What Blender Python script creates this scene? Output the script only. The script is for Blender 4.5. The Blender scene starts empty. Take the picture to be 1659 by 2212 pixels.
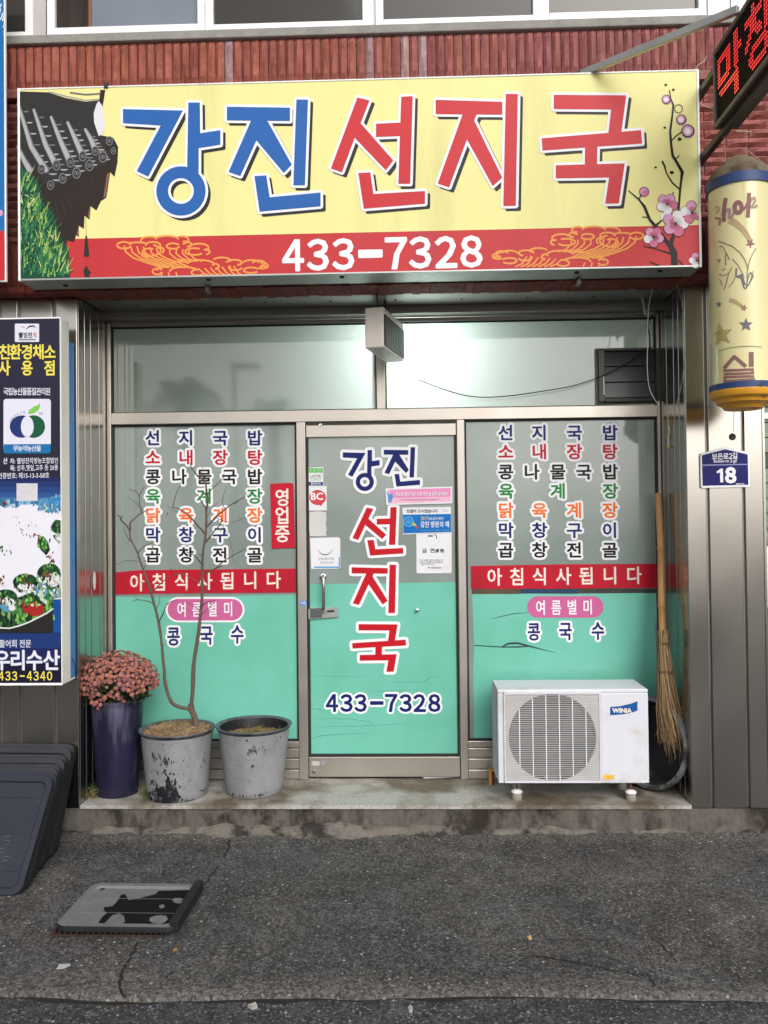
import bpy, math, random
from mathutils import Vector, Matrix
R_ = random.Random(7)
SC = bpy.context.scene
COL = SC.collection

# ------------------------------------------------------------------ camera
YAW, PIT, ROL = math.radians(1.839), math.radians(0.856), math.radians(-0.619)
CAM = Vector((0.0, -4.46, 1.67))
FPX = 3270.0 / 1.8232          # focal length in "D" pixels (picture 1659 x 2212)
def cam_axes():
    cy, sy, cp, sp = math.cos(YAW), math.sin(YAW), math.cos(PIT), math.sin(PIT)
    fwd = Vector((-sy*cp, cy*cp, sp)); right = Vector((cy, sy, 0)); up = right.cross(fwd)
    cr, sr = math.cos(ROL), math.sin(ROL)
    return cr*right + sr*up, -sr*right + cr*up, fwd
AR, AU, AF = cam_axes()
cd = bpy.data.cameras.new('camera'); cam = bpy.data.objects.new('camera', cd); COL.objects.link(cam)
cam.matrix_world = Matrix(((AR.x, AU.x, -AF.x, CAM.x), (AR.y, AU.y, -AF.y, CAM.y), (AR.z, AU.z, -AF.z, CAM.z), (0, 0, 0, 1)))
cd.sensor_fit = 'VERTICAL'; cd.sensor_height = 36; cd.lens = 36*3270/4032; cd.clip_start = 0.05; cd.clip_end = 400
SC.camera = cam

# ------------------------------------------------------------------ light
SUN_EL, SUN_AZ = math.radians(36), math.radians(160)      # azimuth measured from +y clockwise
w = bpy.data.worlds.new('World'); SC.world = w; w.use_nodes = True
nt = w.node_tree; bg = nt.nodes['Background']
sky = nt.nodes.new('ShaderNodeTexSky'); sky.sky_type = 'NISHITA'; sky.sun_disc = False
sky.sun_elevation = SUN_EL; sky.sun_rotation = SUN_AZ; sky.dust_density = 4.0; sky.air_density = 1.0
hs = nt.nodes.new('ShaderNodeHueSaturation'); hs.inputs['Saturation'].default_value = 0.22
nt.links.new(sky.outputs[0], hs.inputs['Color']); nt.links.new(hs.outputs[0], bg.inputs['Color'])
bg.inputs['Strength'].default_value = 0.15
sd = bpy.data.lights.new('sun', 'SUN'); sun = bpy.data.objects.new('sun', sd); COL.objects.link(sun)
sd.energy = 0.7; sd.angle = math.radians(40); sd.color = (1.0, 0.965, 0.92)
sdir = Vector((math.sin(SUN_AZ)*math.cos(SUN_EL), math.cos(SUN_AZ)*math.cos(SUN_EL), math.sin(SUN_EL)))
sun.rotation_euler = sdir.to_track_quat('Z', 'Y').to_euler(); sun.location = (0, -6, 9)
SC.view_settings.view_transform = 'Standard'; SC.view_settings.look = 'None'
SC.view_settings.exposure = 0.20; SC.view_settings.gamma = 1.0
SC.cycles.max_bounces = 8

# ------------------------------------------------------------------ pixel -> place on a real plane
def ray(x, y):
    return (AR*((x-829.3)/FPX) - AU*((y-1105.8)/FPX) + AF)
def P(x, y, Y):                      # on the vertical plane y = Y
    d = ray(x, y); return CAM + d*((Y-CAM.y)/d.y)
def PZ(x, y, Z):                     # on the horizontal plane z = Z
    d = ray(x, y); return CAM + d*((Z-CAM.z)/d.z)
def PXP(x, y, X):                    # on the plane x = X
    d = ray(x, y); return CAM + d*((X-CAM.x)/d.x)
def PS(Y): return (Y-CAM.y)/FPX      # metres per D pixel at plane Y

# ------------------------------------------------------------------ materials
def lin(c):
    c /= 255.0
    return c/12.92 if c <= 0.04045 else ((c+0.055)/1.055)**2.4
def C(r, g, b, k=0.9): return (min(lin(r)*k, .85), min(lin(g)*k, .85), min(lin(b)*k, .85), 1)
MATS = {}
def mat(name, col, rough=0.5, metal=0.0, var=0.0, vscale=6.0, bump=0.0, bscale=60.0, spec=0.4,
        col2=None, c2scale=3.0, c2lo=0.5, c2hi=0.62, stretch=(1, 1, 1), attr=False, coat=0.0, rvar=0.0, detail=6, spots=None, spotamp=.2, nrough=.6):
    if name in MATS: return MATS[name]
    m = bpy.data.materials.new(name); m.use_nodes = True; t = m.node_tree; L = t.links
    b = t.nodes['Principled BSDF']; b.inputs['Roughness'].default_value = rough; b.inputs['Metallic'].default_value = metal
    b.inputs['Specular IOR Level'].default_value = spec; b.inputs['Base Color'].default_value = col
    b.inputs['Coat Weight'].default_value = coat; b.inputs['Coat Roughness'].default_value = 0.08
    tc = t.nodes.new('ShaderNodeTexCoord'); mp = t.nodes.new('ShaderNodeMapping'); mp.inputs['Scale'].default_value = stretch
    L.new(tc.outputs['Object'], mp.inputs['Vector'])
    def noise(s, d=detail):
        n = t.nodes.new('ShaderNodeTexNoise'); n.inputs['Scale'].default_value = s; n.inputs['Detail'].default_value = d
        n.inputs['Roughness'].default_value = nrough; L.new(mp.outputs[0], n.inputs['Vector']); return n
    cur = None
    if attr:
        a = t.nodes.new('ShaderNodeAttribute'); a.attribute_name = 'tint'; mx = t.nodes.new('ShaderNodeMix'); mx.data_type = 'RGBA'; mx.blend_type = 'MULTIPLY'
        mx.inputs[0].default_value = 1; mx.inputs[6].default_value = col; L.new(a.outputs['Color'], mx.inputs[7]); cur = mx.outputs[2]
    if col2:
        n = noise(c2scale); r = t.nodes.new('ShaderNodeMapRange'); r.inputs[1].default_value = c2lo; r.inputs[2].default_value = c2hi
        val = n.outputs['Fac']
        for (sp, sr) in (spots or []):
            vd = t.nodes.new('ShaderNodeVectorMath'); vd.operation = 'DISTANCE'; vd.inputs[1].default_value = sp; L.new(tc.outputs['Object'], vd.inputs[0])
            rr = t.nodes.new('ShaderNodeMapRange'); rr.inputs[1].default_value = 0; rr.inputs[2].default_value = sr; rr.inputs[3].default_value = spotamp; rr.inputs[4].default_value = 0; L.new(vd.outputs['Value'], rr.inputs[0])
            ad = t.nodes.new('ShaderNodeMath'); ad.operation = 'ADD'; L.new(val, ad.inputs[0]); L.new(rr.outputs[0], ad.inputs[1]); val = ad.outputs[0]
        L.new(val, r.inputs[0]); mx = t.nodes.new('ShaderNodeMix'); mx.data_type = 'RGBA'
        L.new(r.outputs[0], mx.inputs[0])
        if cur: L.new(cur, mx.inputs[6])
        else: mx.inputs[6].default_value = col
        mx.inputs[7].default_value = col2; cur = mx.outputs[2]
    if var:
        n = noise(vscale); r = t.nodes.new('ShaderNodeMapRange'); r.inputs[1].default_value = .25; r.inputs[2].default_value = .75
        r.inputs[3].default_value = 1-var; r.inputs[4].default_value = 1+var; L.new(n.outputs['Fac'], r.inputs[0])
        mx = t.nodes.new('ShaderNodeMix'); mx.data_type = 'RGBA'; mx.blend_type = 'MULTIPLY'; mx.inputs[0].default_value = 1
        if cur: L.new(cur, mx.inputs[6])
        else: mx.inputs[6].default_value = col
        L.new(r.outputs[0], mx.inputs[7]); cur = mx.outputs[2]
    if cur: L.new(cur, b.inputs['Base Color'])
    if rvar:
        n = noise(vscale*1.7); r = t.nodes.new('ShaderNodeMapRange'); r.inputs[1].default_value = .3; r.inputs[2].default_value = .7
        r.inputs[3].default_value = max(rough-rvar, .02); r.inputs[4].default_value = rough+rvar; L.new(n.outputs['Fac'], r.inputs[0]); L.new(r.outputs[0], b.inputs['Roughness'])
    if bump:
        n = noise(bscale); bp = t.nodes.new('ShaderNodeBump'); bp.inputs['Strength'].default_value = bump; bp.inputs['Distance'].default_value = 0.01
        L.new(n.outputs['Fac'], bp.inputs['Height']); L.new(bp.outputs[0], b.inputs['Normal'])
    MATS[name] = m; return m
def emit(name, col, s):
    m = bpy.data.materials.new(name); m.use_nodes = True; b = m.node_tree.nodes['Principled BSDF']
    b.inputs['Base Color'].default_value = col; b.inputs['Emission Color'].default_value = col; b.inputs['Emission Strength'].default_value = s
    b.inputs['Roughness'].default_value = .3
    MATS[name] = m; return m
def vinyl(name, r, g, b, k=0.9, **kw):
    kw.setdefault('rough', .36); kw.setdefault('spec', .15); kw.setdefault('var', .05); kw.setdefault('vscale', 3); return mat(name, C(r, g, b, k), **kw)

STEEL = mat('stainless_steel', (.45, .425, .39, 1), .22, 1.0, var=.07, vscale=1.2, bump=.05, bscale=1.6, rvar=.05, stretch=(1, 1, .6), detail=1.5)
STEEL_D = mat('dull_steel', (.30, .285, .265, 1), .36, .9, var=.10, vscale=2, rvar=.05, detail=2)
FRAME = mat('bronze_anodised_frame', (.52, .475, .425, 1), .36, .85, var=.08, vscale=3, rvar=.05, detail=3)
DARKGAP = mat('dark_gasket', (.018, .018, .018, 1), .6)
ALU = mat('grey_aluminium', (.40, .41, .40, 1), .4, .6, var=.12, vscale=4)
CHROME = mat('chrome', (.75, .75, .75, 1), .12, 1.0)
WHITEP = mat('white_pvc', C(246, 246, 248, .95), .35, var=.05, vscale=3, col2=C(205, 200, 188), c2scale=7, c2lo=.62, c2hi=.8)
BRICK = mat('split_face_brick', (1, 1, 1, 1), .75, attr=True, var=.22, vscale=22, bump=.5, bscale=45, spec=.25)
LEDGE = mat('brick_ledge', C(150, 92, 88), .6, var=.2, vscale=8, col2=C(160, 130, 130), c2scale=4)
CONC = mat('stained_concrete', C(110, 105, 98, .8), .85, var=.36, vscale=14, bump=.6, bscale=50, col2=C(58, 52, 46, .8), nrough=.72, c2scale=4.6, c2lo=.46, c2hi=.60, spec=.2, stretch=(1, 1, .6))
MORTAR = mat('pale_mortar', C(124, 118, 110, .8), .9, var=.3, vscale=18, bump=.8, bscale=60, col2=C(62, 58, 54, .8), c2scale=5, c2lo=.5, c2hi=.58, spec=.2)
GREYPOT = None

# glass: frosted film behind a glossy sheet
def frosted(name, col, transl, tcol, rough=.1):
    m = bpy.data.materials.new(name); m.use_nodes = True; t = m.node_tree; L = t.links
    for n in list(t.nodes):
        if n.type == 'BSDF_PRINCIPLED': t.nodes.remove(n)
    out = [n for n in t.nodes if n.type == 'OUTPUT_MATERIAL'][0]
    tc = t.nodes.new('ShaderNodeTexCoord')
    n = t.nodes.new('ShaderNodeTexNoise'); n.inputs['Scale'].default_value = 1.6; n.inputs['Detail'].default_value = 5; L.new(tc.outputs['Object'], n.inputs['Vector'])
    r = t.nodes.new('ShaderNodeMapRange'); r.inputs[1].default_value = .3; r.inputs[2].default_value = .7; r.inputs[3].default_value = .82; r.inputs[4].default_value = 1.12; L.new(n.outputs['Fac'], r.inputs[0])
    mx = t.nodes.new('ShaderNodeMix'); mx.data_type = 'RGBA'; mx.blend_type = 'MULTIPLY'; mx.inputs[0].default_value = 1; mx.inputs[6].default_value = col; L.new(r.outputs[0], mx.inputs[7])
    d = t.nodes.new('ShaderNodeBsdfDiffuse'); L.new(mx.outputs[2], d.inputs['Color'])
    tr = t.nodes.new('ShaderNodeBsdfTranslucent'); tr.inputs['Color'].default_value = tcol
    a = t.nodes.new('ShaderNodeMixShader'); a.inputs[0].default_value = transl; L.new(d.outputs[0], a.inputs[1]); L.new(tr.outputs[0], a.inputs[2])
    g = t.nodes.new('ShaderNodeBsdfGlossy'); g.inputs['Roughness'].default_value = rough; g.inputs['Color'].default_value = (1, 1, 1, 1)
    f = t.nodes.new('ShaderNodeFresnel'); f.inputs['IOR'].default_value = 1.85
    b = t.nodes.new('ShaderNodeMixShader'); L.new(f.outputs[0], b.inputs[0]); L.new(a.outputs[0], b.inputs[1]); L.new(g.outputs[0], b.inputs[2])
    L.new(b.outputs[0], out.inputs['Surface']); MATS[name] = m; return m
GLASS_T = frosted('frosted_transom_glass', C(142, 154, 144, .75), .5, (.80, .93, .88, 1), .05)
GLASS_W = frosted('frosted_window_glass', C(150, 164, 158, .85), .05, (.7, .8, .76, 1), .06)
GLASS_D = mat('dark_upper_glass', C(58, 55, 52, .8), .06, var=.15, vscale=2, spec=.3)

WHITE = vinyl('white_vinyl', 240, 240, 244, .95)
NAVY = vinyl('navy_vinyl', 26, 38, 108)
CRIM = vinyl('crimson_vinyl', 196, 28, 48)
BLACKV = vinyl('black_vinyl', 26, 26, 30)
GREENV = vinyl('green_vinyl', 40, 140, 66)
ORANGE = vinyl('orange_vinyl', 248, 120, 44)
TEAL = mat('teal_film', C(122, 205, 184, .86), .28, var=.04, vscale=6, bump=.08, bscale=7, spec=.35, coat=.25, col2=C(108, 194, 166, .86), c2scale=1.3, c2lo=.42, c2hi=.68, detail=4)
PINK = vinyl('pink_vinyl', 208, 104, 158)
YEL = mat('sign_yellow', C(238, 232, 156, .92), .38, spec=.2, var=.03, vscale=2, col2=C(222, 214, 146, .92), c2scale=1.6, c2lo=.55, c2hi=.75, stretch=(2.2, 1, .35))
RED = mat('sign_red', C(200, 56, 60, .9), .38, spec=.2, var=.05, vscale=2, col2=C(184, 66, 78, .9), c2scale=1.4, c2lo=.55, c2hi=.8, stretch=(3, 1, .3))
SRED = vinyl('sign_letter_red', 206, 58, 64)
SBLUE = vinyl('sign_letter_blue', 46, 102, 176)
SSHADOW = vinyl('sign_drop_black', 52, 48, 50)

# ------------------------------------------------------------------ mesh builder
class MB:
    def __init__(s): s.v = []; s.f = []; s.mi = []; s.mats = []; s.tint = []; s.cur = (1, 1, 1)
    def m(s, M):
        if M not in s.mats: s.mats.append(M)
        return s.mats.index(M)
    def face(s, pts, M):
        k = len(s.v); s.v += [tuple(p) for p in pts]; s.f.append(tuple(range(k, k+len(pts)))); s.mi.append(s.m(M)); s.tint.append(s.cur)
    def mesh(s, pts, faces, M):
        k = len(s.v); s.v += [tuple(p) for p in pts]; i = s.m(M)
        for f in faces: s.f.append(tuple(k+a for a in f)); s.mi.append(i); s.tint.append(s.cur)
    def box(s, x0, x1, y0, y1, z0, z1, M):
        p = [(x0,y0,z0),(x1,y0,z0),(x1,y1,z0),(x0,y1,z0),(x0,y0,z1),(x1,y0,z1),(x1,y1,z1),(x0,y1,z1)]
        s.mesh(p, [(0,3,2,1),(4,5,6,7),(0,1,5,4),(1,2,6,5),(2,3,7,6),(3,0,4,7)], M)
    def obox(s, c, ax, ay, az, M):          # oriented box: centre + half-axis vectors
        c, ax, ay, az = map(Vector, (c, ax, ay, az))
        p = [c-ax-ay-az, c+ax-ay-az, c+ax+ay-az, c-ax+ay-az, c-ax-ay+az, c+ax-ay+az, c+ax+ay+az, c-ax+ay+az]
        s.mesh(p, [(0,3,2,1),(4,5,6,7),(0,1,5,4),(1,2,6,5),(2,3,7,6),(3,0,4,7)], M)
    def bar(s, a, b, t, M, t2=None):
        a, b = Vector(a), Vector(b); d = (b-a); l = d.length; d.normalize()
        u = d.cross(Vector((0, 0, 1)))
        if u.length < 1e-3: u = Vector((1, 0, 0))
        u.normalize(); q = u.cross(d); s.obox((a+b)/2, d*l/2, u*t/2, q*(t2 or t)/2, M)
    def tube(s, pts, r, M, n=8, caps=True):
        pts = [Vector(p) for p in pts]; N = len(pts); rr = r if isinstance(r, (list, tuple)) else [r]*N
        ref = Vector((0.13, 0.9, 0.31)); vs = []; fs = []
        for i, p in enumerate(pts):
            d = (pts[min(i+1, N-1)]-pts[max(i-1, 0)])
            if d.length < 1e-9: d = Vector((0, 0, 1))
            d.normalize(); u = d.cross(ref)
            if u.length < .1: u = d.cross(Vector((1, 0, 0)))
            u.normalize(); q = d.cross(u)
            for k in range(n):
                a = 2*math.pi*k/n; vs.append(p+(u*math.cos(a)+q*math.sin(a))*rr[i])
        for i in range(N-1):
            for k in range(n): fs.append((i*n+k, i*n+(k+1) % n, (i+1)*n+(k+1) % n, (i+1)*n+k))
        if caps: fs.append(tuple(range(n-1, -1, -1))); fs.append(tuple((N-1)*n+k for k in range(n)))
        s.mesh(vs, fs, M)
    def lathe(s, c, prof, M, n=40, axis=None):
        c = Vector(c); ax = Vector(axis or (0, 0, 1)).normalized()
        u = ax.orthogonal().normalized() if axis else Vector((1, 0, 0)); q = ax.cross(u); vs = []; fs = []
        for (r, h) in prof:
            for k in range(n):
                a = 2*math.pi*k/n; vs.append(c+ax*h+(u*math.cos(a)+q*math.sin(a))*r)
        for i in range(len(prof)-1):
            for k in range(n): fs.append((i*n+k, i*n+(k+1) % n, (i+1)*n+(k+1) % n, (i+1)*n+k))
        s.mesh(vs, fs, M)
    # ---- flat graphics printed or stuck on the plane y = Y, given in picture pixels
    def fpoly(s, pts, Y, M): s.face([P(x, y, Y) for x, y in pts], M)
    def frect(s, x0, y0, x1, y1, Y, M): s.fpoly([(x0, y0), (x1, y0), (x1, y1), (x0, y1)], Y, M)
    def fdisc(s, cx, cy, rx, Y, M, ry=None, n=20, a0=0, a1=360):
        ry = ry or rx; pts = [(cx+rx*math.cos(math.radians(a0+(a1-a0)*k/n)), cy+ry*math.sin(math.radians(a0+(a1-a0)*k/n))) for k in range(n if a1-a0 == 360 else n+1)]
        s.fpoly(pts, Y, M)
    def fring(s, cx, cy, ro, ri, Y, M, n=32):
        vs = []; fs = []
        for k in range(n):
            a = 2*math.pi*k/n; vs += [P(cx+ro*math.cos(a), cy+ro*math.sin(a), Y), P(cx+ri*math.cos(a), cy+ri*math.sin(a), Y)]
        for k in range(n): j = (k+1) % n; fs.append((2*k, 2*j, 2*j+1, 2*k+1))
        s.mesh(vs, fs, M)
    def fline(s, pts, wd, Y, M, disc=True):
        ws = wd if isinstance(wd, (list, tuple)) else [wd]*len(pts); q = 0
        for i in range(len(pts)-1):
            (x0, y0), (x1, y1) = pts[i], pts[i+1]; dx, dy = x1-x0, y1-y0; l = math.hypot(dx, dy) or 1; nx, ny = -dy/l/2, dx/l/2
            s.fpoly([(x0+nx*ws[i], y0+ny*ws[i]), (x1+nx*ws[i+1], y1+ny*ws[i+1]), (x1-nx*ws[i+1], y1-ny*ws[i+1]), (x0-nx*ws[i], y0-ny*ws[i])], Y-q*4e-6, M); q += 1
        if disc:
            for i, (x, y) in enumerate(pts): s.fdisc(x, y, ws[i]/2, Y-q*4e-6, M, n=8); q += 1
    def build(s, name, parent=None, smooth=False, bevel=0, seg=2, org=None, tint=False):
        o_ = Vector(org) if org is not None else (Vector(parent['_w']) if parent is not None and '_w' in parent else Vector((0, 0, 0)))
        me = bpy.data.meshes.new(name); me.from_pydata([tuple(Vector(p)-o_) for p in s.v], [], s.f)
        for M in s.mats: me.materials.append(M)
        me.polygons.foreach_set('material_index', s.mi)
        if smooth: me.polygons.foreach_set('use_smooth', [True]*len(me.polygons))
        if tint:
            at = me.color_attributes.new('tint', 'FLOAT_COLOR', 'CORNER'); d = []
            for p, t in zip(me.polygons, s.tint):
                for _ in p.loop_indices: d += [t[0], t[1], t[2], 1.0]
            at.data.foreach_set('color', d)
        me.update()
        o = bpy.data.objects.new(name, me); COL.objects.link(o)
        if parent is not None: o.parent = parent; WP[o.name] = o_
        else: o.location = o_
        o['_w'] = tuple(o_)
        if bevel:
            b = o.modifiers.new('bevel', 'BEVEL'); b.width = bevel; b.segments = seg; b.limit_method = 'ANGLE'; b.angle_limit = math.radians(35); b.harden_normals = False
        if smooth:
            try:
                me.set_sharp_from_angle(angle=math.radians(40))
            except Exception: pass
        return o
WP = {}
def thing(name, label, cat, loc=(0, 0, 0), group=None):
    o = bpy.data.objects.new(name, None); COL.objects.link(o); o.location = loc; o['_w'] = tuple(loc); o.empty_display_size = .1
    tag(o, label, cat, group); return o
def tag(o, label=None, cat=None, group=None, kind=None):
    if label: o['label'] = label
    if cat: o['category'] = cat
    if group: o['group'] = group
    if kind: o['kind'] = kind
    return o

# ------------------------------------------------------------------ lettering (Blender's built-in font)
GC = {}
def glyph(s, bold=0):
    bold = 0; k = s
    if k not in GC:
        c = bpy.data.curves.new('g', 'FONT'); c.body = s; c.size = 1; c.offset = bold; c.resolution_u = 2; c.fill_mode = 'FRONT'
        o = bpy.data.objects.new('g', c); me = bpy.data.meshes.new_from_object(o)
        vs = [(v.co.x, v.co.y) for v in me.vertices]; fs = [tuple(p.vertices) for p in me.polygons]
        cnt = {}
        for f in fs:
            for a, b in zip(f, f[1:]+f[:1]): e = (min(a, b), max(a, b)); cnt[e] = cnt.get(e, 0)+1
        bd = [e for e, n in cnt.items() if n == 1]
        xs = [v[0] for v in vs] or [0]; ys = [v[1] for v in vs] or [0]
        GC[k] = (vs, fs, bd, (min(xs), min(ys), max(xs), max(ys)))
        bpy.data.objects.remove(o); bpy.data.curves.remove(c); bpy.data.meshes.remove(me)
    return GC[k]
def place2(mb, vs, fs, bd, T, Y, M, omat, ow, bw=0):
    """T maps glyph coords -> world (x, z); ow outline width in metres"""
    for omat, ow in ((omat, ow+bw), (M if bw else None, bw)):
        if not omat: continue
        q = 0; n = 8; W = [T(v) for v in vs]
        for f in fs: pass
        used = sorted({a for e in bd for a in e})
        for a in used:
            x, z = W[a]; mb.face([(x+ow*math.cos(2*math.pi*(k+.5)/n), Y-q*4e-6, z+ow*math.sin(2*math.pi*(k+.5)/n)) for k in range(n)], omat); q += 1
        for a, b in bd:
            (x0, z0), (x1, z1) = W[a], W[b]; dx, dz = x1-x0, z1-z0; l = math.hypot(dx, dz)
            if l < 1e-7: continue
            nx, nz = -dz/l*ow, dx/l*ow
            mb.face([(x0+nx, Y-q*4e-6, z0+nz), (x1+nx, Y-q*4e-6, z1+nz), (x1-nx, Y-q*4e-6, z1-nz), (x0-nx, Y-q*4e-6, z0-nz)], omat); q += 1
        Y = Y-q*4e-6-(3e-4 if omat is not M else 5e-5)
    mb.mesh([(T(v)[0], Y, T(v)[1]) for v in vs], fs, M)
def put(mb, s, cx, cy, h, Y, M, w=None, bold=.02, omat=None, ow=0, fit=False):
    """h, w, ow in picture pixels. Hangul: em box; fit=True: the string's own bounding box"""
    vs, fs, bd, bb = glyph(s, bold); c = P(cx, cy, Y); k = PS(Y)
    if fit:
        bw, bh = max(bb[2]-bb[0], 1e-4), max(bb[3]-bb[1], 1e-4); mx, my = (bb[0]+bb[2])/2, (bb[1]+bb[3])/2
        sz = h*k/bh; sx = (w*k/bw) if w else sz
    else:
        rb = glyph('률', bold)[3]; mx, my = (rb[0]+rb[2])/2, (rb[1]+rb[3])/2
        sz = h*k/(rb[3]-rb[1]); sx = (w*k/(rb[2]-rb[0])) if w else sz
        if s in '지내나이미사니다아채리소': pass
    T = lambda v: (c.x+(v[0]-mx)*sx, c.z+(v[1]-my)*sz)
    place2(mb, vs, fs, bd, T, Y, M, omat, ow*k, bold*min(sx, sz))
FW = lambda s: ''.join(chr(0xFF10+int(c)) if c.isdigit() else c for c in s)      # full-width figures come from the same face as the Hangul
def letter(par, ch, x, y, h, Y, M, **kw): mb = MB(); put(mb, ch, x, y, h, Y, M, **kw); return mb.build('letter', par)
def word(mb, chars, xs, y, h, Y, M, **kw):
    if not isinstance(y, (list, tuple)): y = [y]*len(chars)
    for ch, x, yy in zip(chars, xs, y): put(mb, ch, x, yy, h, Y, M, **kw)

# sign-style glyphs traced as strokes (picture pixels on the big sign)
SG = {
 '강': ([[(265.5,235.5),(395,238.7),(320,381.4),(295.2,369.5),(347,271),(265.5,266)],
         [(406.7,221.5),(431.5,221.5),(432.3,287.7),(476,281),(476,312.5),(429,320),(429,374),(404,374)]], [(390.8,412.4,53.3,27.8)]),
 '진': ([[(490,230.5),(626.2,232.4),(626.2,261.2),(490,260)], [(543,258),(574,258),(519,380.3),(493.6,371.4)], [(560,258),(577,260),(630.2,355.4),(613,373.6),(553,302),(548,292)],
         [(640.1,215),(665.2,215),(658.6,400.2),(633.5,400.2)], [(549.5,380.3),(575,378.7),(582.5,426),(692.3,415.7),(692.3,445.5),(560.7,457)]], []),
 '선': ([[(771.7,210.6),(798.1,216.6),(779,266.2),(849.4,346.5),(833.5,368),(766,297.6),(738.6,372),(714.5,363.7)],
         [(812,267.2),(868,264.5),(868,293.6),(812,295.9)], [(866.6,209),(891.4,207.6),(885.8,396.9),(860.3,396.9)],
         [(774,373.7),(799.8,372.1),(806.4,419),(917.8,412.4),(917.8,439.9),(785.6,450.8)]], []),
 '지': ([[(941,215.6),(1084.8,219.9),(1084.8,247.7),(941,246.3)], [(1000,244),(1030,244),(970,404.5),(945.3,396.2)], [(1014,246),(1030,246),(1024,260),(1084.8,383.7),(1064.3,401.9),(1008,300),(1000,288)],
         [(1092.4,202.6),(1118.4,203),(1114,444.2),(1087,444.8)]], []),
 '국': ([[(1196,204.8),(1352.7,205.9),(1341.6,287),(1313.8,288),(1319.9,236.3),(1196,235.3)], [(1169.9,298.6),(1384.9,281),(1386.6,309.8),(1171.6,325)],
         [(1263.7,312),(1290.1,311),(1289.4,359),(1263,359)], [(1200.4,356.9),(1349.3,352.8),(1336.5,439.1),(1307,439.8),(1315.5,383.3),(1200.4,385)]], []),
}
def sgbox(g):
    ps, rs = SG[g]; xs = [p[0] for q in ps for p in q]+[r[0]+d*r[2] for r in rs for d in (-1, 1)]; ys = [p[1] for q in ps for p in q]+[r[1]+d*r[2] for r in rs for d in (-1, 1)]
    return min(xs), min(ys), max(xs), max(ys)
def signglyph(mb, g, Y, M, omat, ow, shadow=None, sh=(8, 8), box=None, grow=0):
    ps, rs = SG[g]; bx = sgbox(g); b2 = box or bx; sx, sy = (b2[2]-b2[0])/(bx[2]-bx[0]), (b2[3]-b2[1])/(bx[3]-bx[1])
    T = lambda p: (b2[0]+(p[0]-bx[0])*sx, b2[1]+(p[1]-bx[1])*sy)
    ps = [[T(p) for p in q] for q in ps]; rs = [(*T((r[0], r[1])), r[2]*(sx+sy)/2, r[3]*(sx+sy)/2) for r in rs]
    def fat(Y, M, wd, off=(0, 0)):
        q = 0
        for poly in ps:
            pp = [(x+off[0], y+off[1]) for x, y in poly]; mb.fpoly(pp, Y-q*4e-6, M); q += 1
            for (x0, y0), (x1, y1) in zip(pp, pp[1:]+pp[:1]):
                dx, dy = x1-x0, y1-y0; l = math.hypot(dx, dy) or 1; nx, ny = -dy/l*wd, dx/l*wd
                mb.fpoly([(x0+nx, y0+ny), (x1+nx, y1+ny), (x1-nx, y1-ny), (x0-nx, y0-ny)], Y-q*4e-6, M); q += 1
            for x, y in pp: mb.fdisc(x, y, wd, Y-q*4e-6, M, n=12); q += 1
        for (cx, cy, ro, ri) in rs: mb.fring(cx+off[0], cy+off[1], ro+wd, ri-wd, Y-q*4e-6, M); q += 1
    if shadow: fat(Y, shadow, 3.2, sh)
    fat(Y-.0012, omat, ow)
    q = 0
    for poly in ps: mb.fpoly(poly, Y-.0024-q*4e-6, M); q += 1
    for (cx, cy, ro, ri) in rs: mb.fring(cx, cy, ro, ri, Y-.0024-q*4e-6, M); q += 1

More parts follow.
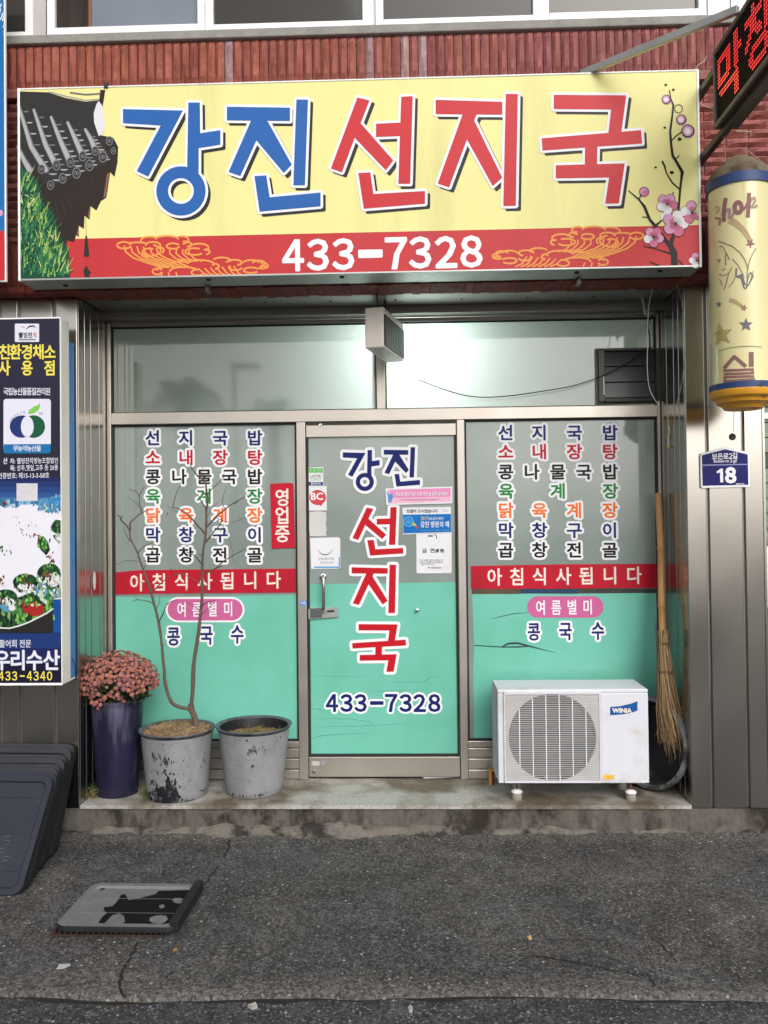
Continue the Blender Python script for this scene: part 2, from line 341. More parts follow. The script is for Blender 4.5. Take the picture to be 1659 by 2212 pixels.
# ================================================================== SETTING: ground, apron, step
ASPH = bpy.data.materials.new('old_asphalt'); ASPH.use_nodes = True
def asphalt(m, base, brown, stone, seed, band=False):
    t = m.node_tree; L = t.links; b = t.nodes['Principled BSDF']; b.inputs['Roughness'].default_value = .85; b.inputs['Specular IOR Level'].default_value = .25
    tc = t.nodes.new('ShaderNodeTexCoord')
    def N(s, d=6, off=0):
        mp = t.nodes.new('ShaderNodeMapping'); mp.inputs['Location'].default_value = (seed+off, seed*.7, 0); L.new(tc.outputs['Object'], mp.inputs[0])
        n = t.nodes.new('ShaderNodeTexNoise'); n.inputs['Scale'].default_value = s; n.inputs['Detail'].default_value = d; n.inputs['Roughness'].default_value = .65; L.new(mp.outputs[0], n.inputs['Vector']); return n.outputs['Fac']
    def R(x, a, c, lo=0, hi=1):
        r = t.nodes.new('ShaderNodeMapRange'); r.inputs[1].default_value = a; r.inputs[2].default_value = c; r.inputs[3].default_value = lo; r.inputs[4].default_value = hi; L.new(x, r.inputs[0]); return r.outputs[0]
    def X(f, a, c, mode='MIX'):
        x = t.nodes.new('ShaderNodeMix'); x.data_type = 'RGBA'; x.blend_type = mode
        (L.new(f, x.inputs[0]) if hasattr(f, 'node') else setattr(x.inputs[0], 'default_value', f))
        for i, v in ((6, a), (7, c)): (L.new(v, x.inputs[i]) if hasattr(v, 'node') else setattr(x.inputs[i], 'default_value', v))
        return x.outputs[2]
    c = X(R(N(1.1, 8), .42, .62), base, brown)
    c = X(1.0, c, R(N(2.6, 5, 31), .32, .68, .66, 1.22), 'MULTIPLY')
    c = X(1.0, c, R(N(9, 6, 5), .3, .7, .72, 1.3), 'MULTIPLY')
    c = X(1.0, c, R(N(170, 3, 9), .3, .7, .6, 1.45), 'MULTIPLY')
    if band:
        sx = t.nodes.new('ShaderNodeSeparateXYZ'); L.new(tc.outputs['Object'], sx.inputs[0]); nb = t.nodes.new('ShaderNodeMath'); nb.operation = 'MULTIPLY_ADD'; nb.inputs[1].default_value = .55; L.new(N(2.2, 5, 21), nb.inputs[0]); L.new(sx.outputs[1], nb.inputs[2])
        c = X(R(nb.outputs[0], -1.06, -1.17, 0, .55), c, (.124, .112, .102, 1))
        c = X(R(nb.outputs[0], .12, .26, 0, .6), c, (.105, .095, .082, 1))
    for sc, a_, b_ in ((90, .5, 1.55), (190, .7, 1.35)):
        v = t.nodes.new('ShaderNodeTexVoronoi'); v.inputs['Scale'].default_value = sc; L.new(tc.outputs['Object'], v.inputs['Vector']); s = t.nodes.new('ShaderNodeSeparateColor'); L.new(v.outputs['Color'], s.inputs[0])
        c = X(1.0, c, R(s.outputs[2], 0, 1, a_, b_), 'MULTIPLY')
    for sc, thr, st, dm in ((78, .90, stone, .45), (130, .89, tuple(v*1.2 for v in stone[:3])+(1,), .48), (62, .965, tuple(v*2.2 for v in stone[:3])+(1,), .34)):
        v = t.nodes.new('ShaderNodeTexVoronoi'); v.inputs['Scale'].default_value = sc; v.feature = 'F1'; L.new(tc.outputs['Object'], v.inputs['Vector'])
        s = t.nodes.new('ShaderNodeSeparateColor'); L.new(v.outputs['Color'], s.inputs[0])
        g = t.nodes.new('ShaderNodeMath'); g.operation = 'GREATER_THAN'; g.inputs[1].default_value = thr; L.new(s.outputs[0], g.inputs[0])
        e = t.nodes.new('ShaderNodeMath'); e.operation = 'LESS_THAN'; e.inputs[1].default_value = dm; L.new(v.outputs['Distance'], e.inputs[0])
        mu = t.nodes.new('ShaderNodeMath'); mu.operation = 'MULTIPLY'; L.new(g.outputs[0], mu.inputs[0]); L.new(e.outputs[0], mu.inputs[1])
        wn = t.nodes.new('ShaderNodeMath'); wn.operation = 'MULTIPLY'; L.new(mu.outputs[0], wn.inputs[0]); L.new(R(s.outputs[1], 0, 1, .35, .95), wn.inputs[1])
        c = X(wn.outputs[0], c, st)
    L.new(c, b.inputs['Base Color'])
    bp = t.nodes.new('ShaderNodeBump'); bp.inputs['Strength'].default_value = .55; bp.inputs['Distance'].default_value = .006; L.new(N(120, 4, 3), bp.inputs['Height']); L.new(bp.outputs[0], b.inputs['Normal'])
asphalt(ASPH, (.061, .0615, .063, 1), (.078, .072, .066, 1), (.20, .195, .185, 1), 0, True)
ROADM = bpy.data.materials.new('newer_asphalt'); ROADM.use_nodes = True
asphalt(ROADM, (.046, .047, .050, 1), (.058, .056, .054, 1), (.20, .20, .20, 1), 13)

m = MB(); m.box(-60, 60, -60, 0.6, -1.0, -.018, ROADM)
tag(m.build('road'), kind='structure')
# apron of old asphalt with a broken front edge a little above the road
rr = random.Random(3); m = MB(); n = 260; xs = [-9+18*i/n for i in range(n+1)]; edge = []; yy = -1.49
for x in xs:
    yy += rr.uniform(-.009, .009); yy += (-1.485+.022*math.sin(x*2.1+1)+.012*math.sin(x*7)-yy)*.25; edge.append(yy)
for i in range(n):
    a, b = xs[i], xs[i+1]; e0, e1 = edge[i], edge[i+1]
    rows0 = [(a, e0, -.018), (a, e0+.004, -.004), (a, e0+.03, .001), (a, -.5, .004), (a, -.12, .012), (a, .02, .03)]
    rows1 = [(b, e1, -.018), (b, e1+.004, -.004), (b, e1+.03, .001), (b, -.5, .004), (b, -.12, .012), (b, .02, .03)]
    for k in range(5): m.face([rows0[k], rows1[k], rows1[k+1], rows0[k+1]], ASPH)
ap = m.build('pavement'); tag(ap, kind='structure')
# cracks: shallow dark-edged grooves kept as thin strips of earth in the pavement
DIRT = mat('crack_dirt', (.018, .016, .014, 1), .95)
def crack(pts, wd, name='crack'):
    mm = MB(); r2 = random.Random(len(pts)); fine = []
    for (x0, y0), (x1, y1) in zip(pts, pts[1:]):
        for k in range(6): f = k/6; fine.append((x0+(x1-x0)*f+r2.uniform(-4, 4), y0+(y1-y0)*f+r2.uniform(-2.5, 2.5)))
    fine.append(pts[-1]); W = [PZ(x, y, .0175 if y < 1850 else .0062) for x, y in fine]
    for a, b in zip(W, W[1:]):
        d = (b-a); nn = Vector((-d.y, d.x, 0)).normalized(); w0 = wd*r2.uniform(.3, 1.2); w1 = wd*r2.uniform(.3, 1.2)
        mm.face([a+nn*w0, b+nn*w1, b-nn*w1, a-nn*w0], DIRT)
    return mm
cm = MB(); rk = random.Random(8)
for i in range(n):                                            # open joint in front of the broken edge, wide at the left
    a, b = xs[i], xs[i+1]
    if not -2.4 < a < 2.4: continue
    wv = lambda x: max(0.0, (.014 if x < .2 else .007)*(1+.9*math.sin(x*9)+.5*math.sin(x*23)))
    cm.face([(a, edge[i]-wv(a), -.0172), (b, edge[i+1]-wv(b), -.0172), (b, edge[i+1]+.003, -.0168), (a, edge[i]+.003, -.0168)], DIRT)
for pts, wd in (([(497, 1815), (492, 1838), (462, 1880), (440, 1912)], .0065), ([(268, 2152), (258, 2127), (262, 2105), (272, 2078), (290, 2055), (297, 2035)], .0055),
                ([(1425, 2035), (1450, 2062), (1462, 2080)], .003), ([(100, 2128), (180, 2125), (215, 2118)], .0018), ([(1120, 2075), (1150, 2062), (1200, 2070), (1345, 2098), (1400, 2108), (1418, 2128)], .0035), ([(640, 1985), (655, 1962), (700, 1968)], .0016), ([(1180, 2030), (1300, 2030), (1340, 2045)], .0018)):
    q = crack(pts, wd); cm.mesh(q.v, q.f, DIRT)
tag(cm.build('pavement_cracks'), kind='structure')

# concrete step with granite top
TERR = mat('speckled_granite', C(186, 183, 176, .85), .6, var=.5, vscale=110, col2=C(112, 100, 84, .85), c2scale=2.6, c2lo=.44, c2hi=.62, spec=.3, bump=.15, bscale=110)
m = MB()
m.box(-8, 8, 0.0, 8.0, -.3, .152, CONC); m.box(-1.803, 1.463, -.012, .475, .1525, .172, TERR)
# rough mortar fillet along the foot of the step
rr = random.Random(5); n = 160; prev = None
for i in range(n+1):
    x = -2.6+5.2*i/n; prom = max(0, .9-abs(x+.45)*.55)+.10
    z1 = .030+.040*prom+rr.uniform(-.005, .005)+.010*math.sin(x*11)+.006*math.sin(x*29); y1 = -.006-.040*prom+rr.uniform(-.010, .006)-.008*math.sin(x*17)
    row = [(x, 0.0-.001, z1), (x, y1*.55, z1*.86), (x, y1, z1*.42), (x, y1-.03-rr.uniform(0, .012), .012)]
    if prev:
        for k in range(3): m.face([prev[k], row[k], row[k+1], prev[k+1]], MORTAR)
    prev = row
st = m.build('step'); tag(st, kind='structure')

# ================================================================== THE SHOP BUILDING
B = thing('shop_building', 'red brick and steel shopfront building with teal filmed door and windows', 'building', (-.17, .45, 0))
GX = lambda x, Y=.45: P(x, 1100, Y).x
XL, XR = -1.806, 1.465
# --- wall behind, upper storey
WALLM = mat('painted_upper_wall', C(150, 146, 140), .8, var=.15, vscale=6, bump=.2)
m = MB(); BACKR = mat('backing_brick', C(112, 56, 50), .8, var=.25, vscale=25, bump=.6, bscale=50)
m.box(-9, 9, -.095, 7.5, 2.96, 4.245, BACKR); m.box(-9, -3.0, .03, 7.5, .152, 2.96, WALLM); m.box(2.86, 9, .03, 7.5, .152, 2.96, WALLM)
m.box(-9, 9, 7.0, 7.5, .152, 8, WALLM); m.box(-9, 9, .05, 7.5, 6.4, 8.2, WALLM)
m.build('wall', B)
# --- split-face brick: soldier course, ledge, courses at either side, underside
m = MB(); rr = random.Random(11)
def rough_tile(u0, u1, z0, z1, Y, dep, vertical, base=(160, 100, 88), dark=1.0):
    k = rr.uniform(.84, 1.12)*dark; r, g, b = lin(base[0])*k, lin(base[1])*k*rr.uniform(.92, 1.06), lin(base[2])*k*rr.uniform(.9, 1.1)
    m.cur = (r*.9, g*.9, b*.9); nu, nz = (3, 7) if vertical else (8, 3)
    pts = []; ph = rr.uniform(0, 6)
    for j in range(nz+1):
        for i in range(nu+1):
            fu, fz = i/nu, j/nz; t = fu if vertical else fz; s = fz if vertical else fu
            prof = (1-abs(2*((t*.9+.05+.12*math.sin(ph+s*5+rr.uniform(-.6, .6)))-.55)))      # ridge wandering along the tile
            on = 0 if (i in (0, nu) or j in (0, nz)) else 1
            pts.append((u0+(u1-u0)*fu, Y-(dep*(max(prof, 0)*.9+rr.uniform(-.12, .12)) if on else -dep*.25), z0+(z1-z0)*fz))
    fs = [(j*(nu+1)+i, j*(nu+1)+i+1, (j+1)*(nu+1)+i+1, (j+1)*(nu+1)+i) for j in range(nz) for i in range(nu)]
    m.mesh(pts, fs, BRICK)
x = -2.6
while x < 3.05:
    fx = min(max((x+1.2)/2.0, 0), 1); rough_tile(x+.001, x+.0445, 4.022, 4.252, -.112, .019, True, (176, 146, 142) if (-.6 < x < .3 and rr.random() < .2) or rr.random() < .02 else (160, 94+8*fx, 78+20*fx)); x += .0468
x = -2.6
while x < 3.05:
    m.cur = tuple(lin(c)*.85*rr.uniform(.8, 1.1) for c in (158, 100, 96))
    y0 = -.105; m.mesh([(x, y0-.045, 3.955), (x+.222, y0-.045, 3.955), (x+.222, y0-.045, 3.99), (x, y0-.045, 3.99), (x, y0-.008, 4.02), (x+.222, y0-.008, 4.02), (x, y0, 3.955), (x+.222, y0, 3.955)],
       [(0, 1, 2, 3), (3, 2, 5, 4), (0, 6, 7, 1)], BRICK); x += .2245
def courses(xa, xb, za, zb, dark=1.0):
    z = zb; k = 0
    while z > za:
        x = xa-(k % 2)*.115
        while x < xb:
            u0, u1 = max(x, xa), min(x+.226, xb)
            if u1-u0 > .02: rough_tile(u0+.001, u1-.001, z-.0455, z, -.105, .019, False, (160, 98, 90), dark)
            x += .23
        z -= .0478; k += 1
courses(1.44, 3.05, 3.20, 3.95); courses(-2.6, -1.94, 3.2, 3.95, .8)
for xa, xb in ((1.44, 3.05), (-2.6, -1.94)):
    x = xa
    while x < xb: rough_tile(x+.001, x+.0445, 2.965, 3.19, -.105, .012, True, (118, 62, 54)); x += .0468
# soffit row (underside of the band), each tile end slightly different
x = -2.6
while x < 3.05:
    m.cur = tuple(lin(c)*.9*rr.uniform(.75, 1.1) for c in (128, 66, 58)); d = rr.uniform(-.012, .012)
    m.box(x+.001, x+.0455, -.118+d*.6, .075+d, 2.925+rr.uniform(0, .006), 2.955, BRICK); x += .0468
m.build('brick_facing', B, tint=True)
# --- recess ceiling and header
m = MB()
m.box(XL-.02, XR+.02, .085, .33, 2.937, 2.96, STEEL_D); m.box(XL-.02, XR+.02, .335, .44, 2.892, 2.95, STEEL_D)
for k in range(9): m.lathe((-1.55+k*.37, .21, 2.936), [(0, -.004), (.006, -.004), (.007, 0)], DARKGAP, n=10)
m.build('soffit_panel', B, bevel=.003)
# --- pillars: folded steel panels with grooves
def pillar(name, edges, top, grooves):
    m = MB(); x0, x1 = edges; xs = [x0]+[v for g in grooves for v in g]+[x1]
    m.box(x0, x1, .012, .44, .155, top, DARKGAP if False else STEEL_D)
    for a, b in zip(xs[::2], xs[1::2]): m.box(a, b, -.004, .0115, .155, top, STEEL)
    return m.build(name, B, bevel=.003)
gw = lambda a, b: (GX(a, 0), GX(b, 0))
pillar('pillar_cladding', (-3.0, XL-.002), 2.922, [gw(-165, -158), gw(-80, -72), gw(-3, 5), gw(39.5, 46.5), gw(115.5, 122.5)])
pillar('pillar_cladding', (XR+.002, P(1648, 1100, 0).x), 2.93, [gw(1525, 1531.5), gw(1603, 1609)])
# --- reveals (side walls of the recess) with vertical folds
for sgn, X in ((-1, XL), (1, XR)):
    m = MB(); ys = [.012, .085, .10, .17, .185, .30, .312, .40, .44]
    for i, (a, b) in enumerate(zip(ys, ys[1:])):
        off = 0 if i % 2 == 0 else .010
        m.box(min(X+sgn*off, X+sgn*.02), max(X+sgn*off, X+sgn*.02), a, b, .173, 2.93, STEEL if i % 2 == 0 else STEEL_D)
    m.build('reveal_cladding', B, bevel=.002)
# --- shopfront frame
zt0, zt1 = 2.282, 2.352
xa, xb, xc, xd, xe, xf = GX(243), GX(642), GX(661.5), GX(988), GX(1004.5), GX(1421)
m = MB(); Y0, Y1 = .43, .50
m.box(XL, xa, Y0, Y1, .173, 2.89, FRAME); m.box(xf, XR, Y0, Y1, .173, 2.89, FRAME)
m.box(xa, xf, Y0, Y1, zt0, zt1, FRAME); m.box(P(813, 800, .45).x, P(832, 800, .45).x, Y0+.004, Y1, zt1, 2.868, FRAME)
m.box(xb, xc, Y0, Y1, .173, zt0, FRAME); m.box(xd, xe, Y0, Y1, .173, zt0, FRAME)
m.box(xa, xf, Y0+.006, Y1, 2.868, 2.891, STEEL_D)
for a, b in ((xa, xb), (xe, xf)):                                 # folded kick plates under the windows
    m.box(a, b, Y0+.006, Y1, .36, .395, FRAME); m.box(a, b, .455, Y1, .173, .36, STEEL_D)
    m.box(a, b, .443, .4548, .30, .352, FRAME); m.box(a, b, .443, .4548, .235, .29, FRAME); m.box(a, b, .440, .4548, .175, .226, FRAME)
m.build('shopfront_frame', B, bevel=.003)
# --- transom panes
def pane(name, par, x0, x1, z0, z1, Y, M, gasket=.012):
    m = MB(); m.face([(x0+gasket, Y, z0+gasket), (x1-gasket, Y, z0+gasket), (x1-gasket, Y, z1-gasket), (x0+gasket, Y, z1-gasket)], M); o = m.build(name, par)
    if gasket:
        g = MB(); e = gasket
        g.box(x0, x0+e, Y-.006, Y+.012, z0, z1, DARKGAP); g.box(x1-e, x1, Y-.006, Y+.012, z0, z1, DARKGAP)
        g.box(x0+e, x1-e, Y-.006, Y+.012, z0, z0+e*.6, DARKGAP); g.box(x0+e, x1-e, Y-.006, Y+.012, z1-e, z1, DARKGAP)
        g.build('gasket', o if par is B else par)
    return o
YG = .462
pane('transom_pane', B, xa, P(813, 800, .45).x, zt1, 2.868, YG, GLASS_T, .008)
pane('transom_pane', B, P(832, 800, .45).x, xf, zt1, 2.868, YG, GLASS_T, .008)

# --- lower windows with lettering
MENU = [('선지국밥', NAVY, 4), ('소내장탕', CRIM, 4), ('콩나물국밥', BLACKV, 5), ('육계장', GREENV, 3), ('닭육계장', ORANGE, 4), ('막창구이', NAVY, 4), ('곱창전골', BLACKV, 4)]
def shop_window(x0, x1, cols, rows, film, banner_gap, pill, pilltxt, pill_border, soup, soupsize, lab):
    fr = MB(); z0, z1 = .395, zt0; e = .012; Y = YG
    fr.box(x0, x0+e, Y-.01, Y+.012, z0, z1, DARKGAP); fr.box(x1-e, x1, Y-.01, Y+.012, z0, z1, DARKGAP); fr.box(x0+e, x1-e, Y-.01, Y+.012, z1-e, z1, DARKGAP); fr.box(x0+e, x1-e, Y-.01, Y+.012, z0, z0+e, DARKGAP)
    wn = fr.build('shop_window', B); wn['label'] = lab; wn['_w'] = B['_w']
    m = MB(); m.box(x0+e, x1-e, Y, Y+.006, z0+e, z1-e, GLASS_W); m.build('pane', wn)
    YL = Y-.0015
    for (chs, M, n), y in zip(MENU, rows):
        for ch, x in zip(chs, cols[n]): letter(wn, ch, x, y, 30.5, YL, M, w=30.5, bold=.026, omat=WHITE, ow=5.0)
    m = MB(); m.fpoly(film, YL, TEAL); m.build('teal_film', wn)
    m = MB(); YP = YL-.0012; (px0, py0, px1, py1) = pill; r = (py1-py0)/2
    def cap(d, Y, M): m.fpoly([(px0+r+(r+d)*math.cos(math.radians(a)), py0+r+(r+d)*math.sin(math.radians(a))) for a in range(90, 271, 12)]+[(px1-r+(r+d)*math.cos(math.radians(a)), py0+r+(r+d)*math.sin(math.radians(a))) for a in range(-90, 91, 12)], Y, M)
    if pill_border: cap(4.2, YP, WHITE)
    cap(0, YP-.0005, PINK)
    for ch, (x, y) in zip('여름별미', pilltxt): put(m, ch, x, y, 30, YP-.001, WHITE, w=20, bold=.02)
    m.build('season_badge', wn)
    for ch, (x, y) in zip('콩국수', soup): letter(wn, ch, x, y, soupsize[1], YP, NAVY, w=soupsize[0], bold=.03, omat=WHITE, ow=4.8)
    return wn
cl = {4: (330, 402, 475.4, 550), 5: (330.5, 386.6, 441, 495, 550), 3: (330.5, 441, 550)}
w1 = shop_window(xa, xb, cl, (946, 988.3, 1029.8, 1072, 1113, 1155.4, 1199), [(245, 1289), (330, 1290), (640, 1285), (642.5, 1598), (247, 1603)], 0,
    (362, 1293.5, 524, 1340), [(392.6, 1316.7), (425.3, 1316.7), (458.8, 1316), (493, 1315.5)], True, [(374.9, 1374.5), (445.5, 1372), (512.4, 1370)], (26, 38), 'left window with menu lettering above teal film')
cr_ = {4: (1092.3, 1165, 1240.3, 1317), 5: (1092.3, 1148.2, 1204.6, 1260.7, 1317.6), 3: (1093, 1205.2, 1318)}
w2 = shop_window(xe, xf, cr_, (934.9, 975.8, 1019.4, 1060.8, 1102.5, 1145.5, 1188.3),
    [(1019.6, 1282), (1100, 1281), (1230, 1283), (1350, 1281.5), (1416, 1279), (1418.5, 1330), (1415, 1352), (1418, 1420), (1417, 1480), (1418, 1594), (1024, 1594), (1022, 1440), (1024, 1400)], 0,
    (1138.6, 1287.8, 1303.5, 1334), [(1167.8, 1312.3), (1201.3, 1312.3), (1235.4, 1311.6), (1269.4, 1311)], False, [(1153, 1364.5), (1221.2, 1363.5), (1291.2, 1362.5)], (25, 36), 'right window with menu lettering above wrinkled teal film')
# tears and creases in the right-hand film
TEAR = mat('film_tear', (.02, .05, .05, 1), .6)
m = MB(); m.fline([(1025, 1394), (1085, 1397.5), (1120, 1397), (1139, 1396)], [2, 2.6, 3.2, 3], YG-.0022, TEAR); m.fline([(1085, 1397), (1097, 1390), (1118, 1389), (1145, 1396), (1200, 1410), (1190, 1408)], [3, 4.5, 4.5, 3.5, .6, .6], YG-.0024, TEAR, disc=False)
m.build('film_crease', w2); m = MB(); m.fline([(1062, 1337), (1080, 1332), (1112, 1325), (1140, 1323)], [.8, 1.6, 1.6, .8], YG-.0024, TEAR); m.build('film_crease', w2)

# --- the door
def at_(x, y, Y=.45): return P(x, y, Y)
dz0, dz1 = .186, 2.262; e = .004
m = MB(); dx0, dx1 = xc+.004, xd-.004
m.box(dx0, dx1, .442, .488, 2.192, dz1, FRAME); m.box(dx0, dx1, .442, .488, dz0, .302, FRAME)
m.box(dx0, dx0+.011, .45, .48, .302, 2.192, DARKGAP); m.box(dx1-.011, dx1, .45, .48, .302, 2.192, DARKGAP); m.box(dx0+.011, dx1-.011, .45, .478, .302, .318, DARKGAP)
D = m.build('shop_door', B, bevel=.002); D['_w'] = B['_w']; D['label'] = 'glass door with shop lettering and teal lower film'
m = MB(); m.box(dx0+.011, dx1-.011, YG, YG+.009, .318, 2.192, GLASS_W); m.build('pane', D)
YL = YG-.0015
m = MB(); m.fpoly([(667.8, 1262), (988.4, 1257.3), (993.5, 1627), (672.5, 1631)], YL, TEAL)
m.build('teal_film', D)
SM = mat('scuff_mark', C(70, 150, 138), .5); m = MB()
for pts, wd in (([(671, 1460), (740, 1461), (800, 1462)], .8), ([(850, 1474), (915, 1473), (928, 1464), (960, 1458)], 1.2), ([(672, 1530), (690, 1532), (697, 1537)], 1.4), ([(672, 1552), (760, 1553), (800, 1560), (812, 1572)], 1),
                ([(683, 1570), (780, 1568), (890, 1562)], 1), ([(672, 1594), (700, 1588), (790, 1583)], 1.6), ([(795, 1495), (860, 1491), (930, 1489)], .8), ([(712, 1500), (722, 1488)], 2)):
    m.fline(pts, [wd*.5]+[wd]*(len(pts)-2)+[wd*.3], YL-.0004, SM, disc=False)
m.build('scuffs', D)
DRED = vinyl('door_letter_red', 200, 28, 42)
m = MB(); YQ = YL-.0016
for g, M, bx in (('강', NAVY, (740.5, 972, 820, 1060)), ('진', NAVY, (829, 966, 907, 1051)), ('선', DRED, (761, 1095, 871, 1200)), ('지', DRED, (759.5, 1219.5, 855.5, 1324)), ('국', DRED, (760.5, 1348, 877, 1451))):
    m = MB(); signglyph(m, g, YQ, M, WHITE, 6.2, box=bx); m.build('letter', D)
for ch, x in zip('433–7328', (716.9, 748.2, 778.7, 813.7, 844.9, 875.9, 906.2, 938)):
    letter(D, FW(ch), x, 1518.3, 5 if ch == '–' else 36, YQ, NAVY, w=26 if ch == '–' else 24, bold=.032, fit=True, omat=WHITE, ow=4.4)
# handle, hasp, knob, closer pivot, lock
m = MB(); a, b = P(698.5, 1249, .40), P(699, 1318, .40)
m.tube([P(698, 1246, .458), P(698, 1245, .415), P(698.3, 1249, .402), a+Vector((0, 0, -.02)), b+Vector((0, 0, .02)), P(699, 1316, .402), P(699.5, 1320, .415), P(700, 1320, .458)], .0105, CHROME, n=12)
m.lathe(P(698, 1246, .455), [(0, .008), (.02, .006), (.021, 0)], CHROME, n=20, axis=(0, -1, 0)); m.build('handle', D, smooth=True)
m = MB(); m.obox(P(698, 1324, .452), (.088, 0, .006), (0, .006, 0), (-.001, 0, .030), ALU); m.obox(P(683, 1323, .443), (.035, 0, .002), (0, .006, 0), (0, 0, .028), CHROME); m.obox(P(714, 1320, .4455), (.022, 0, .001), (0, .001, 0), (0, 0, .006), DARKGAP)
m.build('lock_plate', D, bevel=.003)
m = MB(); m.lathe(P(900.9, 1317, .458), [(0, .024), (.009, .022), (.0125, .014), (.011, .006), (.008, 0)], CHROME, n=20, axis=(0, -1, 0)); m.build('knob', D, smooth=True)
m = MB()
for x, y, r in ((692, 918.5, .013), (677.5, 1667, .014)):
    m.lathe(P(x, y, .442), [(0, .003), (r*.35, .003), (r*.4, .006), (r*.75, .006), (r, .001), (r, 0)], CHROME, n=20, axis=(0, -1, 0)); m.lathe(P(x, y, .4385), [(0, .001), (r*.33, .001)], DARKGAP, n=12, axis=(0, -1, 0))
m.build('pivot_lock', D, smooth=True)
m = MB(); m.frect(673.5, 1644, 690, 1653.5, .4412, vinyl('silver_label', 196, 190, 186)); m.frect(692, 1642, 704, 1651.5, .4412, vinyl('grey_label', 150, 152, 158)); m.build('maker_label', D)

# --- upper windows
zs, zT = 4.318, 5.9
m = MB(); m.box(-9, 9, -.135, .2, 4.253, 4.300, mat('grey_sill', C(150, 148, 142), .8, var=.2, vscale=12, bump=.3)); m.box(-9, 9, .02, .2, zT+.06, 6.4, WALLM); m.build('window_sill', B, bevel=.006)
def upper_window(px0, px1, fr_bot, Yf, glassM, label=None, extra=None):
    x0, x1 = P(px0, 60, Yf).x, P(px1, 60, Yf).x; m = MB(); t = .042; zb = 4.302
    m.box(x0, x0+t, Yf, Yf+.06, zb, zT, WHITEP); m.box(x1-t, x1, Yf, Yf+.06, zb, zT, WHITEP); m.box(x0+t, x1-t, Yf-.001, Yf+.06, zb, zb+fr_bot, WHITEP); m.box(x0+t, x1-t, Yf, Yf+.06, zT-.06, zT, WHITEP)
    o = m.build('upper_window', B, bevel=.004); o['_w'] = B['_w']
    m = MB(); m.box(x0+t, x1-t, Yf+.03, Yf+.036, zb+fr_bot, zT-.06, glassM); m.build('pane', o)
    return o
BLUEG = mat('bluish_upper_glass', C(128, 136, 150, .8), .08, var=.15, vscale=1.5)
upper_window(-60, 70, .05, -.08, GLASS_D)
wA = upper_window(101, 443, .062, -.085, BLUEG)
m = MB(); m.box(P(118, 20, -.05).x, P(193, 20, -.05).x, -.058, -.056, 4.37, zT-.07, mat('dark_curtain', C(50, 42, 38), .9, var=.5, vscale=14, stretch=(3, 1, .3))); m.box(P(193, 20, -.05).x, P(199, 20, -.05).x, -.062, -.0585, 4.37, zT-.07, mat('brown_wood_strip', C(140, 88, 62), .6)); m.build('curtain', wA)
upper_window(443, 800, .045, -.10, GLASS_D); upper_window(811, 1169, .045, -.10, GLASS_D); upper_window(1169, 1527, .062, -.085, mat('brownish_upper_glass', C(84, 78, 68, .8), .1, var=.2, vscale=2))
m = MB(); m.box(P(70.5, 60, -.06).x, P(100.5, 60, -.06).x, -.07, .1, 4.302, zT, mat('grey_mullion', C(196, 192, 186), .5, var=.1)); m.build('window_mullion', B, bevel=.003)
m = MB(); m.box(P(800, 60, -.06).x, P(811, 60, -.06).x, -.06, .1, 4.302, zT, WHITEP); m.build('window_mullion', B, bevel=.003)
m = MB(); k = P(1527.5, 60, -.06).x
for i in range(7): m.box(k+i*.12, k+i*.12+.114, -.075, .1, 4.302, zT, WHITEP)
m.build('white_boarding', B, bevel=.003)

# --- what is behind the glass: room with a lit ceiling lamp
ROOM = mat('room_wall', C(190, 186, 176), .9)
m = MB(); X0, X1, Ya, Yb = XL, XR, .52, 3.6
m.face([(X0, Yb, .18), (X1, Yb, .18), (X1, Yb, 2.95), (X0, Yb, 2.95)], ROOM); m.face([(X0, Ya, .18), (X0, Yb, .18), (X0, Yb, 2.95), (X0, Ya, 2.95)], ROOM); m.face([(X1, Ya, .18), (X1, Yb, .18), (X1, Yb, 2.95), (X1, Ya, 2.95)], ROOM)
m.face([(X0, Ya, .18), (X1, Ya, .18), (X1, Yb, .18), (X0, Yb, .18)], ROOM); m.face([(X0, Ya, 2.95), (X1, Ya, 2.95), (X1, Yb, 2.95), (X0, Yb, 2.95)], ROOM)
m.build('room_lining', B)
LAMP = emit('lamp_glow', (.92, 1.0, .96, 1), 84)
lp = thing('ceiling_lamp', 'lit lamp glowing behind the right frosted transom pane', 'lamp', P(892, 782, .80))
m = MB(); c = P(892, 782, .80); m.lathe(c, [(0, -.07), (.05, -.06), (.085, -.02), (.09, .02), (.06, .06), (0, .07)], LAMP, n=24); m.build('bulb', lp, smooth=True)
m = MB(); m.tube([c+Vector((0, 0, .07)), c+Vector((0, 0, 2.948-c.z))], .02, WHITEP); m.build('stem', lp)

# ================================================================== BIG SHOP SIGN
YS = -.30
sx0, sx1, sz0, sz1 = -1.986, 1.459, 2.934, 3.922
S = thing('shop_sign', 'long yellow and red signboard with blue and red lettering above the shop door', 'sign', ((sx0+sx1)/2, -.12, sz0))
m = MB(); m.box(sx0, sx1, YS+.006, -.13, sz0, sz1, ALU); m.build('cabinet', S, bevel=.004)
m = MB(); t = .010
m.box(sx0-.002, sx0+t, YS-.004, YS+.02, sz0-.002, sz1+.002, WHITEP); m.box(sx1-t, sx1+.002, YS-.004, YS+.02, sz0-.002, sz1+.002, WHITEP)
m.box(sx0+t, sx1-t, YS-.003, YS+.02, sz1-t*.7, sz1+.001, WHITEP); m.box(sx0+t, sx1-t, YS-.003, YS+.02, sz0-.001, sz0+t*.9, ALU); m.build('edge_trim', S, bevel=.002)
zb = (P(300, 512, YS).z+P(1400, 489, YS).z)/2
m = MB(); m.box(sx0+t, sx1-t, YS, YS+.005, zb, sz1-t*.7, YEL); m.box(sx0+t, sx1-t, YS, YS+.005, sz0+t*.9, zb, RED); m.build('panel', S)
YL = YS-.001
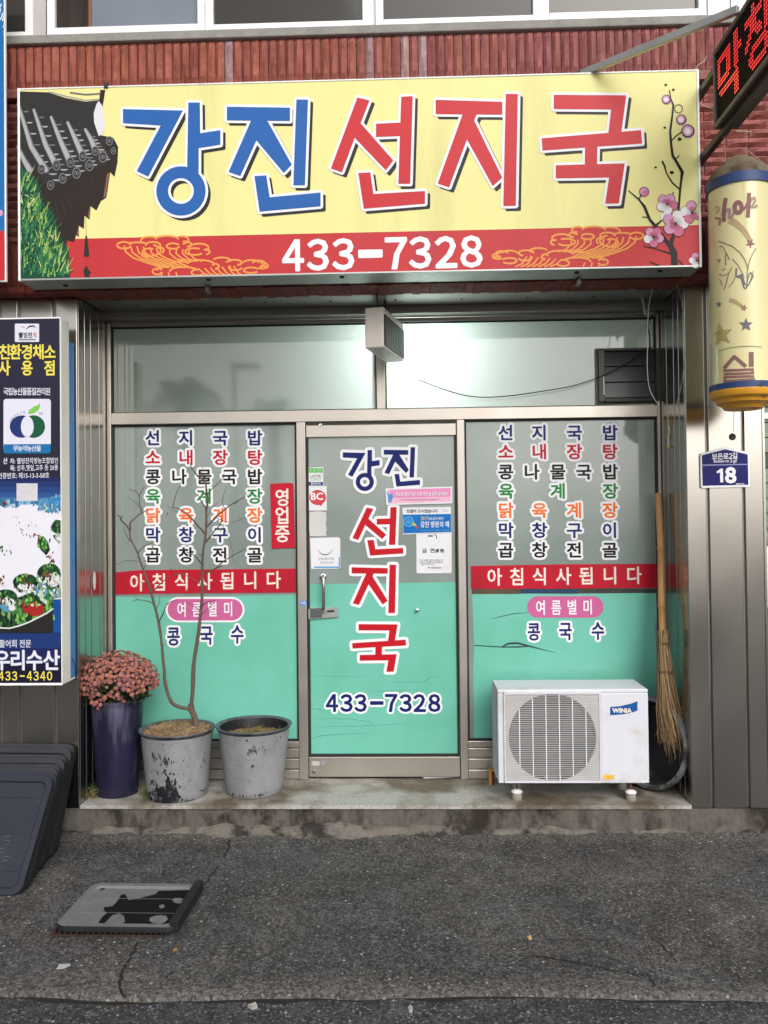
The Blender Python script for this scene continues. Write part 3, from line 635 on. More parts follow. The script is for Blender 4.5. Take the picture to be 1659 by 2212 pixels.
for g, M in (('강', SBLUE), ('진', SBLUE), ('선', SRED), ('지', SRED), ('국', SRED)): m = MB(); signglyph(m, g, YL, M, WHITE, 5.6, SSHADOW); m.build('letter', S)
m = MB()
for ch, x, y in zip('433–7328', (632.8, 686.4, 741.3, 799.8, 855.3, 907.3, 963.5, 1018), (551.5, 550.3, 549, 548, 547, 545.5, 544.5, 543.3)):
    letter(S, FW(ch), x, y, 13 if ch == '–' else 66, YL, WHITE, w=48 if ch == '–' else 44, bold=.028, fit=True)
# swirling cloud ornaments
CLO = vinyl('cloud_orange', 240, 160, 84)
def arcp(cx, cy, rx, ry, a0, a1, n=14): return [(cx+rx*math.cos(math.radians(a0+(a1-a0)*k/n)), cy+ry*math.sin(math.radians(a0+(a1-a0)*k/n))) for k in range(n+1)]
def cloud(flip):
    m = MB(); Z = lambda x, y: (x/3.0244, 329.1+y/3.0244)
    def L(pts, wd=3.2):
        q = [Z(x, y) for x, y in pts]
        if flip: q = [(1642.5-x, y-20.5+(x-250)*0) for x, y in q]
        m.fline(q, wd*1.25, YL-R_.uniform(0, .0004), CLO)
    S2 = lambda cx, cy, rx, ry, a0, a1: L(arcp(cx, cy, rx, ry, a0, a1))
    S2(810, 607, 45, 22, 20, 340); S2(900, 600, 60, 12, 200, 330); S2(1000, 607, 48, 22, 180, 400); S2(980, 575, 60, 24, 170, 300); S2(1090, 568, 75, 22, 190, 350); S2(1190, 572, 42, 24, 250, 440)
    S2(1130, 612, 42, 18, 20, 330); S2(1200, 600, 50, 18, 270, 420); S2(1300, 622, 62, 26, 190, 400); S2(1270, 648, 60, 22, 40, 300); S2(1345, 650, 25, 16, 250, 440); S2(960, 640, 90, 40, 300, 470); S2(975, 650, 45, 22, 90, 300)
    S2(1050, 640, 20, 18, 230, 420)
    for k in range(6):
        x = 812+k*42; L([(x, 612+k*3), (x+10, 650+k*2), (x+60, 690), (x+150, 722), (x+250-k*6, 752)], 2.8)
    for k in range(4): L([(1110+k*42, 625+k*6), (1108+k*42, 660), (1150+k*40, 695), (1210+k*36, 712)], 2.6)
    S2(1030, 778, 34, 20, 30, 320); S2(1075, 765, 50, 16, 170, 300); S2(1175, 730, 60, 18, 150, 330); S2(1310, 728, 85, 24, 190, 380); S2(1400, 745, 30, 18, 260, 430); S2(1200, 775, 90, 26, 180, 330); S2(1290, 785, 40, 20, 30, 280)
    S2(1450, 705, 55, 18, 200, 380); S2(1530, 720, 50, 18, 190, 420); S2(1540, 750, 40, 20, 20, 200); S2(1640, 720, 50, 16, 190, 350); S2(1690, 725, 40, 18, 200, 430); S2(1640, 770, 48, 18, 40, 330); S2(1720, 765, 30, 22, 200, 330); S2(1705, 740, 45, 20, 270, 450)
    for k in range(7): L([(1300+k*38, 762-k*3), (1330+k*38, 790), (1372+k*38, 808)], 2.6)
    for k in range(3): L([(1050+k*50, 785), (1056+k*50, 806)], 2.6)
    return m.build('cloud_ornament', S)
cloud(False); cloud(True)
# photo-print of a tiled roof at the left end
TD = vinyl('print_dark', 52, 50, 50); TDB = vinyl('print_brown', 50, 42, 38); TG = vinyl('print_grey', 176, 176, 178); TG2 = vinyl('print_mid_grey', 118, 118, 120)
Z1 = lambda x, y: (x/3.0244, y/3.0244); Z4 = lambda x, y: (x/3.0244, 329.1+y/3.0244)
m = MB(); Yp = YS-.0008
m.fpoly([Z1(118, 597), Z1(315, 603), Z1(430, 640), Z1(560, 664), Z1(648, 655), Z1(655, 587), Z1(688, 587), Z1(672, 690), Z1(640, 880), Z1(740, 900), Z1(772, 960), Z1(768, 1060), Z1(748, 1155), Z4(720, 130), Z4(695, 295), Z4(660, 318), Z4(630, 380), Z4(592, 352), Z4(585, 440), Z4(552, 415), Z4(548, 500), Z4(515, 480), Z4(515, 555), Z4(498, 540), Z4(482, 588), Z4(440, 575), Z4(430, 615), Z4(380, 590), Z4(118, 590)], Yp, TDB)
m.fpoly([Z1(118, 599), Z1(315, 604), Z1(430, 641), Z1(560, 665), Z1(645, 656), Z1(610, 740), Z1(640, 885), Z1(690, 900), Z1(690, 1080), Z4(560, 130), Z4(320, 240), Z4(250, 130), Z4(118, 100)], Yp-.0003, TD)
m.fpoly([Z1(645, 660), Z1(668, 690), Z1(685, 800), Z1(680, 865), Z1(645, 890), Z1(615, 800), Z1(612, 740), Z1(630, 680)], Yp-.0006, vinyl('print_white', 226, 226, 230))
m.fline([Z1(320, 598), Z1(430, 628), Z1(560, 655), Z1(645, 648)], 2.4, Yp-.0007, TG); m.fline([Z1(460, 605), Z1(560, 618), Z1(650, 612)], 3.6, Yp-.0007, TG2)
rows_ = [((125, 690), (225, 1000)), ((222, 715), (370, 1070)), ((335, 765), (455, 1060)), ((443, 800), (540, 1000)), ((560, 845), (620, 960))]
rows_ = [((120, 680), (205, 960), (300, 1110)), ((222, 718), (300, 950), (365, 1075)), ((335, 765), (400, 930), (455, 1050)), ((443, 800), (500, 925), (538, 1010)), ((558, 845), (600, 920), (622, 975)), ((118, 960), (160, 1050), (195, 1110))]
for k, r in enumerate(rows_):
    q = [Z1(*p) for p in r]; m.fline(q, [7, 12, 15], Yp-.0010, TG2); m.fline([(x-1, y-.5) for x, y in q], [4, 8, 10], Yp-.0013, TG)
    for j in range(9):                                   # concave tiles between the rolls
        f = j/8; i = 0 if f < .5 else 1; ff = (f-.5*i)*2; ax = r[i][0]+(r[i+1][0]-r[i][0])*ff; ay = r[i][1]+(r[i+1][1]-r[i][1])*ff
        if k < 5: m.fdisc(*Z1(ax+50+f*22, ay+45+f*18), 6+3*f, Yp-.0009-.00002*j, TG if j % 3 else TG2, ry=3.2, n=12, a0=0, a1=180)
for x, y, r in ((272, 1105, 9), (368, 1080, 10), (460, 1060, 10), (540, 1020, 10), (622, 985, 9), (715, 920, 9), (500, 1130, 11), (585, 1080, 11), (672, 1025, 11), (740, 985, 7), (330, 1210, 9), (410, 1165, 10)):
    cx, cy = Z1(x, y); m.fdisc(cx, cy, r*.85, Yp-.0015, TG2, ry=r*1.15); m.fdisc(cx, cy, r*.62, Yp-.0017, TD, ry=r*.88); m.fring(cx, cy, r*.45, r*.3, Yp-.0019, TG2, n=14); m.fdisc(cx, cy, r*.12, Yp-.0019, TG, n=8)
for k in range(7): m.fline([Z4(360+k*40, 330-k*18), Z4(400+k*34, 480-k*55)], .9, Yp-.0006, vinyl('print_rafter', 84, 66, 58))
for pts in ([(715, 130), (690, 290), (675, 295), (700, 140)], [(588, 345), (582, 430), (572, 420)], [(515, 485), (512, 545), (500, 535)]): m.fpoly([Z4(*p) for p in pts], Yp-.0008, vinyl('print_eave_brown', 150, 100, 84))
# wind chime hanging from the eave
m.fline([Z4(560, 430), Z4(563, 540)], .7, Yp, TD); m.fpoly([Z4(562, 535), Z4(570, 555), Z4(576, 600), Z4(584, 680), Z4(548, 682), Z4(552, 600), Z4(557, 555)], Yp-.0004, TD)
m.fline([Z4(567, 680), Z4(566, 745)], .5, Yp, TD); m.fpoly([Z4(565, 740), Z4(580, 768), Z4(596, 785), Z4(582, 800), Z4(590, 828), Z4(572, 815), Z4(552, 812), Z4(545, 775), Z4(552, 755)], Yp-.0004, TD)
m.build('roof_picture', S)
# pine needles
m = MB(); gp = random.Random(21)
PG = [vinyl('pine_%s' % n, *c) for n, c in (('deep', (28, 78, 56)), ('dark', (24, 56, 44)), ('mid', (60, 130, 76)), ('light', (140, 182, 92)), ('straw', (206, 204, 130)), ('bluegreen', (40, 104, 84)))]
m.fpoly([Z4(130, 100), Z4(200, 130), Z4(250, 200), Z4(280, 330), Z4(345, 400), Z4(400, 560), Z4(450, 640), Z4(458, 835), Z4(134, 838)], Yp-.0008, PG[0])
inside = lambda x, y: x < 150+(y-60)*.42 and x < 455
for k in range(900):
    x, y = gp.uniform(136, 450), gp.uniform(110, 815)
    if not inside(x, y-20): continue
    l = gp.uniform(40, 120); a = math.radians(-90+gp.gauss(8, 24)); ex, ey = x+l*math.cos(a), y+l*math.sin(a)
    if ex < 134: ex = 134
    if ey < 70: continue
    cidx = gp.choices(range(6), (3, 2.4 if x < 330 else .8, 5, 6 if x-150 > (y-60)*.22 else 2.2, 2.4 if (y < 460 or x > 330) else .5, 3))[0]
    m.fline([Z4(x, y), Z4(ex, ey)], [gp.uniform(2.2, 4.6), .6], Yp-.001-.0005*k/620, PG[cidx], disc=False)
m.build('pine_picture', S)
# plum blossom branch at the right end
m = MB(); Z3 = lambda x, y: (1097.1+x/2.9535, y/2.9535); Z6 = lambda x, y: (1097.1+x/2.9535, 329.1+y/2.9535)
INK = vinyl('ink_black', 36, 34, 34); BPK = vinyl('blossom_pink', 222, 162, 196); BPD = vinyl('blossom_deep_pink', 216, 118, 150); BW = vinyl('blossom_white', 242, 236, 240)
def br(pts, w_, dy=.001): m.fline(pts, w_, Yp-dy, INK)
br([Z3(1030, 575), Z3(1038, 630), Z3(1055, 670), Z3(1048, 740), Z3(1035, 840), Z3(1040, 910), Z3(1050, 990), Z3(1080, 1040), Z6(1112, 125), Z6(1105, 180), Z6(1098, 240), Z6(1090, 350), Z6(1078, 430), Z6(1060, 520), Z6(1035, 590), Z6(1060, 640), Z6(1062, 720)], [2, 3, 4, 4, 4.5, 5, 5.5, 5.5, 7, 5, 4.5, 4.5, 5, 6, 11, 14, 14])
br([Z3(1040, 900), Z3(1075, 865), Z3(1110, 840)], 2.6); br([Z3(1075, 1010), Z3(1095, 990)], [3, 1.5]); br([Z3(985, 1030), Z3(1000, 1060), Z6(1010, 130), Z6(1050, 195), Z6(1092, 232)], [4, 4, 2.5, 3, 3])
br([Z6(770, 245), Z6(835, 300), Z6(870, 345), Z6(905, 430), Z6(940, 470), Z6(1035, 600)], [2, 3.5, 6, 6, 7, 9]); br([Z6(835, 300), Z6(850, 270)], 3); br([Z6(940, 470), Z6(985, 430)], [6, 3]); br([Z6(860, 412), Z6(888, 415)], 2.4); br([Z6(865, 598), Z6(940, 615), Z6(1040, 645)], [2.5, 2, 4]); br([Z6(905, 698), Z6(960, 722)], [2, 4]); br([Z6(1090, 690), Z6(1120, 720)], 3); br([Z6(1055, 255), Z6(1035, 330), Z6(1020, 380)], [2.5, 2.5, 1.5])
for x, y, r in ((1007, 541, 3), (1055, 572, 3), (1000, 814, 2.8), (1095, 887, 4.2), (942, 1068, 2.8), (1045, 1100, 4.4)): m2 = MB(); m2.fdisc(*Z3(x, y), r*1.1, Yp-.001, INK, ry=r*.8, n=10); m2.build('ink_dot', S)
def bud(x, y, r, fill=BPK):
    m = MB(); cx, cy = Z3(x, y); m.fdisc(cx+1, cy+1.5, r*1.06, Yp-.0008, BPK)
    if fill: m.fdisc(cx, cy, r*1.05, Yp-.0014, INK); m.fdisc(cx-.6, cy-.2, r*.86, Yp-.0017, fill); m.fdisc(cx-1, cy+.8, r*.5, Yp-.0019, BW)
    else: m.fring(cx, cy, r, r*.84, Yp-.0014, INK)
    m.build('bud', S)
bud(1010, 633, 9.5); bud(1105, 762, 10.5); bud(1148, 835, 13.5)
cx, cy = Z3(1088, 693); m.fring(cx, cy, 9.5, 8, Yp-.0014, INK)
cx, cy = Z6(868, 252); m.fdisc(cx, cy, 11.5, Yp-.0008, BPK); m.fring(cx, cy, 10.5, 9, Yp-.0014, INK, n=20); m.fdisc(cx+3, cy+2, 6, Yp-.0016, BPD)
def blossom(x, y, r, rot, cols, clip=None):
    m = MB(); cx, cy = Z6(x, y)
    for k in range(5):
        a = math.radians(rot+72*k); px, py = cx+r*.62*math.cos(a), cy+r*.62*math.sin(a); M = cols[k % len(cols)]
        if px > 1507: continue
        rr_ = min(r*.45, 1510-px); m.fdisc(px, py, rr_*1.1, Yp-.0011-.00003*k, INK, n=16); m.fdisc(px-.3, py-.3, rr_*.98, Yp-.0014-.00003*k, M, n=16); m.fdisc(px*.5+cx*.5, py*.5+cy*.5, r*.26, Yp-.0017, BPD if M is BPK else M, n=10)
    for k in range(14):
        a = math.radians(rot+26*k); m.fline([(cx, cy), (cx+r*.55*math.cos(a), cy+r*.55*math.sin(a))], .7, Yp-.0019, INK, disc=False)
    m.fdisc(cx, cy, r*.1, Yp-.0022, INK, n=8); m.build('blossom', S)
blossom(1015, 330, 22, -60, [BPK, BPD, BW, BW, BPK]); blossom(1070, 455, 27, -75, [BW, BW, BPD, BPK, BPK]); blossom(1175, 385, 24, 190, [BW, BPK, BPK, BPD, BPD]); blossom(930, 540, 21, 160, [BW, BPK, BPD, BPK, BPD]); blossom(1205, 690, 16, 180, [BW, BPK, BW, BPK, BW])
m.fdisc(*Z6(995, 410), 8, Yp-.0012, BW)
m.build('blossom_branch', S)
# rust streak, top clip and fixing screws
m = MB(); m.box(P(225, 190, YS).x, P(234, 190, YS).x, YS-.006, YS+.05, sz1-.012, sz1+.018, mat('black_clip', (.02, .02, .02, 1), .5)); m.build('clip', S, bevel=.002)
for px in (125, 446, 737, 1250, 1432):
    m = MB(); c = P(px, 604 if px < 900 else 590, YS); m.lathe((c.x, -.235+R_.uniform(-.03, .03), sz0), [(0, -.008), (.011, -.006), (.013, 0)], DARKGAP, n=12); m.build('screw', S)
for px in (448, 1250):
    m = MB(); x = P(px, 610, -.15).x; m.box(x-.012, x+.012, -.16, -.10, sz0-.03, sz0-.001, STEEL_D); m.build('mounting_bracket', S, bevel=.002)

# ================================================================== LED SIGN at the upper right, projecting over the street
XLED = P(1540.5, 200, -.56).x; zt, zbt = P(1541.5, 114, -.56).z, P(1540, 280, -.56).z; yn, yf = -.56, -2.1
BLK = mat('black_cabinet', (.022, .022, .022, 1), .42, var=.2, vscale=6); FRM = mat('sign_frame_grey', (.10, .105, .10, 1), .45, var=.2, vscale=9)
L_ = thing('led_sign', 'black projecting LED sign with red glowing letters on a steel arm', 'sign', (XLED+.05, yn, zbt))
m = MB(); m.box(XLED+.012, XLED+.112, yf, yn, zbt, zt, BLK); m.build('cabinet', L_, bevel=.004)
m = MB(); m.box(XLED, XLED+.0118, yf, yn, zt-.022, zt, FRM); m.box(XLED, XLED+.0118, yf, yn, zbt, zbt+.022, FRM); m.box(XLED, XLED+.0118, yn-.018, yn, zbt+.022, zt-.022, FRM); m.build('face_frame', L_, bevel=.002)
LON = emit('led_red', (1, .03, .035, 1), .8); LOFF = mat('led_off', (.02, .012, .012, 1), .6, spec=.2)
NR = 18; u0, v0 = yn-.022, zt-.026; dp = (zt-zbt-.050)/NR
def dotmask(ch, n):
    vs, fs, bd, bb = glyph(ch, .03); res = set()
    for j in range(n):
        for i in range(n):
            x0_ = bb[0]+(bb[2]-bb[0])*(i+.5)/n; y0_ = bb[3]-(bb[3]-bb[1])*(j+.5)/n
            for ox_, oy_ in ((0, 0), (.028, 0), (-.028, 0), (0, .028), (0, -.028)):
             c = False; x, y = x0_+ox_, y0_+oy_
             for a, b in bd:
                 (xa_, ya_), (xb_, yb_) = vs[a], vs[b]
                 if (ya_ > y) != (yb_ > y) and x < (xb_-xa_)*(y-ya_)/(yb_-ya_)+xa_: c = not c
             if c: res.add((i, j))
    return res
mk = dotmask('막', 16); ch_ = dotmask('창', 16)
mon, mof = MB(), MB(); NC = int((abs(yf-yn)-.05)/dp)
for i in range(min(NC, 44)):
    for j in range(NR):
        on = (i-1, j-1) in mk if i < 18 else (i-19, j-1) in ch_
        cy, cz = u0-(i+.5)*dp, v0-(j+.5)*dp; r = dp*(.40 if on else .30)
        (mon if on else mof).face([(XLED+.009-(.003 if on else 0), cy+r*math.cos(math.pi*k/3), cz+r*math.sin(math.pi*k/3)) for k in range(6)], LON if on else LOFF)
m = MB(); m.box(XLED+.0105, XLED+.0118, yf+.002, yn-.018, zbt+.022, zt-.022, mat('matt_black_screen', (.006, .006, .006, 1), .9, spec=.1)); m.build('screen', L_)
tag(mon.build('lit_letters', L_), kind='stuff'); tag(mof.build('unlit_dots', L_), kind='stuff')
m = MB(); a = P(1252, 161, -.24); b = PXP(1594, 21, XLED-.004); m.bar(a, b, .024, mat('galvanised_arm', (.46, .46, .44, 1), .4, .7, var=.2, vscale=7), .034); m.bar(a+Vector((-.02, 0, -.008)), a+Vector((.04, -.01, .016)), .03, BLK); m.build('support_arm', L_, bevel=.002)
for zz in (P(1541, 132, -.56).z, zbt-.012):
    m = MB(); m.box(XLED+.03, XLED+.062, -1.9 if zz < zbt else yn, -.10, zz-.016, zz+.016, BLK); m.build('wall_bracket', L_, bevel=.002)
# thin loose strings on the wall behind
STR = mat('pale_string', C(220, 206, 192), .8)
def string(name, pts, r, M, label, cat='wire', group=None):
    m = MB(); P2 = []
    for i in range(len(pts)-1):
        p0, p1, p2, p3 = pts[max(i-1, 0)], pts[i], pts[i+1], pts[min(i+2, len(pts)-1)]
        for k in range(5):
            t = k/5; P2.append(.5*((2*p1)+(p2-p0)*t+(2*p0-5*p1+4*p2-p3)*t*t+(3*p1-p0-3*p2+p3)*t**3))
    P2.append(pts[-1]); m.tube(P2, r, M, n=6); o = m.build(name, smooth=True, org=P2[0]); tag(o, label, cat, group); return o
def wp(lst, Y): return [P(x, y, Y) for x, y in lst]
string('string', [P(1588, 283, -.5), P(1620, 285, -.45), P(1620, 297, -.42), P(1612, 320, -.3), P(1640, 345, -.2), P(1650, 358, -.16), P(1664, 358, -.14)], .0016, STR, 'pale string dangling from the LED sign to the brick wall', 'string')
string('string', [P(1563, 290, -.56), P(1566, 325, -.5), P(1570, 366, -.42)], .0014, STR, 'straight pale string from the LED sign down to the cylinder lamp', 'string')
string('string', wp([(1502, 150), (1508, 140), (1520, 133), (1526, 120)], -.2), .0014, STR, 'short pale string curling above the signboard right corner', 'string')
string('string', wp([(1512, 187), (1514, 196), (1511, 210), (1513, 222), (1524, 230), (1538, 234)], -.17), .0014, STR, 'pale string looping on the bricks beside the signboard', 'string')

# ================================================================== CYLINDER LAMP of the hair salon
YC = -.36; cc = P(1602, 700, YC); rC = 64.5*PS(YC)
ztop, zbot = P(1602, 407, YC).z, P(1602, 838, YC).z
H = thing('salon_lamp', 'yellow cylinder lamp with stars and rusty domed cap hanging by the right pillar', 'lamp', (cc.x, YC, zbot-.15))
ACR = mat('yellowed_acrylic', C(234, 224, 166, .9), .14, var=.06, vscale=2, coat=.6, stretch=(1, 1, .4)); RUSTC = mat('weathered_cap', C(120, 106, 88), .85, var=.3, vscale=14, col2=C(70, 58, 46), c2scale=9, c2lo=.5, c2hi=.65, bump=.3)
BLUEB = mat('blue_painted_band', C(44, 70, 118), .45, var=.25, vscale=9, col2=C(30, 30, 36), c2scale=11, c2lo=.62, c2hi=.68); YELB = mat('yellow_painted_base', C(226, 160, 46), .42, var=.15, vscale=8, col2=C(120, 76, 26), c2scale=10, c2lo=.6, c2hi=.7)
m = MB(); m.lathe((cc.x, YC, 0), [(rC, zbot), (rC, ztop)], ACR, n=64); m.build('cylinder', H, smooth=True)
m = MB(); m.lathe((cc.x, YC, 0), [(rC*1.0, ztop-.02), (rC*1.045, ztop-.02), (rC*1.045, ztop+.028), (rC*1.0, ztop+.03)], BLUEB, n=64); m.build('band', H, smooth=True); m = MB(); m.lathe((cc.x, YC, 0), [(rC*1.0, zbot+.012), (rC*1.05, zbot+.012), (rC*1.05, zbot-.018), (rC, zbot-.02)], BLUEB, n=64); m.build('band', H, smooth=True)
m = MB(); m.lathe((cc.x, YC, 0), [(rC*1.035, ztop+.026), (rC*1.0, ztop+.055), (rC*.80, ztop+.092), (rC*.60, ztop+.105), (rC*.52, ztop+.125), (rC*.30, ztop+.148), (0, ztop+.152)], RUSTC, n=48); m.build('cap', H, smooth=True)
m = MB(); m.lathe((cc.x, YC, 0), [(rC*1.05, zbot-.018), (rC*1.055, zbot-.030), (rC*1.0, zbot-.050), (rC*.88, zbot-.058), (rC*.86, zbot-.062), (rC*.84, zbot-.076), (rC*.70, zbot-.086), (rC*.66, zbot-.09), (rC*.60, zbot-.104), (0, zbot-.108)], YELB, n=56); m.build('base', H, smooth=True)
def onC(x, y, e=.0006):
    d = ray(x, y); ox, oy = CAM.x-cc.x, CAM.y-YC; A = d.x**2+d.y**2; Bq = 2*(ox*d.x+oy*d.y); Cq = ox*ox+oy*oy-rC**2; D_ = Bq*Bq-4*A*Cq
    if D_ < 0: D_ = 0
    t = (-Bq-math.sqrt(D_))/(2*A); p = CAM+d*t; n = Vector((p.x-cc.x, p.y-YC, 0)).normalized(); return p+n*e
ZC = lambda x, y: (1508.5+x/7.332, 329.1+y/7.332); ZD = lambda x, y: (1384.5+x/5.76, 603.4+y/5.76)
m = MB(); MAR = vinyl('faded_maroon', 150, 108, 106); TAN = vinyl('faded_tan', 196, 170, 130); BST = vinyl('faded_navy', 120, 118, 130); OLV = vinyl('faded_olive', 186, 172, 108); LNE = vinyl('drawn_line', 150, 148, 112)
def cl_(pts, wd, M, e=.0014):
    fine = []
    for (x0, y0), (x1, y1) in zip(pts, pts[1:]):
        n = max(2, int(math.hypot(x1-x0, y1-y0)/3)); fine += [(x0+(x1-x0)*k/n, y0+(y1-y0)*k/n) for k in range(n)]
    fine.append(pts[-1])
    for i, ((x0, y0), (x1, y1)) in enumerate(zip(fine, fine[1:])):
        dx, dy = x1-x0, y1-y0; l = math.hypot(dx, dy) or 1; ex, ey = dx/l*.4*wd*.5, dy/l*.4*wd*.5; nx, ny = -dy/l*wd/2, dx/l*wd/2; ee = e+(i % 40)*6e-6
        m.face([onC(x0-ex+nx, y0-ey+ny, ee), onC(x1+ex+nx, y1+ey+ny, ee), onC(x1+ex-nx, y1+ey-ny, ee), onC(x0-ex-nx, y0-ey-ny, ee)], M)
def arcs(cx, cy, rx, ry, a0, a1, n=16): return arcp(cx, cy, rx, ry, a0, a1, n)
cl_([ZC(432, 735), ZC(412, 860), ZC(398, 980), ZC(408, 1085)], 8.5, MAR); cl_([ZC(410, 1000), ZC(440, 930), ZC(475, 895), ZC(498, 915), ZC(488, 985), ZC(482, 1030), ZC(505, 1045), ZC(540, 1000), ZC(570, 940)], 6.0, vinyl('faded_mauve', 170, 138, 136), .0010)
cl_([ZC(*p) for p in arcs(628, 875, 54, 84, 0, 360, 26)], 9.0, MAR); cl_([ZC(670, 935), ZC(720, 900), ZC(755, 850), ZC(785, 780)], 5, MAR, .0018)
cl_([ZC(802, 655), ZC(795, 800), ZC(782, 1020)], 8.4, MAR, .0018); cl_([ZC(815, 800), ZC(845, 735), ZC(880, 715), ZC(895, 760), ZC(870, 820), ZC(825, 868), ZC(880, 872), ZC(925, 840)], 5.2, vinyl('faded_taupe', 180, 156, 128), .0016)
cl_([ZC(270, 870), ZC(320, 870), ZC(330, 920), ZC(290, 950)], 4, TAN); cl_([ZC(270, 1040), ZC(345, 1050), ZC(335, 1150)], 5, vinyl('faded_taupe2', 170, 140, 110))
m.build('script_lettering', H); m = MB()
def star(cx, cy, r, M, rot=-90, e=.0022):
    pts = []
    for k in range(10): a = math.radians(rot+36*k); q = r if k % 2 == 0 else r*.42; pts.append((cx+q*math.cos(a), cy+q*math.sin(a)))
    m2 = MB(); c = onC(cx, cy, e); h = lambda q: ((q[0]+cx)/2, (q[1]+cy)/2)
    for a, b in zip(pts, pts[1:]+pts[:1]): m2.face([c, onC(*h(a), e), onC(*h(b), e)], M); m2.face([onC(*h(a), e), onC(*a, e), onC(*b, e), onC(*h(b), e)], M)
    m2.build('printed_star', H)
def tail(pts, w0, w1, M): 
    for k in range(len(pts)-1):
        f = k/(len(pts)-1); cl_([pts[k], pts[k+1]], w0+(w1-w0)*f, M, .0012)
tail([ZC(510, 1080), ZC(600, 1130), ZC(690, 1210), ZC(760, 1300), ZC(810, 1390)], 14, 9, TAN); m.build('shooting_star_tail', H); m = MB(); star(*ZC(820, 1440), 11, vinyl('faded_rose', 160, 112, 100), -60)
tail([ZD(1110, 255), ZD(1180, 280), ZD(1250, 330)], 9, 5.5, TAN); star(*ZD(1280, 352), 8, vinyl('faded_rose2', 164, 124, 104), -70); star(*ZD(1305, 565), 15.5, BST); star(*ZD(1000, 690), 26, OLV, -100); star(*ZD(970, 310), 7, BST)
m.build('shooting_star_tail', H); m = MB()
for pts, wd in (([(320, 1410), (420, 1440), (540, 1490), (650, 1580), (730, 1690), (770, 1800), (780, 1860)], 2.4), ([(910, 1520), (850, 1620), (800, 1740), (780, 1860), (765, 1980)], 2.2), ([(335, 1490), (380, 1490), (420, 1550), (440, 1620)], 2), ([(435, 1640), (450, 1600), (490, 1700)], 2.2), ([(430, 1640), (435, 1780)], 2.4), ([(300, 1700), (350, 1700), (320, 1750)], 2.4), ([(380, 1870), (430, 1845)], 2), ([(330, 1930), (400, 1950), (470, 1920)], 1.8), ([(530, 1830), (480, 1920), (440, 2080), (410, 2170)], 2.2), ([(540, 1690), (620, 1780), (690, 1900), (720, 1990)], 2), ([(330, 2010), (370, 2060), (375, 2110)], 1.8), ([(480, 2130), (540, 2070), (580, 1980)], 2), ([(600, 1840), (595, 1960), (680, 1990), (700, 1930), (610, 1970)], 3.5), ([(680, 2000), (720, 2140), (745, 2160), (800, 2080), (870, 1960), (820, 1900), (780, 1990), (760, 2120)], 2.6), ([(870, 1880), (840, 1960), (800, 2100)], 2), ([(700, 1990), (735, 2100)], 3.5)):
    cl_([ZC(*p) for p in pts], wd, LNE if wd < 2.6 else BST)
m.build('face_drawing', H); m = MB()
cl_([ZD(970, 890), ZD(1080, 855), ZD(1230, 835), ZD(1380, 832), ZD(1500, 842)], 1.6, vinyl('drawn_olive', 150, 148, 104))
m.build('printed_line', H); m = MB()
for q, wd in (([(1040, 1100), (1160, 960), (1300, 1080)], 8), ([(1370, 915), (1370, 1080)], 10.5), ([(1030, 1135), (1395, 1120)], 5.5), ([(1040, 1178), (1400, 1165)], 5.5), ([(1385, 1125), (1385, 1170)], 6), ([(1040, 1218), (1400, 1205)], 5.5), ([(1045, 1210), (1045, 1275)], 6), ([(1040, 1270), (1410, 1245)], 6.5)): cl_([ZD(*p) for p in q], wd, MAR)
m.build('letter', H)
m = MB(); a = Vector((P(1582, 889, YC).x, YC-.02, zbot-.105)); m.tube([a, a+Vector((0, .01, -.11))], .0018, STR, n=6); m.build('pull_cord', H)
# dark hole with a plug in the pillar
m = MB(); c = P(1581.7, 943.5, -.004); m.lathe(c, [(0, .003), (.008, .004), (.0135, .006), (.018, .003), (.019, 0)], DARKGAP, n=20, axis=(0, -1, 0)); tag(m.build('wall_plug', org=c, smooth=True), 'small round black plug in the steel pillar above the blue number plate', 'plug')

# ================================================================== house number plate
YA = -.018; A_ = thing('house_number_plate', 'navy blue house number plate reading 18 on the steel pillar', 'sign', P(1566, 1050, -.005))
def plate(mb, pts, y0, y1, M):
    f = [P(x, y, y0) for x, y in pts]; b = [Vector((p.x, y1, p.z)) for p in f]; n = len(pts); mb.mesh(f+b, [tuple(range(n)), tuple(range(2*n-1, n-1, -1))]+[(i, n+i, n+(i+1) % n, (i+1) % n) for i in range(n)], M)
ZP = lambda x, y: (1384.5+x/5.76, 932.5+y/5.76)
out = [(735, 285), (750, 265), (1030, 190), (1065, 190), (1335, 255), (1348, 275), (1358, 670), (1345, 690), (765, 702), (745, 690)]; inn = [(757, 292), (1045, 218), (1325, 282), (1335, 660), (766, 672)]
m = MB(); plate(m, [ZP(*p) for p in out], YA, -.005, WHITE); m.build('plate', A_, bevel=.002)
m = MB(); m.fpoly([ZP(*p) for p in inn], YA-.0010, vinyl('plate_navy', 36, 34, 104)); m.fpoly([ZP(760, 408), ZP(1325, 398), ZP(1325, 412), ZP(760, 424)], YA-.0014, vinyl('plate_line', 150, 150, 200)); m.build('blue_field', A_)
m = MB(); word(m, '보은로２길', [ZP(x, 0)[0] for x in (915, 985, 1055, 1110, 1168)], [ZP(0, y)[1] for y in (308, 306, 304, 302, 300)], 13, YA-.0016, WHITE, w=11)
put(m, 'Boeun-ro 2-gil', *ZP(1045, 368), 9, YA-.0016, WHITE, w=48, fit=True); m.fpoly([ZP(*p) for p in ((985, 460), (1018, 458), (1022, 628), (985, 629), (982, 505), (945, 518), (938, 492), (960, 482))], YA-.0016, WHITE); put(m, '８', *ZP(1114, 540), 31, YA-.0016, WHITE, w=20, fit=True, bold=.06); put(m, '59232', *ZP(1232, 658), 5.5, YA-.0016, WHITE, w=18, fit=True); m.build('lettering', A_)

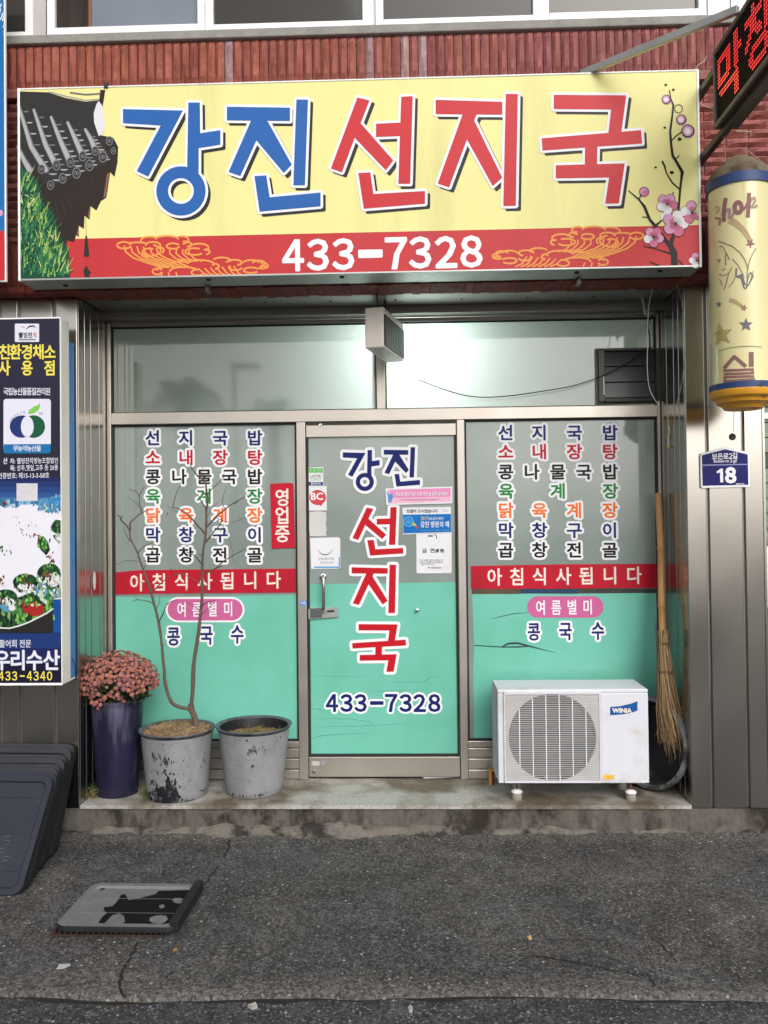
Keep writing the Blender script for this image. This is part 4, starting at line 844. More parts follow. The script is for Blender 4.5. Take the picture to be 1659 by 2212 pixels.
# ================================================================== neighbour's light box on the left pillar
YB = -.197; xr = P(132.5, 1100, YB).x; zt, zl = P(100, 685, YB).z, P(100, 1480, YB).z; xl = xr-.62
NB = thing('light_box_sign', 'tall navy light box sign with yellow lettering and vegetable picture on left pillar', 'sign', (xr-.3, -.01, zl))
m = MB(); m.box(xl, xr, YB+.004, -.085, zl, zt, mat('ivory_box', C(246, 242, 230, .95), .4, var=.06, vscale=3, col2=C(214, 200, 168), c2scale=5, c2lo=.66, c2hi=.8)); m.build('cabinet', NB, bevel=.006)
m = MB(); m.box(xl, xr-.004, -.0845, -.012, zl+.012, zt-.10, mat('blue_side_panel', C(70, 140, 206), .45, var=.08, vscale=5, col2=C(176, 200, 220), c2scale=12, c2lo=.7, c2hi=.74)); m.box(xl, xr-.0042, -.0842, -.0122, zl+.002, zl+.0118, WHITEP); m.build('side_panel', NB, bevel=.002)
m = MB(); m.box(xl, xr, YB, YB+.0035, zt-.007, zt, WHITEP); m.box(xl, xr, YB, YB+.0035, zl, zl+.012, WHITEP); m.box(xr-.004, xr, YB, YB+.0035, zl+.012, zt-.007, WHITEP); m.build('edge_trim', NB)
x0 = P(131, 1000, YB).x; DN = vinyl('box_dark_navy', 32, 30, 54, rough=.22, coat=.3)
m = MB(); m.box(xl, xr-.0042, YB+.0005, YB+.0032, zl+.0122, zt-.0072, DN); m.build('panel', NB)
m = MB(); W1 = lambda x, y: (x/7.332, 630.8+y/7.332); W6 = lambda x, y: (x/7.332, 877.7+y/7.332); W7 = lambda x, y: (x/6.722, 1179.4+y/6.722); Yb = YB-.0003; E = -60
blues = [(1030, (34, 44, 92)), (1040, (38, 58, 112)), (1052, (44, 70, 128)), (1064, (50, 86, 146)), (1074, (66, 116, 168)), (1083, (110, 160, 196))]
for i, (y, c) in enumerate(blues): m.frect(E, y, 131, blues[i+1][0] if i < 5 else 1100, Yb-.00002*i, vinyl('box_blue_%s' % 'abcdef'[i], *c))
m.frect(E, 1290, 131, 1375, Yb, vinyl('box_blue_g', 28, 80, 148)); m.frect(E, 1366, 131, 1400, Yb-.0001, vinyl('box_blue_h', 34, 58, 116)); m.frect(E, 1400, 131, 1432, Yb-.0001, vinyl('box_blue_i', 34, 40, 88))
def veg(name, cols, sc, seed=0):
    mm = bpy.data.materials.new(name); mm.use_nodes = True; t = mm.node_tree; b = t.nodes['Principled BSDF']; b.inputs['Roughness'].default_value = .35; b.inputs['Specular IOR Level'].default_value = .2
    tc = t.nodes.new('ShaderNodeTexCoord'); mp = t.nodes.new('ShaderNodeMapping'); mp.inputs['Location'].default_value = (seed, 0, seed); mp.inputs['Scale'].default_value = (1, 1, .55)
    n = t.nodes.new('ShaderNodeTexNoise'); n.inputs['Scale'].default_value = sc*.5; n.inputs['Detail'].default_value = 2; t.links.new(tc.outputs['Object'], mp.inputs[0]); t.links.new(mp.outputs[0], n.inputs['Vector'])
    mixv = t.nodes.new('ShaderNodeMix'); mixv.data_type = 'VECTOR'; mixv.inputs[0].default_value = .04; t.links.new(mp.outputs[0], mixv.inputs[4]); t.links.new(n.outputs['Color'], mixv.inputs[5])
    v = t.nodes.new('ShaderNodeTexVoronoi'); v.inputs['Scale'].default_value = sc; t.links.new(mixv.outputs[1], v.inputs['Vector']); s = t.nodes.new('ShaderNodeSeparateColor'); t.links.new(v.outputs['Color'], s.inputs[0])
    r = t.nodes.new('ShaderNodeValToRGB'); r.color_ramp.interpolation = 'CONSTANT'; els = r.color_ramp.elements
    while len(els) < len(cols): els.new(.5)
    for i, c in enumerate(cols): els[i].position = i/len(cols); els[i].color = C(*c)
    t.links.new(s.outputs[0], r.inputs[0]); n2 = t.nodes.new('ShaderNodeTexNoise'); n2.inputs['Scale'].default_value = sc*2; t.links.new(mp.outputs[0], n2.inputs['Vector'])
    mr = t.nodes.new('ShaderNodeMapRange'); mr.inputs[1].default_value = .3; mr.inputs[2].default_value = .7; mr.inputs[3].default_value = .5; mr.inputs[4].default_value = 1.5; t.links.new(n2.outputs['Fac'], mr.inputs[0])
    mx = t.nodes.new('ShaderNodeMix'); mx.data_type = 'RGBA'; mx.blend_type = 'MULTIPLY'; mx.inputs[0].default_value = 1; t.links.new(r.outputs[0], mx.inputs[6]); t.links.new(mr.outputs[0], mx.inputs[7]); t.links.new(mx.outputs[2], b.inputs['Base Color']); return mm
VG = veg('leafy_print', [(24, 44, 30), (30, 62, 38), (50, 96, 52), (84, 140, 76), (30, 50, 34), (120, 160, 100), (40, 80, 46), (34, 60, 40)], 62); VF = veg('fish_print', [(226, 226, 230), (150, 140, 140), (206, 200, 204), (110, 84, 80), (232, 232, 236), (60, 54, 54), (180, 190, 180)], 70, 3); VW = veg('pale_leaf_print', [(150, 180, 170), (90, 130, 110), (190, 206, 204), (120, 150, 140), (60, 100, 76), (206, 216, 216)], 55, 7)
fr = random.Random(9); SKY_ = vinyl('picture_white', 232, 230, 240)
m.fpoly([(E, 1076), (20, 1078), (60, 1080), (90, 1078), (131, 1068), (131, 1115), (60, 1112), (E, 1112)], Yb-.00025, veg('spray_print', [(90, 150, 190), (130, 176, 206), (60, 110, 150), (170, 200, 216), (70, 130, 180)], 40, 5)); m.fpoly([(E, 1096), (-10, 1094), (0, 1092), (10, 1097), (22, 1095), (34, 1098), (46, 1090), (62, 1090), (76, 1088), (86, 1096), (98, 1106), (104, 1108), (131, 1104), (131, 1294), (E, 1300)], Yb-.0003, SKY_)
DG = [vinyl('veg_%s' % n, *c) for n, c in (('dark', (24, 44, 30)), ('deep', (34, 78, 44)), ('green', (64, 128, 62)), ('lime', (136, 190, 88)), ('pale', (196, 216, 190)), ('red', (166, 44, 38)), ('brown', (110, 60, 50)), ('white', (226, 226, 228)), ('charcoal', (44, 42, 42)), ('sky', (90, 150, 190)), ('yellow', (210, 190, 90)), ('shadow', (204, 202, 212)), ('greyish', (170, 168, 174)))]
def blob(cx, cy, rx, ry, M, dy, n=11, j=.25): m.fpoly([(min(cx+rx*math.cos(2*math.pi*k/n)*fr.uniform(1-j, 1+j), 130.5), cy+ry*math.sin(2*math.pi*k/n)*fr.uniform(1-j, 1+j)) for k in range(n)], Yb-dy, M)
def leafs(cx, cy, sx, sy, n, cols, dy, s=(2, 6)):
    for k in range(n):
        x, y = cx+fr.gauss(0, sx), cy+fr.gauss(0, sy)
        if x > 126: continue
        blob(x, y, fr.uniform(*s)*.55, fr.uniform(*s), DG[fr.choice(cols)], dy+.000012*k, n=7, j=.4)
leafs(100, 1098, 14, 6, 26, (9, 0, 9, 4, 9), .0005); blob(122, 1085, 12, 11, vinyl('fish_blue', 52, 130, 190), .0004); leafs(120, 1092, 7, 9, 22, (9, 4, 9), .0006, (1.5, 4)); blob(10, 1088, 6, 4, DG[6], .0005)
m.fpoly([(112, 1132), (120, 1122), (131, 1124), (131, 1156), (120, 1152), (110, 1146)], Yb-.0005, VG); m.fpoly([(112, 1156), (131, 1152), (131, 1180), (124, 1172)], Yb-.0005, VF); leafs(122, 1140, 5, 6, 12, (0, 1, 2, 1, 8), .0006, (1.5, 4)); m.fpoly([(82, 1160), (94, 1158), (104, 1170), (108, 1188), (100, 1200), (88, 1188), (80, 1176)], Yb-.0005, VG); leafs(92, 1178, 7, 10, 22, (1, 2, 3, 2), .0006, (2, 5)); leafs(78, 1158, 7, 2.5, 14, (5, 5, 6), .0009, (1.5, 3.5)); leafs(108, 1208, 3, 7, 12, (0, 6, 5), .0006, (1.5, 4)); leafs(2, 1186, 9, 6, 26, (1, 2, 0), .0006, (1.5, 4)); leafs(60, 1135, 34, 24, 30, (7, 7, 7, 12, 12, 12, 6), .0004, (.8, 3.4)); leafs(48, 1146, 2, 5, 5, (5, 6), .0006, (1.5, 3))
m.fpoly([(E, 1290), (0, 1280), (20, 1285), (40, 1290), (70, 1278), (100, 1290), (114.5, 1296), (114.5, 1367), (E, 1367)], Yb-.0005, VG)
def dish(cx, cy, rx, ry, dy):
    m.fdisc(cx, cy, rx, Yb-dy, VF, ry=ry, n=24); m.fdisc(cx, cy-2, rx*.97, Yb-dy-.0001, VG, ry=ry*.86, n=24); m.fdisc(cx+2, cy+ry*.35, rx*.7, Yb-dy-.00015, VF, ry=ry*.36, n=18); leafs(cx, cy-ry*.4, rx*.4, ry*.22, 12, (1, 2, 1, 3), dy+.0002, (2, 5)); leafs(cx-2, cy, rx*.15, ry*.2, 6, (5, 6), dy+.0006, (2, 4)); leafs(cx, cy+ry*.4, rx*.4, ry*.16, 14, (7, 7, 8, 4), dy+.0007, (2, 5))
dish(110, 1244, 24, 26, .0006) if False else None
m.fpoly([(80, 1240), (92, 1232), (104, 1262), (131, 1268), (131, 1290), (114, 1294), (84, 1290), (72, 1270)], Yb-.00055, VW); m.fpoly([(80, 1238)]+arcp(106, 1240, 26, 23, 180, 335, 14)+[(131, 1240), (128, 1270), (110, 1276), (92, 1258)], Yb-.0006, VG); m.fdisc(114, 1252, 17, Yb-.0007, VF, ry=16, n=20); leafs(110, 1232, 9, 7, 36, (1, 2, 3, 1), .0008, (2, 5)); leafs(112, 1255, 10, 6, 26, (7, 7, 4, 6), .0012, (2, 6)); leafs(104, 1243, 4, 4, 8, (5, 6), .0013, (2, 4))
dish(55, 1260, 28, 22, .0010); leafs(95, 1285, 10, 12, 30, (4, 2, 9, 4), .0011, (3, 8)); dish(12, 1292, 26, 20, .0013); leafs(4, 1260, 8, 7, 16, (7, 6, 6), .0014, (3, 6))
leafs(40, 1330, 34, 14, 22, (0, 1, 2, 0, 3, 0), .0016, (3, 7)); leafs(70, 1330, 20, 6, 20, (3, 2), .0022, (4, 9)); leafs(104, 1305, 6, 14, 24, (2, 3, 1), .0018, (3, 8)); leafs(58, 1297, 5, 7, 12, (3, 2), .0022, (3, 6))
blob(76, 1316, 20, 15, DG[5], .0026, n=16, j=.07); blob(70, 1307, 4, 3, DG[4], .0029); blob(84, 1306, 3, 2, DG[4], .0029); m.fline([(78, 1300), (80, 1310)], 3, Yb-.003, DG[3]); m.fline([(50, 1302), (52, 1316), (56, 1330)], [5, 6, 1.5], Yb-.0027, DG[5]); blob(26, 1313, 7.5, 6.5, DG[7], .0026, n=14, j=.05); m.fline([(5, 1310), (16, 1318)], 10, Yb-.0025, DG[9])
rim = [(E, 1358), (0, 1356), (20, 1357), (40, 1352), (62, 1344), (82, 1334), (100, 1325), (114, 1315)]; m.fpoly(rim+[(114.5, 1367), (E, 1367)], Yb-.0028, DG[8]); m.fline(rim, 3, Yb-.003, DG[7])
m.build('food_picture', NB)
m = MB(); Yt = YB-.0008; YV = vinyl('box_yellow', 236, 220, 92); LW = vinyl('box_white', 226, 226, 240)
def rrect(mb, x0, y0, x1, y1, r, Y, M): mb.fpoly([p for cx, cy, a in ((x1-r, y1-r, 0), (x0+r, y1-r, 90), (x0+r, y0+r, 180), (x1-r, y0+r, 270)) for p in arcp(cx, cy, r, r, a, a+90, 5)], Y, M)
rrect(m, 32, 699, 84.5, 738.5, 2, Yt, LW); RD = vinyl('logo_red', 206, 70, 70); LG = vinyl('logo_green', 40, 84, 60)
word(m, '웰빙잔', (44.5, 54.8, 65), 724, 12, Yt-.0004, BLACKV, w=9, bold=.03); put(m, '치', 75.2, 724, 11, Yt-.0004, RD, w=8, bold=.03); m.fline([(56, 711), (64, 705), (72, 704), (77, 708)], [1, 3, 3, .6], Yt-.0004, BLACKV); m.fline([(47, 706), (54, 707)], [2, 1], Yt-.0004, RD); m.frect(40, 732, 77, 735, Yt-.0004, vinyl('tiny_print', 130, 130, 132))
word(m, '친환경채소', (10.2, 33.4, 58.6, 83.2, 107.7), 760.4, 31, Yt, YV, w=24, bold=.03); word(m, '사용점', (9.5, 58.6, 107.7), 795, 31, Yt, YV, w=24, bold=.03)
word(m, '국립농산물품질관리원', [12.5+10.15*k for k in range(10)], 845.6, 15.5, Yt, LW, w=10.2, bold=.02)
rrect(m, 7.5, 861.5, 109.8, 979, 6, Yt, LW); BB = vinyl('logo_band', 30, 112, 170); m.fpoly([(8, 959.5), (109.8, 959), (109.8, 973)]+arcp(103.8, 973, 6, 6, 0, 90, 5)+arcp(13.5, 973.5, 6, 6, 90, 180, 5), Yt-.0004, BB)
word(m, '무농약농산물', [33.5+10*k for k in range(6)], 968.4, 12, Yt-.0008, LW, w=10)
m.fdisc(47, 921.3, 26, Yt-.0004, vinyl('logo_navy', 40, 54, 112), ry=24.2, n=36); m.fdisc(72.3, 921.3, 25, Yt-.0005, vinyl('logo_dark_green', 28, 92, 62), ry=24.4, n=36); m.fdisc(58.9, 921.3, 13.8, Yt-.0008, LW, ry=22.5, n=30); m.fline([(58.9, 897), (58.9, 902)], 2, Yt-.0008, LW); m.fline([(58.9, 942), (58.9, 946)], 2, Yt-.0008, LW)
m.fpoly([(60, 894), (62.7, 885.8), (73.6, 877.7), (81.8, 875), (85.2, 870), (86.6, 876.3), (83.2, 885.8), (72.3, 892.7)], Yt-.0006, vinyl('logo_leaf', 132, 200, 88))
GT = vinyl('tiny_grey', 170, 172, 184)
for ch, a in zip('친환경농산물', range(6)): th = math.radians(205+a*13); put(m, ch, 52+33*math.cos(th), 925+33*math.sin(th)*1.05, 5, Yt-.0006, GT, w=4)
put(m, '인증', 88, 893, 6, Yt-.0006, GT, w=9, fit=True)
put(m, '산', 11.5, 995.7, 13, Yt, LW, w=9); put(m, '자:', 27, 995.7, 12, Yt, LW, w=11, fit=True); put(m, '웰빙잔치영농조합법인', 81.3, 994.8, 13, Yt, LW, w=91, fit=True, bold=.015); put(m, '목:', 27.5, 1011.4, 12, Yt, LW, w=11, fit=True); put(m, '상추,깻잎,고추 등 20종', 81.3, 1010.4, 13.5, Yt, LW, w=91, fit=True, bold=.015); put(m, '인증번호: 제15-13-3-58호', 51.5, 1027, 13, Yt, LW, w=113, fit=True, bold=.015)
m.frect(35.7, 1044, 81, 1082, Yt, vinyl('blank_label', 214, 210, 216, var=.1, vscale=40))
put(m, '활어회 전문', 33, 1390, 17, Yt, LW, w=70, fit=True, bold=.015); word(m, '우리수산', (4, 38.7, 74.4, 111), 1426, 41, Yt, LW, w=34, bold=.03); word(m, [FW(c) for c in '4334340'], (2.5, 17, 31.5, 63.5, 78, 92.5, 107), 1459.8, 19.5, Yt, YV, bold=.02, w=11, fit=True); put(m, '–', 48, 1460, 2.4, Yt, YV, w=10, fit=True)
m.build('lettering', NB)
m = MB(); m.obox(P(147, 743, -.09), (.004, 0, 0), (0, .012, 0), (0, 0, .009), STEEL_D); m.obox(P(147, 1422, -.09), (.004, 0, 0), (0, .012, 0), (0, 0, .008), STEEL_D); m.build('latch', NB, bevel=.002)
string('wire', [Vector((xr+.003, -.075, P(150, 1422, -.06).z)), Vector((xr+.004, -.05, P(150, 1432, -.06).z)), Vector((xr+.004, -.035, P(150, 1455, -.06).z)), Vector((xr+.002, -.04, P(150, 1472, -.06).z))], .002, DARKGAP, 'short black wire on the blue side of the light box', 'wire')

# neighbour's sign at the top left edge
YN = -.32; xe2 = P(11, 300, YN).x; N2 = thing('neighbour_sign', 'blue and red sign edge at the upper left picture border', 'sign', (xe2-.6, -.12, 2.93))
zt2, zl2 = 4.62, P(5, 608, YN).z
m = MB(); m.box(xe2-1.2, xe2, YN+.004, YN+.022, zl2, zt2, WHITEP); m.build('cabinet', N2, bevel=.003)
m = MB(); m.box(xe2-.5, xe2-.46, YN+.022, -.12, zl2+.1, zl2+.14, STEEL_D); m.build('wall_bracket', N2)
zr = P(5, 502, YN).z; NBL = vinyl('neighbour_blue', 36, 110, 178); NRD = vinyl('neighbour_red', 200, 54, 60)
m = MB(); m.box(xe2-1.2, xe2-.006, YN, YN+.0035, zr, zt2, NBL); m.box(xe2-1.2, xe2-.006, YN, YN+.0035, zl2+.008, zr, NRD); m.build('panel', N2)
m = MB()
for k in range(16): x, y = R_.uniform(-8, 7), R_.uniform(10, 66); m.fline([(x, y), (x+R_.uniform(1, 5), y-R_.uniform(3, 12))], 2.2, YN-.0005, WHITE)
m.fpoly([(-6, 506), (1, 497), (6, 499), (8, 503), (3, 512), (-6, 520)], YN-.0005, NRD); m.fdisc(2, 460, 4, YN-.0006, BPK, ry=7); m.build('sign_picture', N2)

# ================================================================== things fixed round the door
# boxed loudspeaker under the soffit
f0 = P(828, 705, -.02); zT_, zB_ = P(828, 661.5, -.02).z, P(828.5, 750, -.02).z
SP = thing('loudspeaker', 'cream box loudspeaker with dark grille hanging under the sign above the door', 'speaker', (f0.x, .1, zB_))
bd = Vector((.105, .415, 0)).normalized(); ad = Vector((-bd.y, bd.x, 0)); ln, wdt = .425, .105
WCRM = mat('cream_casing', C(214, 204, 196), .5, var=.08, vscale=9, col2=C(150, 140, 132), c2scale=14, c2lo=.66, c2hi=.8)
cz = (zT_+zB_)/2; hz = (zT_-zB_)/2; base = Vector((f0.x, f0.y, cz))
m = MB(); m.obox(base+ad*wdt/2+bd*ln/2, ad*wdt/2, bd*ln/2, (0, 0, hz), WCRM); m.build('cabinet', SP, bevel=.008)
m = MB(); g0 = base-ad*.003; DGR = mat('dark_brown_grille', (.030, .022, .018, 1), .5, var=.4, vscale=60, stretch=(6, 6, .6)); m.obox(g0+bd*(ln*.5)+Vector((0, 0, -.012)), ad*.004, bd*ln*.475, (0, 0, hz*.74), DGR)
for k in range(11): m.obox(g0-ad*.004+bd*(ln*(.06+k*.088))+Vector((0, 0, -.012)), ad*.002, bd*.003, (0, 0, hz*.73), mat('grille_rib', (.05, .04, .034, 1), .5))
m.build('grille', SP)
m = MB()
for k, zz in ((.06, .84), (.32, .84)): m.obox(base-ad*.002+bd*ln*k+Vector((0, 0, hz*zz)), ad*.002, bd*.008, (0, 0, .006), CHROME)
m.build('screw', SP)
m = MB()
for k in (.12, .5): p = base+ad*wdt*.4+bd*ln*k; m.bar(p+Vector((0, 0, hz)), (p.x-.01, p.y, 2.936), .008, DARKGAP)
m.build('hanger', SP)

# exhaust fan in the right transom
FD = mat('fan_dark', (.016, .019, .018, 1), .35); FG = mat('fan_grey_casing', (.075, .078, .074, 1), .4, var=.3, vscale=8)
x0, x1, z0, z1 = P(1288, 800, .42).x, P(1425, 800, .42).x, P(1350, 871, .42).z, P(1350, 749, .42).z
EF = thing('exhaust_fan', 'dark square exhaust fan with shutter slats in the right transom corner', 'fan', ((x0+x1)/2, .44, z0))
m = MB(); m.box(x0, x1, .445, .4615, z0, z1, mat('fan_rim', (.20, .21, .20, 1), .4)); m.build('rim', EF, bevel=.006)
xi0, xi1, zi0, zi1 = P(1306, 800, .42).x, P(1416, 800, .42).x, P(1350, 859, .42).z, P(1350, 757, .42).z
m = MB(); m.box(x0+.012, xi0, .415, .4448, z0+.012, z1-.012, FG); m.box(xi1, x1-.004, .415, .4448, z0+.012, z1-.012, FD); m.box(xi0, xi1, .415, .4448, z0+.008, zi0, FD); m.box(xi0, xi1, .415, .4448, zi1, z1-.01, FG); m.build('casing', EF, bevel=.003)
for k in range(3):
    a = zi0+(zi1-zi0)*k/3; b = a+(zi1-zi0)/3; m = MB(); m.mesh([(xi0, .424, a+.004), (xi1, .424, a+.004), (xi1, .438, b-.002), (xi0, .438, b-.002), (xi0, .430, a+.002), (xi1, .430, a+.002), (xi1, .4445, b-.003), (xi0, .4445, b-.003)], [(0, 1, 2, 3), (4, 7, 6, 5), (0, 4, 5, 1), (3, 2, 6, 7), (0, 3, 7, 4), (1, 5, 6, 2)], mat('fan_slat', (.022, .028, .027, 1), .3)); m.build('slat', EF)
m = MB(); m.box(P(1303, 800, .41).x, P(1304.8, 800, .41).x, .411, .4148, P(1303, 852, .41).z, P(1303, 813, .41).z, WHITEP); m.build('pull_tab', EF)

CBL = mat('black_cable', (.02, .02, .02, 1), .5); WIRE = mat('grey_wire', C(176, 172, 164), .5)
string('cable', wp([(903, 820), (950, 838), (1000, 853), (1045, 858), (1100, 855), (1165, 846), (1234, 834), (1290, 816), (1330, 797), (1366, 777), (1398, 752)], .405), .0030, CBL, 'black cable sagging across the glowing right transom to the exhaust fan', 'cable')
string('cable', wp([(1410, 680), (1399.5, 701), (1403, 727), (1404.5, 757), (1411, 800), (1418, 838), (1421, 862)], .37), .0042, CBL, 'short black cable running down beside the exhaust fan', 'cable')
string('conduit', wp([(1380, 612), (1388, 650), (1394.6, 682)], .15), .006, WIRE, 'grey conduit dropping from the soffit above the exhaust fan', 'conduit')
string('wire', wp([(1418, 600), (1408, 630), (1401, 661), (1399, 702), (1398, 768), (1398, 802), (1403, 840), (1416, 866), (1425, 875)], .02), .0024, WIRE, 'long pale wire looping in front of the exhaust fan', 'wire')
string('wire', wp([(1456, 600), (1470.6, 645), (1477, 689), (1478, 752), (1474, 818), (1461, 874)], .012), .0018, WIRE, 'thin pale wire hanging along the right reveal edge', 'wire')
ROPE = mat('yellow_rope', C(214, 182, 104), .8); ROPW = mat('white_rope', C(236, 228, 208), .8)
def rp(lst): return [Vector((XR-.006+.0*i, P(x, y, .2).y, P(x, y, .2).z)) for i, (x, y) in enumerate(lst)]
m = MB(); q = [PXP(x, y, XR-.008) for x, y in ((1443, 895), (1444.5, 920), (1442, 928), (1441, 938), (1443, 948))]; m.tube(q, .0035, ROPE, n=6); q2 = [PXP(x, y, XR-.011) for x, y in ((1444.5, 921), (1446, 932), (1443.5, 944), (1443.5, 960), (1444, 968))]; m.tube(q2, .004, ROPW, n=6)
q3 = [PXP(x, y, XR-.010) for x, y in ((1440, 962), (1442, 967), (1447, 966))]; m.tube(q3, .004, ROPE, n=6); tag(m.build('rope', smooth=True, org=q[0]), 'short knotted yellow and white rope hanging on the right reveal', 'rope')

# banners and plaques on the glass
BRED = vinyl('banner_red', 194, 32, 52, col2=C(178, 34, 50), c2scale=2.2); CREAM = vinyl('banner_cream', 244, 232, 222)
def banner(pts, txt, label, g):
    Y = YG-.004; o = thing('banner', label, 'banner', P(*pts[3], Y), g); m = MB(); plate(m, pts, Y, YG-.0018, BRED); m.build('strip', o)
    for ch, (x, y) in zip('아침식사됩니다', txt): letter(o, ch, x, y, 35, Y-.001, CREAM, w=30, bold=.018)
    return o
gb = 'red breakfast banners on the windows'
banner([(245, 1236.5), (300, 1231.5), (420, 1230), (640, 1228), (640, 1279.5), (330, 1282), (246, 1284)], [(x, 1258.5-i*.95) for i, x in enumerate((295.6, 343.7, 392.6, 442.4, 491.3, 540.7, 590.2))], 'red breakfast banner with cream lettering on the window behind the bare tree', gb)
banner([(1016.5, 1222.5), (1200, 1219), (1421, 1217.5), (1421, 1269.5), (1200, 1271.5), (1017.5, 1271.5)], [(x, 1246.5-i*.6) for i, x in enumerate((1067.8, 1116.8, 1165.9, 1217, 1266.7, 1317.6, 1368.9))], 'red breakfast banner with cream lettering on the window above the air conditioner', gb)
# dark strip of old posters showing between banner and film (right window)
OLD = mat('old_brown_paper', C(92, 74, 56), .7, var=.3, vscale=9); Yo = YG-.0019
m = MB(); m.frect(1019, 1271, 1125, 1283, Yo, OLD); m.frect(1125, 1271, 1250, 1282, Yo, mat('old_blue_paper', C(30, 58, 92), .6)); m.frect(1250, 1271, 1421, 1281, Yo, mat('old_green_paper', C(58, 66, 56), .7, var=.3, vscale=12)); o = m.build('window_tape', w2)
Yo = .438; ob = thing('open_plaque', 'upright red plaque with cream lettering at the right edge of the left window', 'sign', P(611, 1184, .44)); m = MB(); plate(m, [(583.5, 1045), (629, 1042.5), (633.5, 1045.5), (636.8, 1183), (586.8, 1184.8)], YG-.007, YG-.0018, vinyl('plaque_red', 200, 34, 56)); m.build('plate', ob, bevel=.001)
for ch, y in zip('영업중', (1074.7, 1113.5, 1152.8)): letter(ob, ch, 609.8, y, 35, YG-.0080, CREAM, w=30, bold=.022)

# stickers and notices on the door
def notice(name, label, cat, pts, M, fn=None, dy=.003, thick=.0012, grp=None):
    Y = YG-dy; o = thing(name, label, cat, P(*pts[-1], Y), grp); m = MB(); plate(m, pts, Y, Y+thick, M); m.build('sheet', o)
    if fn: m = MB(); fn(m, Y-.0006); m.build('print', o)
    return o
PAPER = vinyl('white_paper', 236, 236, 240, rough=.6, col2=C(222, 220, 218), c2scale=9, c2lo=.55, c2hi=.8)
ZG = lambda x, y: (630.8+x/4.3205, 877.7+y/4.3205)
def f1(m, Y):
    GR = vinyl('card_green', 104, 190, 96)
    for k in range(3): m.frect(667+k*10.2, 1011, 676.4+k*10.2, 1021, Y, GR); m.fline([(669+k*10.2, 1014), (673+k*10.2, 1016), (669+k*10.2, 1018)], .7, Y-.0003, WHITE)
    put(m, 'LOTTE', 681.8, 1028.6, 5.4, Y, vinyl('card_grey', 96, 92, 110), w=22, fit=True, bold=.02); put(m, 'CARD', 682, 1035, 5.4, Y, vinyl('card_pale', 168, 196, 176), w=22, fit=True, bold=.02); m.frect(666.5, 1041, 697.5, 1048, Y, vinyl('card_blue', 52, 58, 130)); put(m, '롯데카드', 682, 1044.4, 4.8, Y-.0004, WHITE, w=22, fit=True)
notice('card_sticker', 'small green and white card company sticker at the left of the door glass', 'sticker', [(665.2, 1010), (698, 1008.8), (698.4, 1048.6), (666, 1048.8)], PAPER, f1)
def f2(m, Y):
    RDC = vinyl('card_red', 212, 76, 86); m.fdisc(686, 1074.5, 18, Y, RDC, ry=16.5, n=32); m.fpoly([(688, 1088), (699, 1083), (694, 1093), (690, 1091)], Y, RDC); put(m, 'BC', 684.5, 1072, 15, Y-.0005, WHITE, w=25, fit=True, bold=.03)
notice('card_sticker', 'square white sticker with red round logo at the left of the door glass', 'sticker', [(666, 1050), (705.3, 1049.5), (706, 1102.5), (666.8, 1102.8)], PAPER, f2)
notice('sticker_remnant', 'blank torn white sticker under the red logo sticker on the door', 'sticker', [(668, 1106), (690, 1104), (704, 1106), (705, 1120), (703.5, 1130), (706, 1146), (703, 1151), (706, 1157), (690, 1158.5), (669, 1158), (667.5, 1140)], vinyl('torn_paper', 214, 214, 212, rough=.7, var=.08))
def f3(m, Y):
    GY = vinyl('notice_grey', 128, 128, 136); m.fline(arcp(702, 1180, 17, 18, 20, 160, 14), [.5, .8, 1.2, 1.7, 2.1, 2.4, 2.6, 2.7, 2.6, 2.4, 2.1, 1.7, 1.2, .8, .5], Y, GY); put(m, '모범음식점', 704, 1206.5, 5, Y, vinyl('notice_pale', 170, 170, 178), w=34, fit=True); put(m, '강진군', 706, 1215, 4.6, Y, vinyl('notice_pale', 170, 170, 178), w=30, fit=True); m.frect(678, 1223.5, 733, 1226.6, Y, vinyl('notice_blue', 96, 160, 212)); m.frect(731.5, 1203, 734, 1224, Y, vinyl('notice_blue', 96, 160, 212))
notice('notice', 'white notice with a grey smile curve on the door above the handle', 'notice', [(669.5, 1162), (731, 1160.2), (734.8, 1164), (735, 1226), (731, 1228), (672, 1228.6)], PAPER, f3)
def f4(m, Y):
    A, Bp = vinyl('strip_pink', 236, 150, 196), vinyl('strip_light_pink', 244, 190, 216)
    m.fpoly([(838, 1057.5), (973.5, 1054), (973.5, 1083.5), (838, 1087.5)], Y, Bp); m.fpoly([(842, 1058), (973.5, 1054), (973.5, 1072), (842, 1076)], Y-.0002, A)
    m.fpoly([(836, 1060), (841, 1068), (847, 1065), (849, 1072), (845, 1085), (839, 1086)], Y-.0004, vinyl('strip_blue', 90, 150, 210)); put(m, '청소년 출입가능!! 19세 미만 술 판매 금지업소', 911, 1067, 8.6, Y-.0005, WHITE, w=113, fit=True, bold=.03); put(m, '19세 미만에게 술을 판매하지 않습니다', 905, 1078.6, 4, Y-.0005, vinyl('strip_text', 214, 150, 190), w=84, fit=True)
notice('notice', 'long pink notice strip across the door under the blue letters', 'notice', [(832.6, 1055), (976.8, 1050.8), (976.8, 1087.2), (834.2, 1091)], PAPER, f4, dy=.0075)
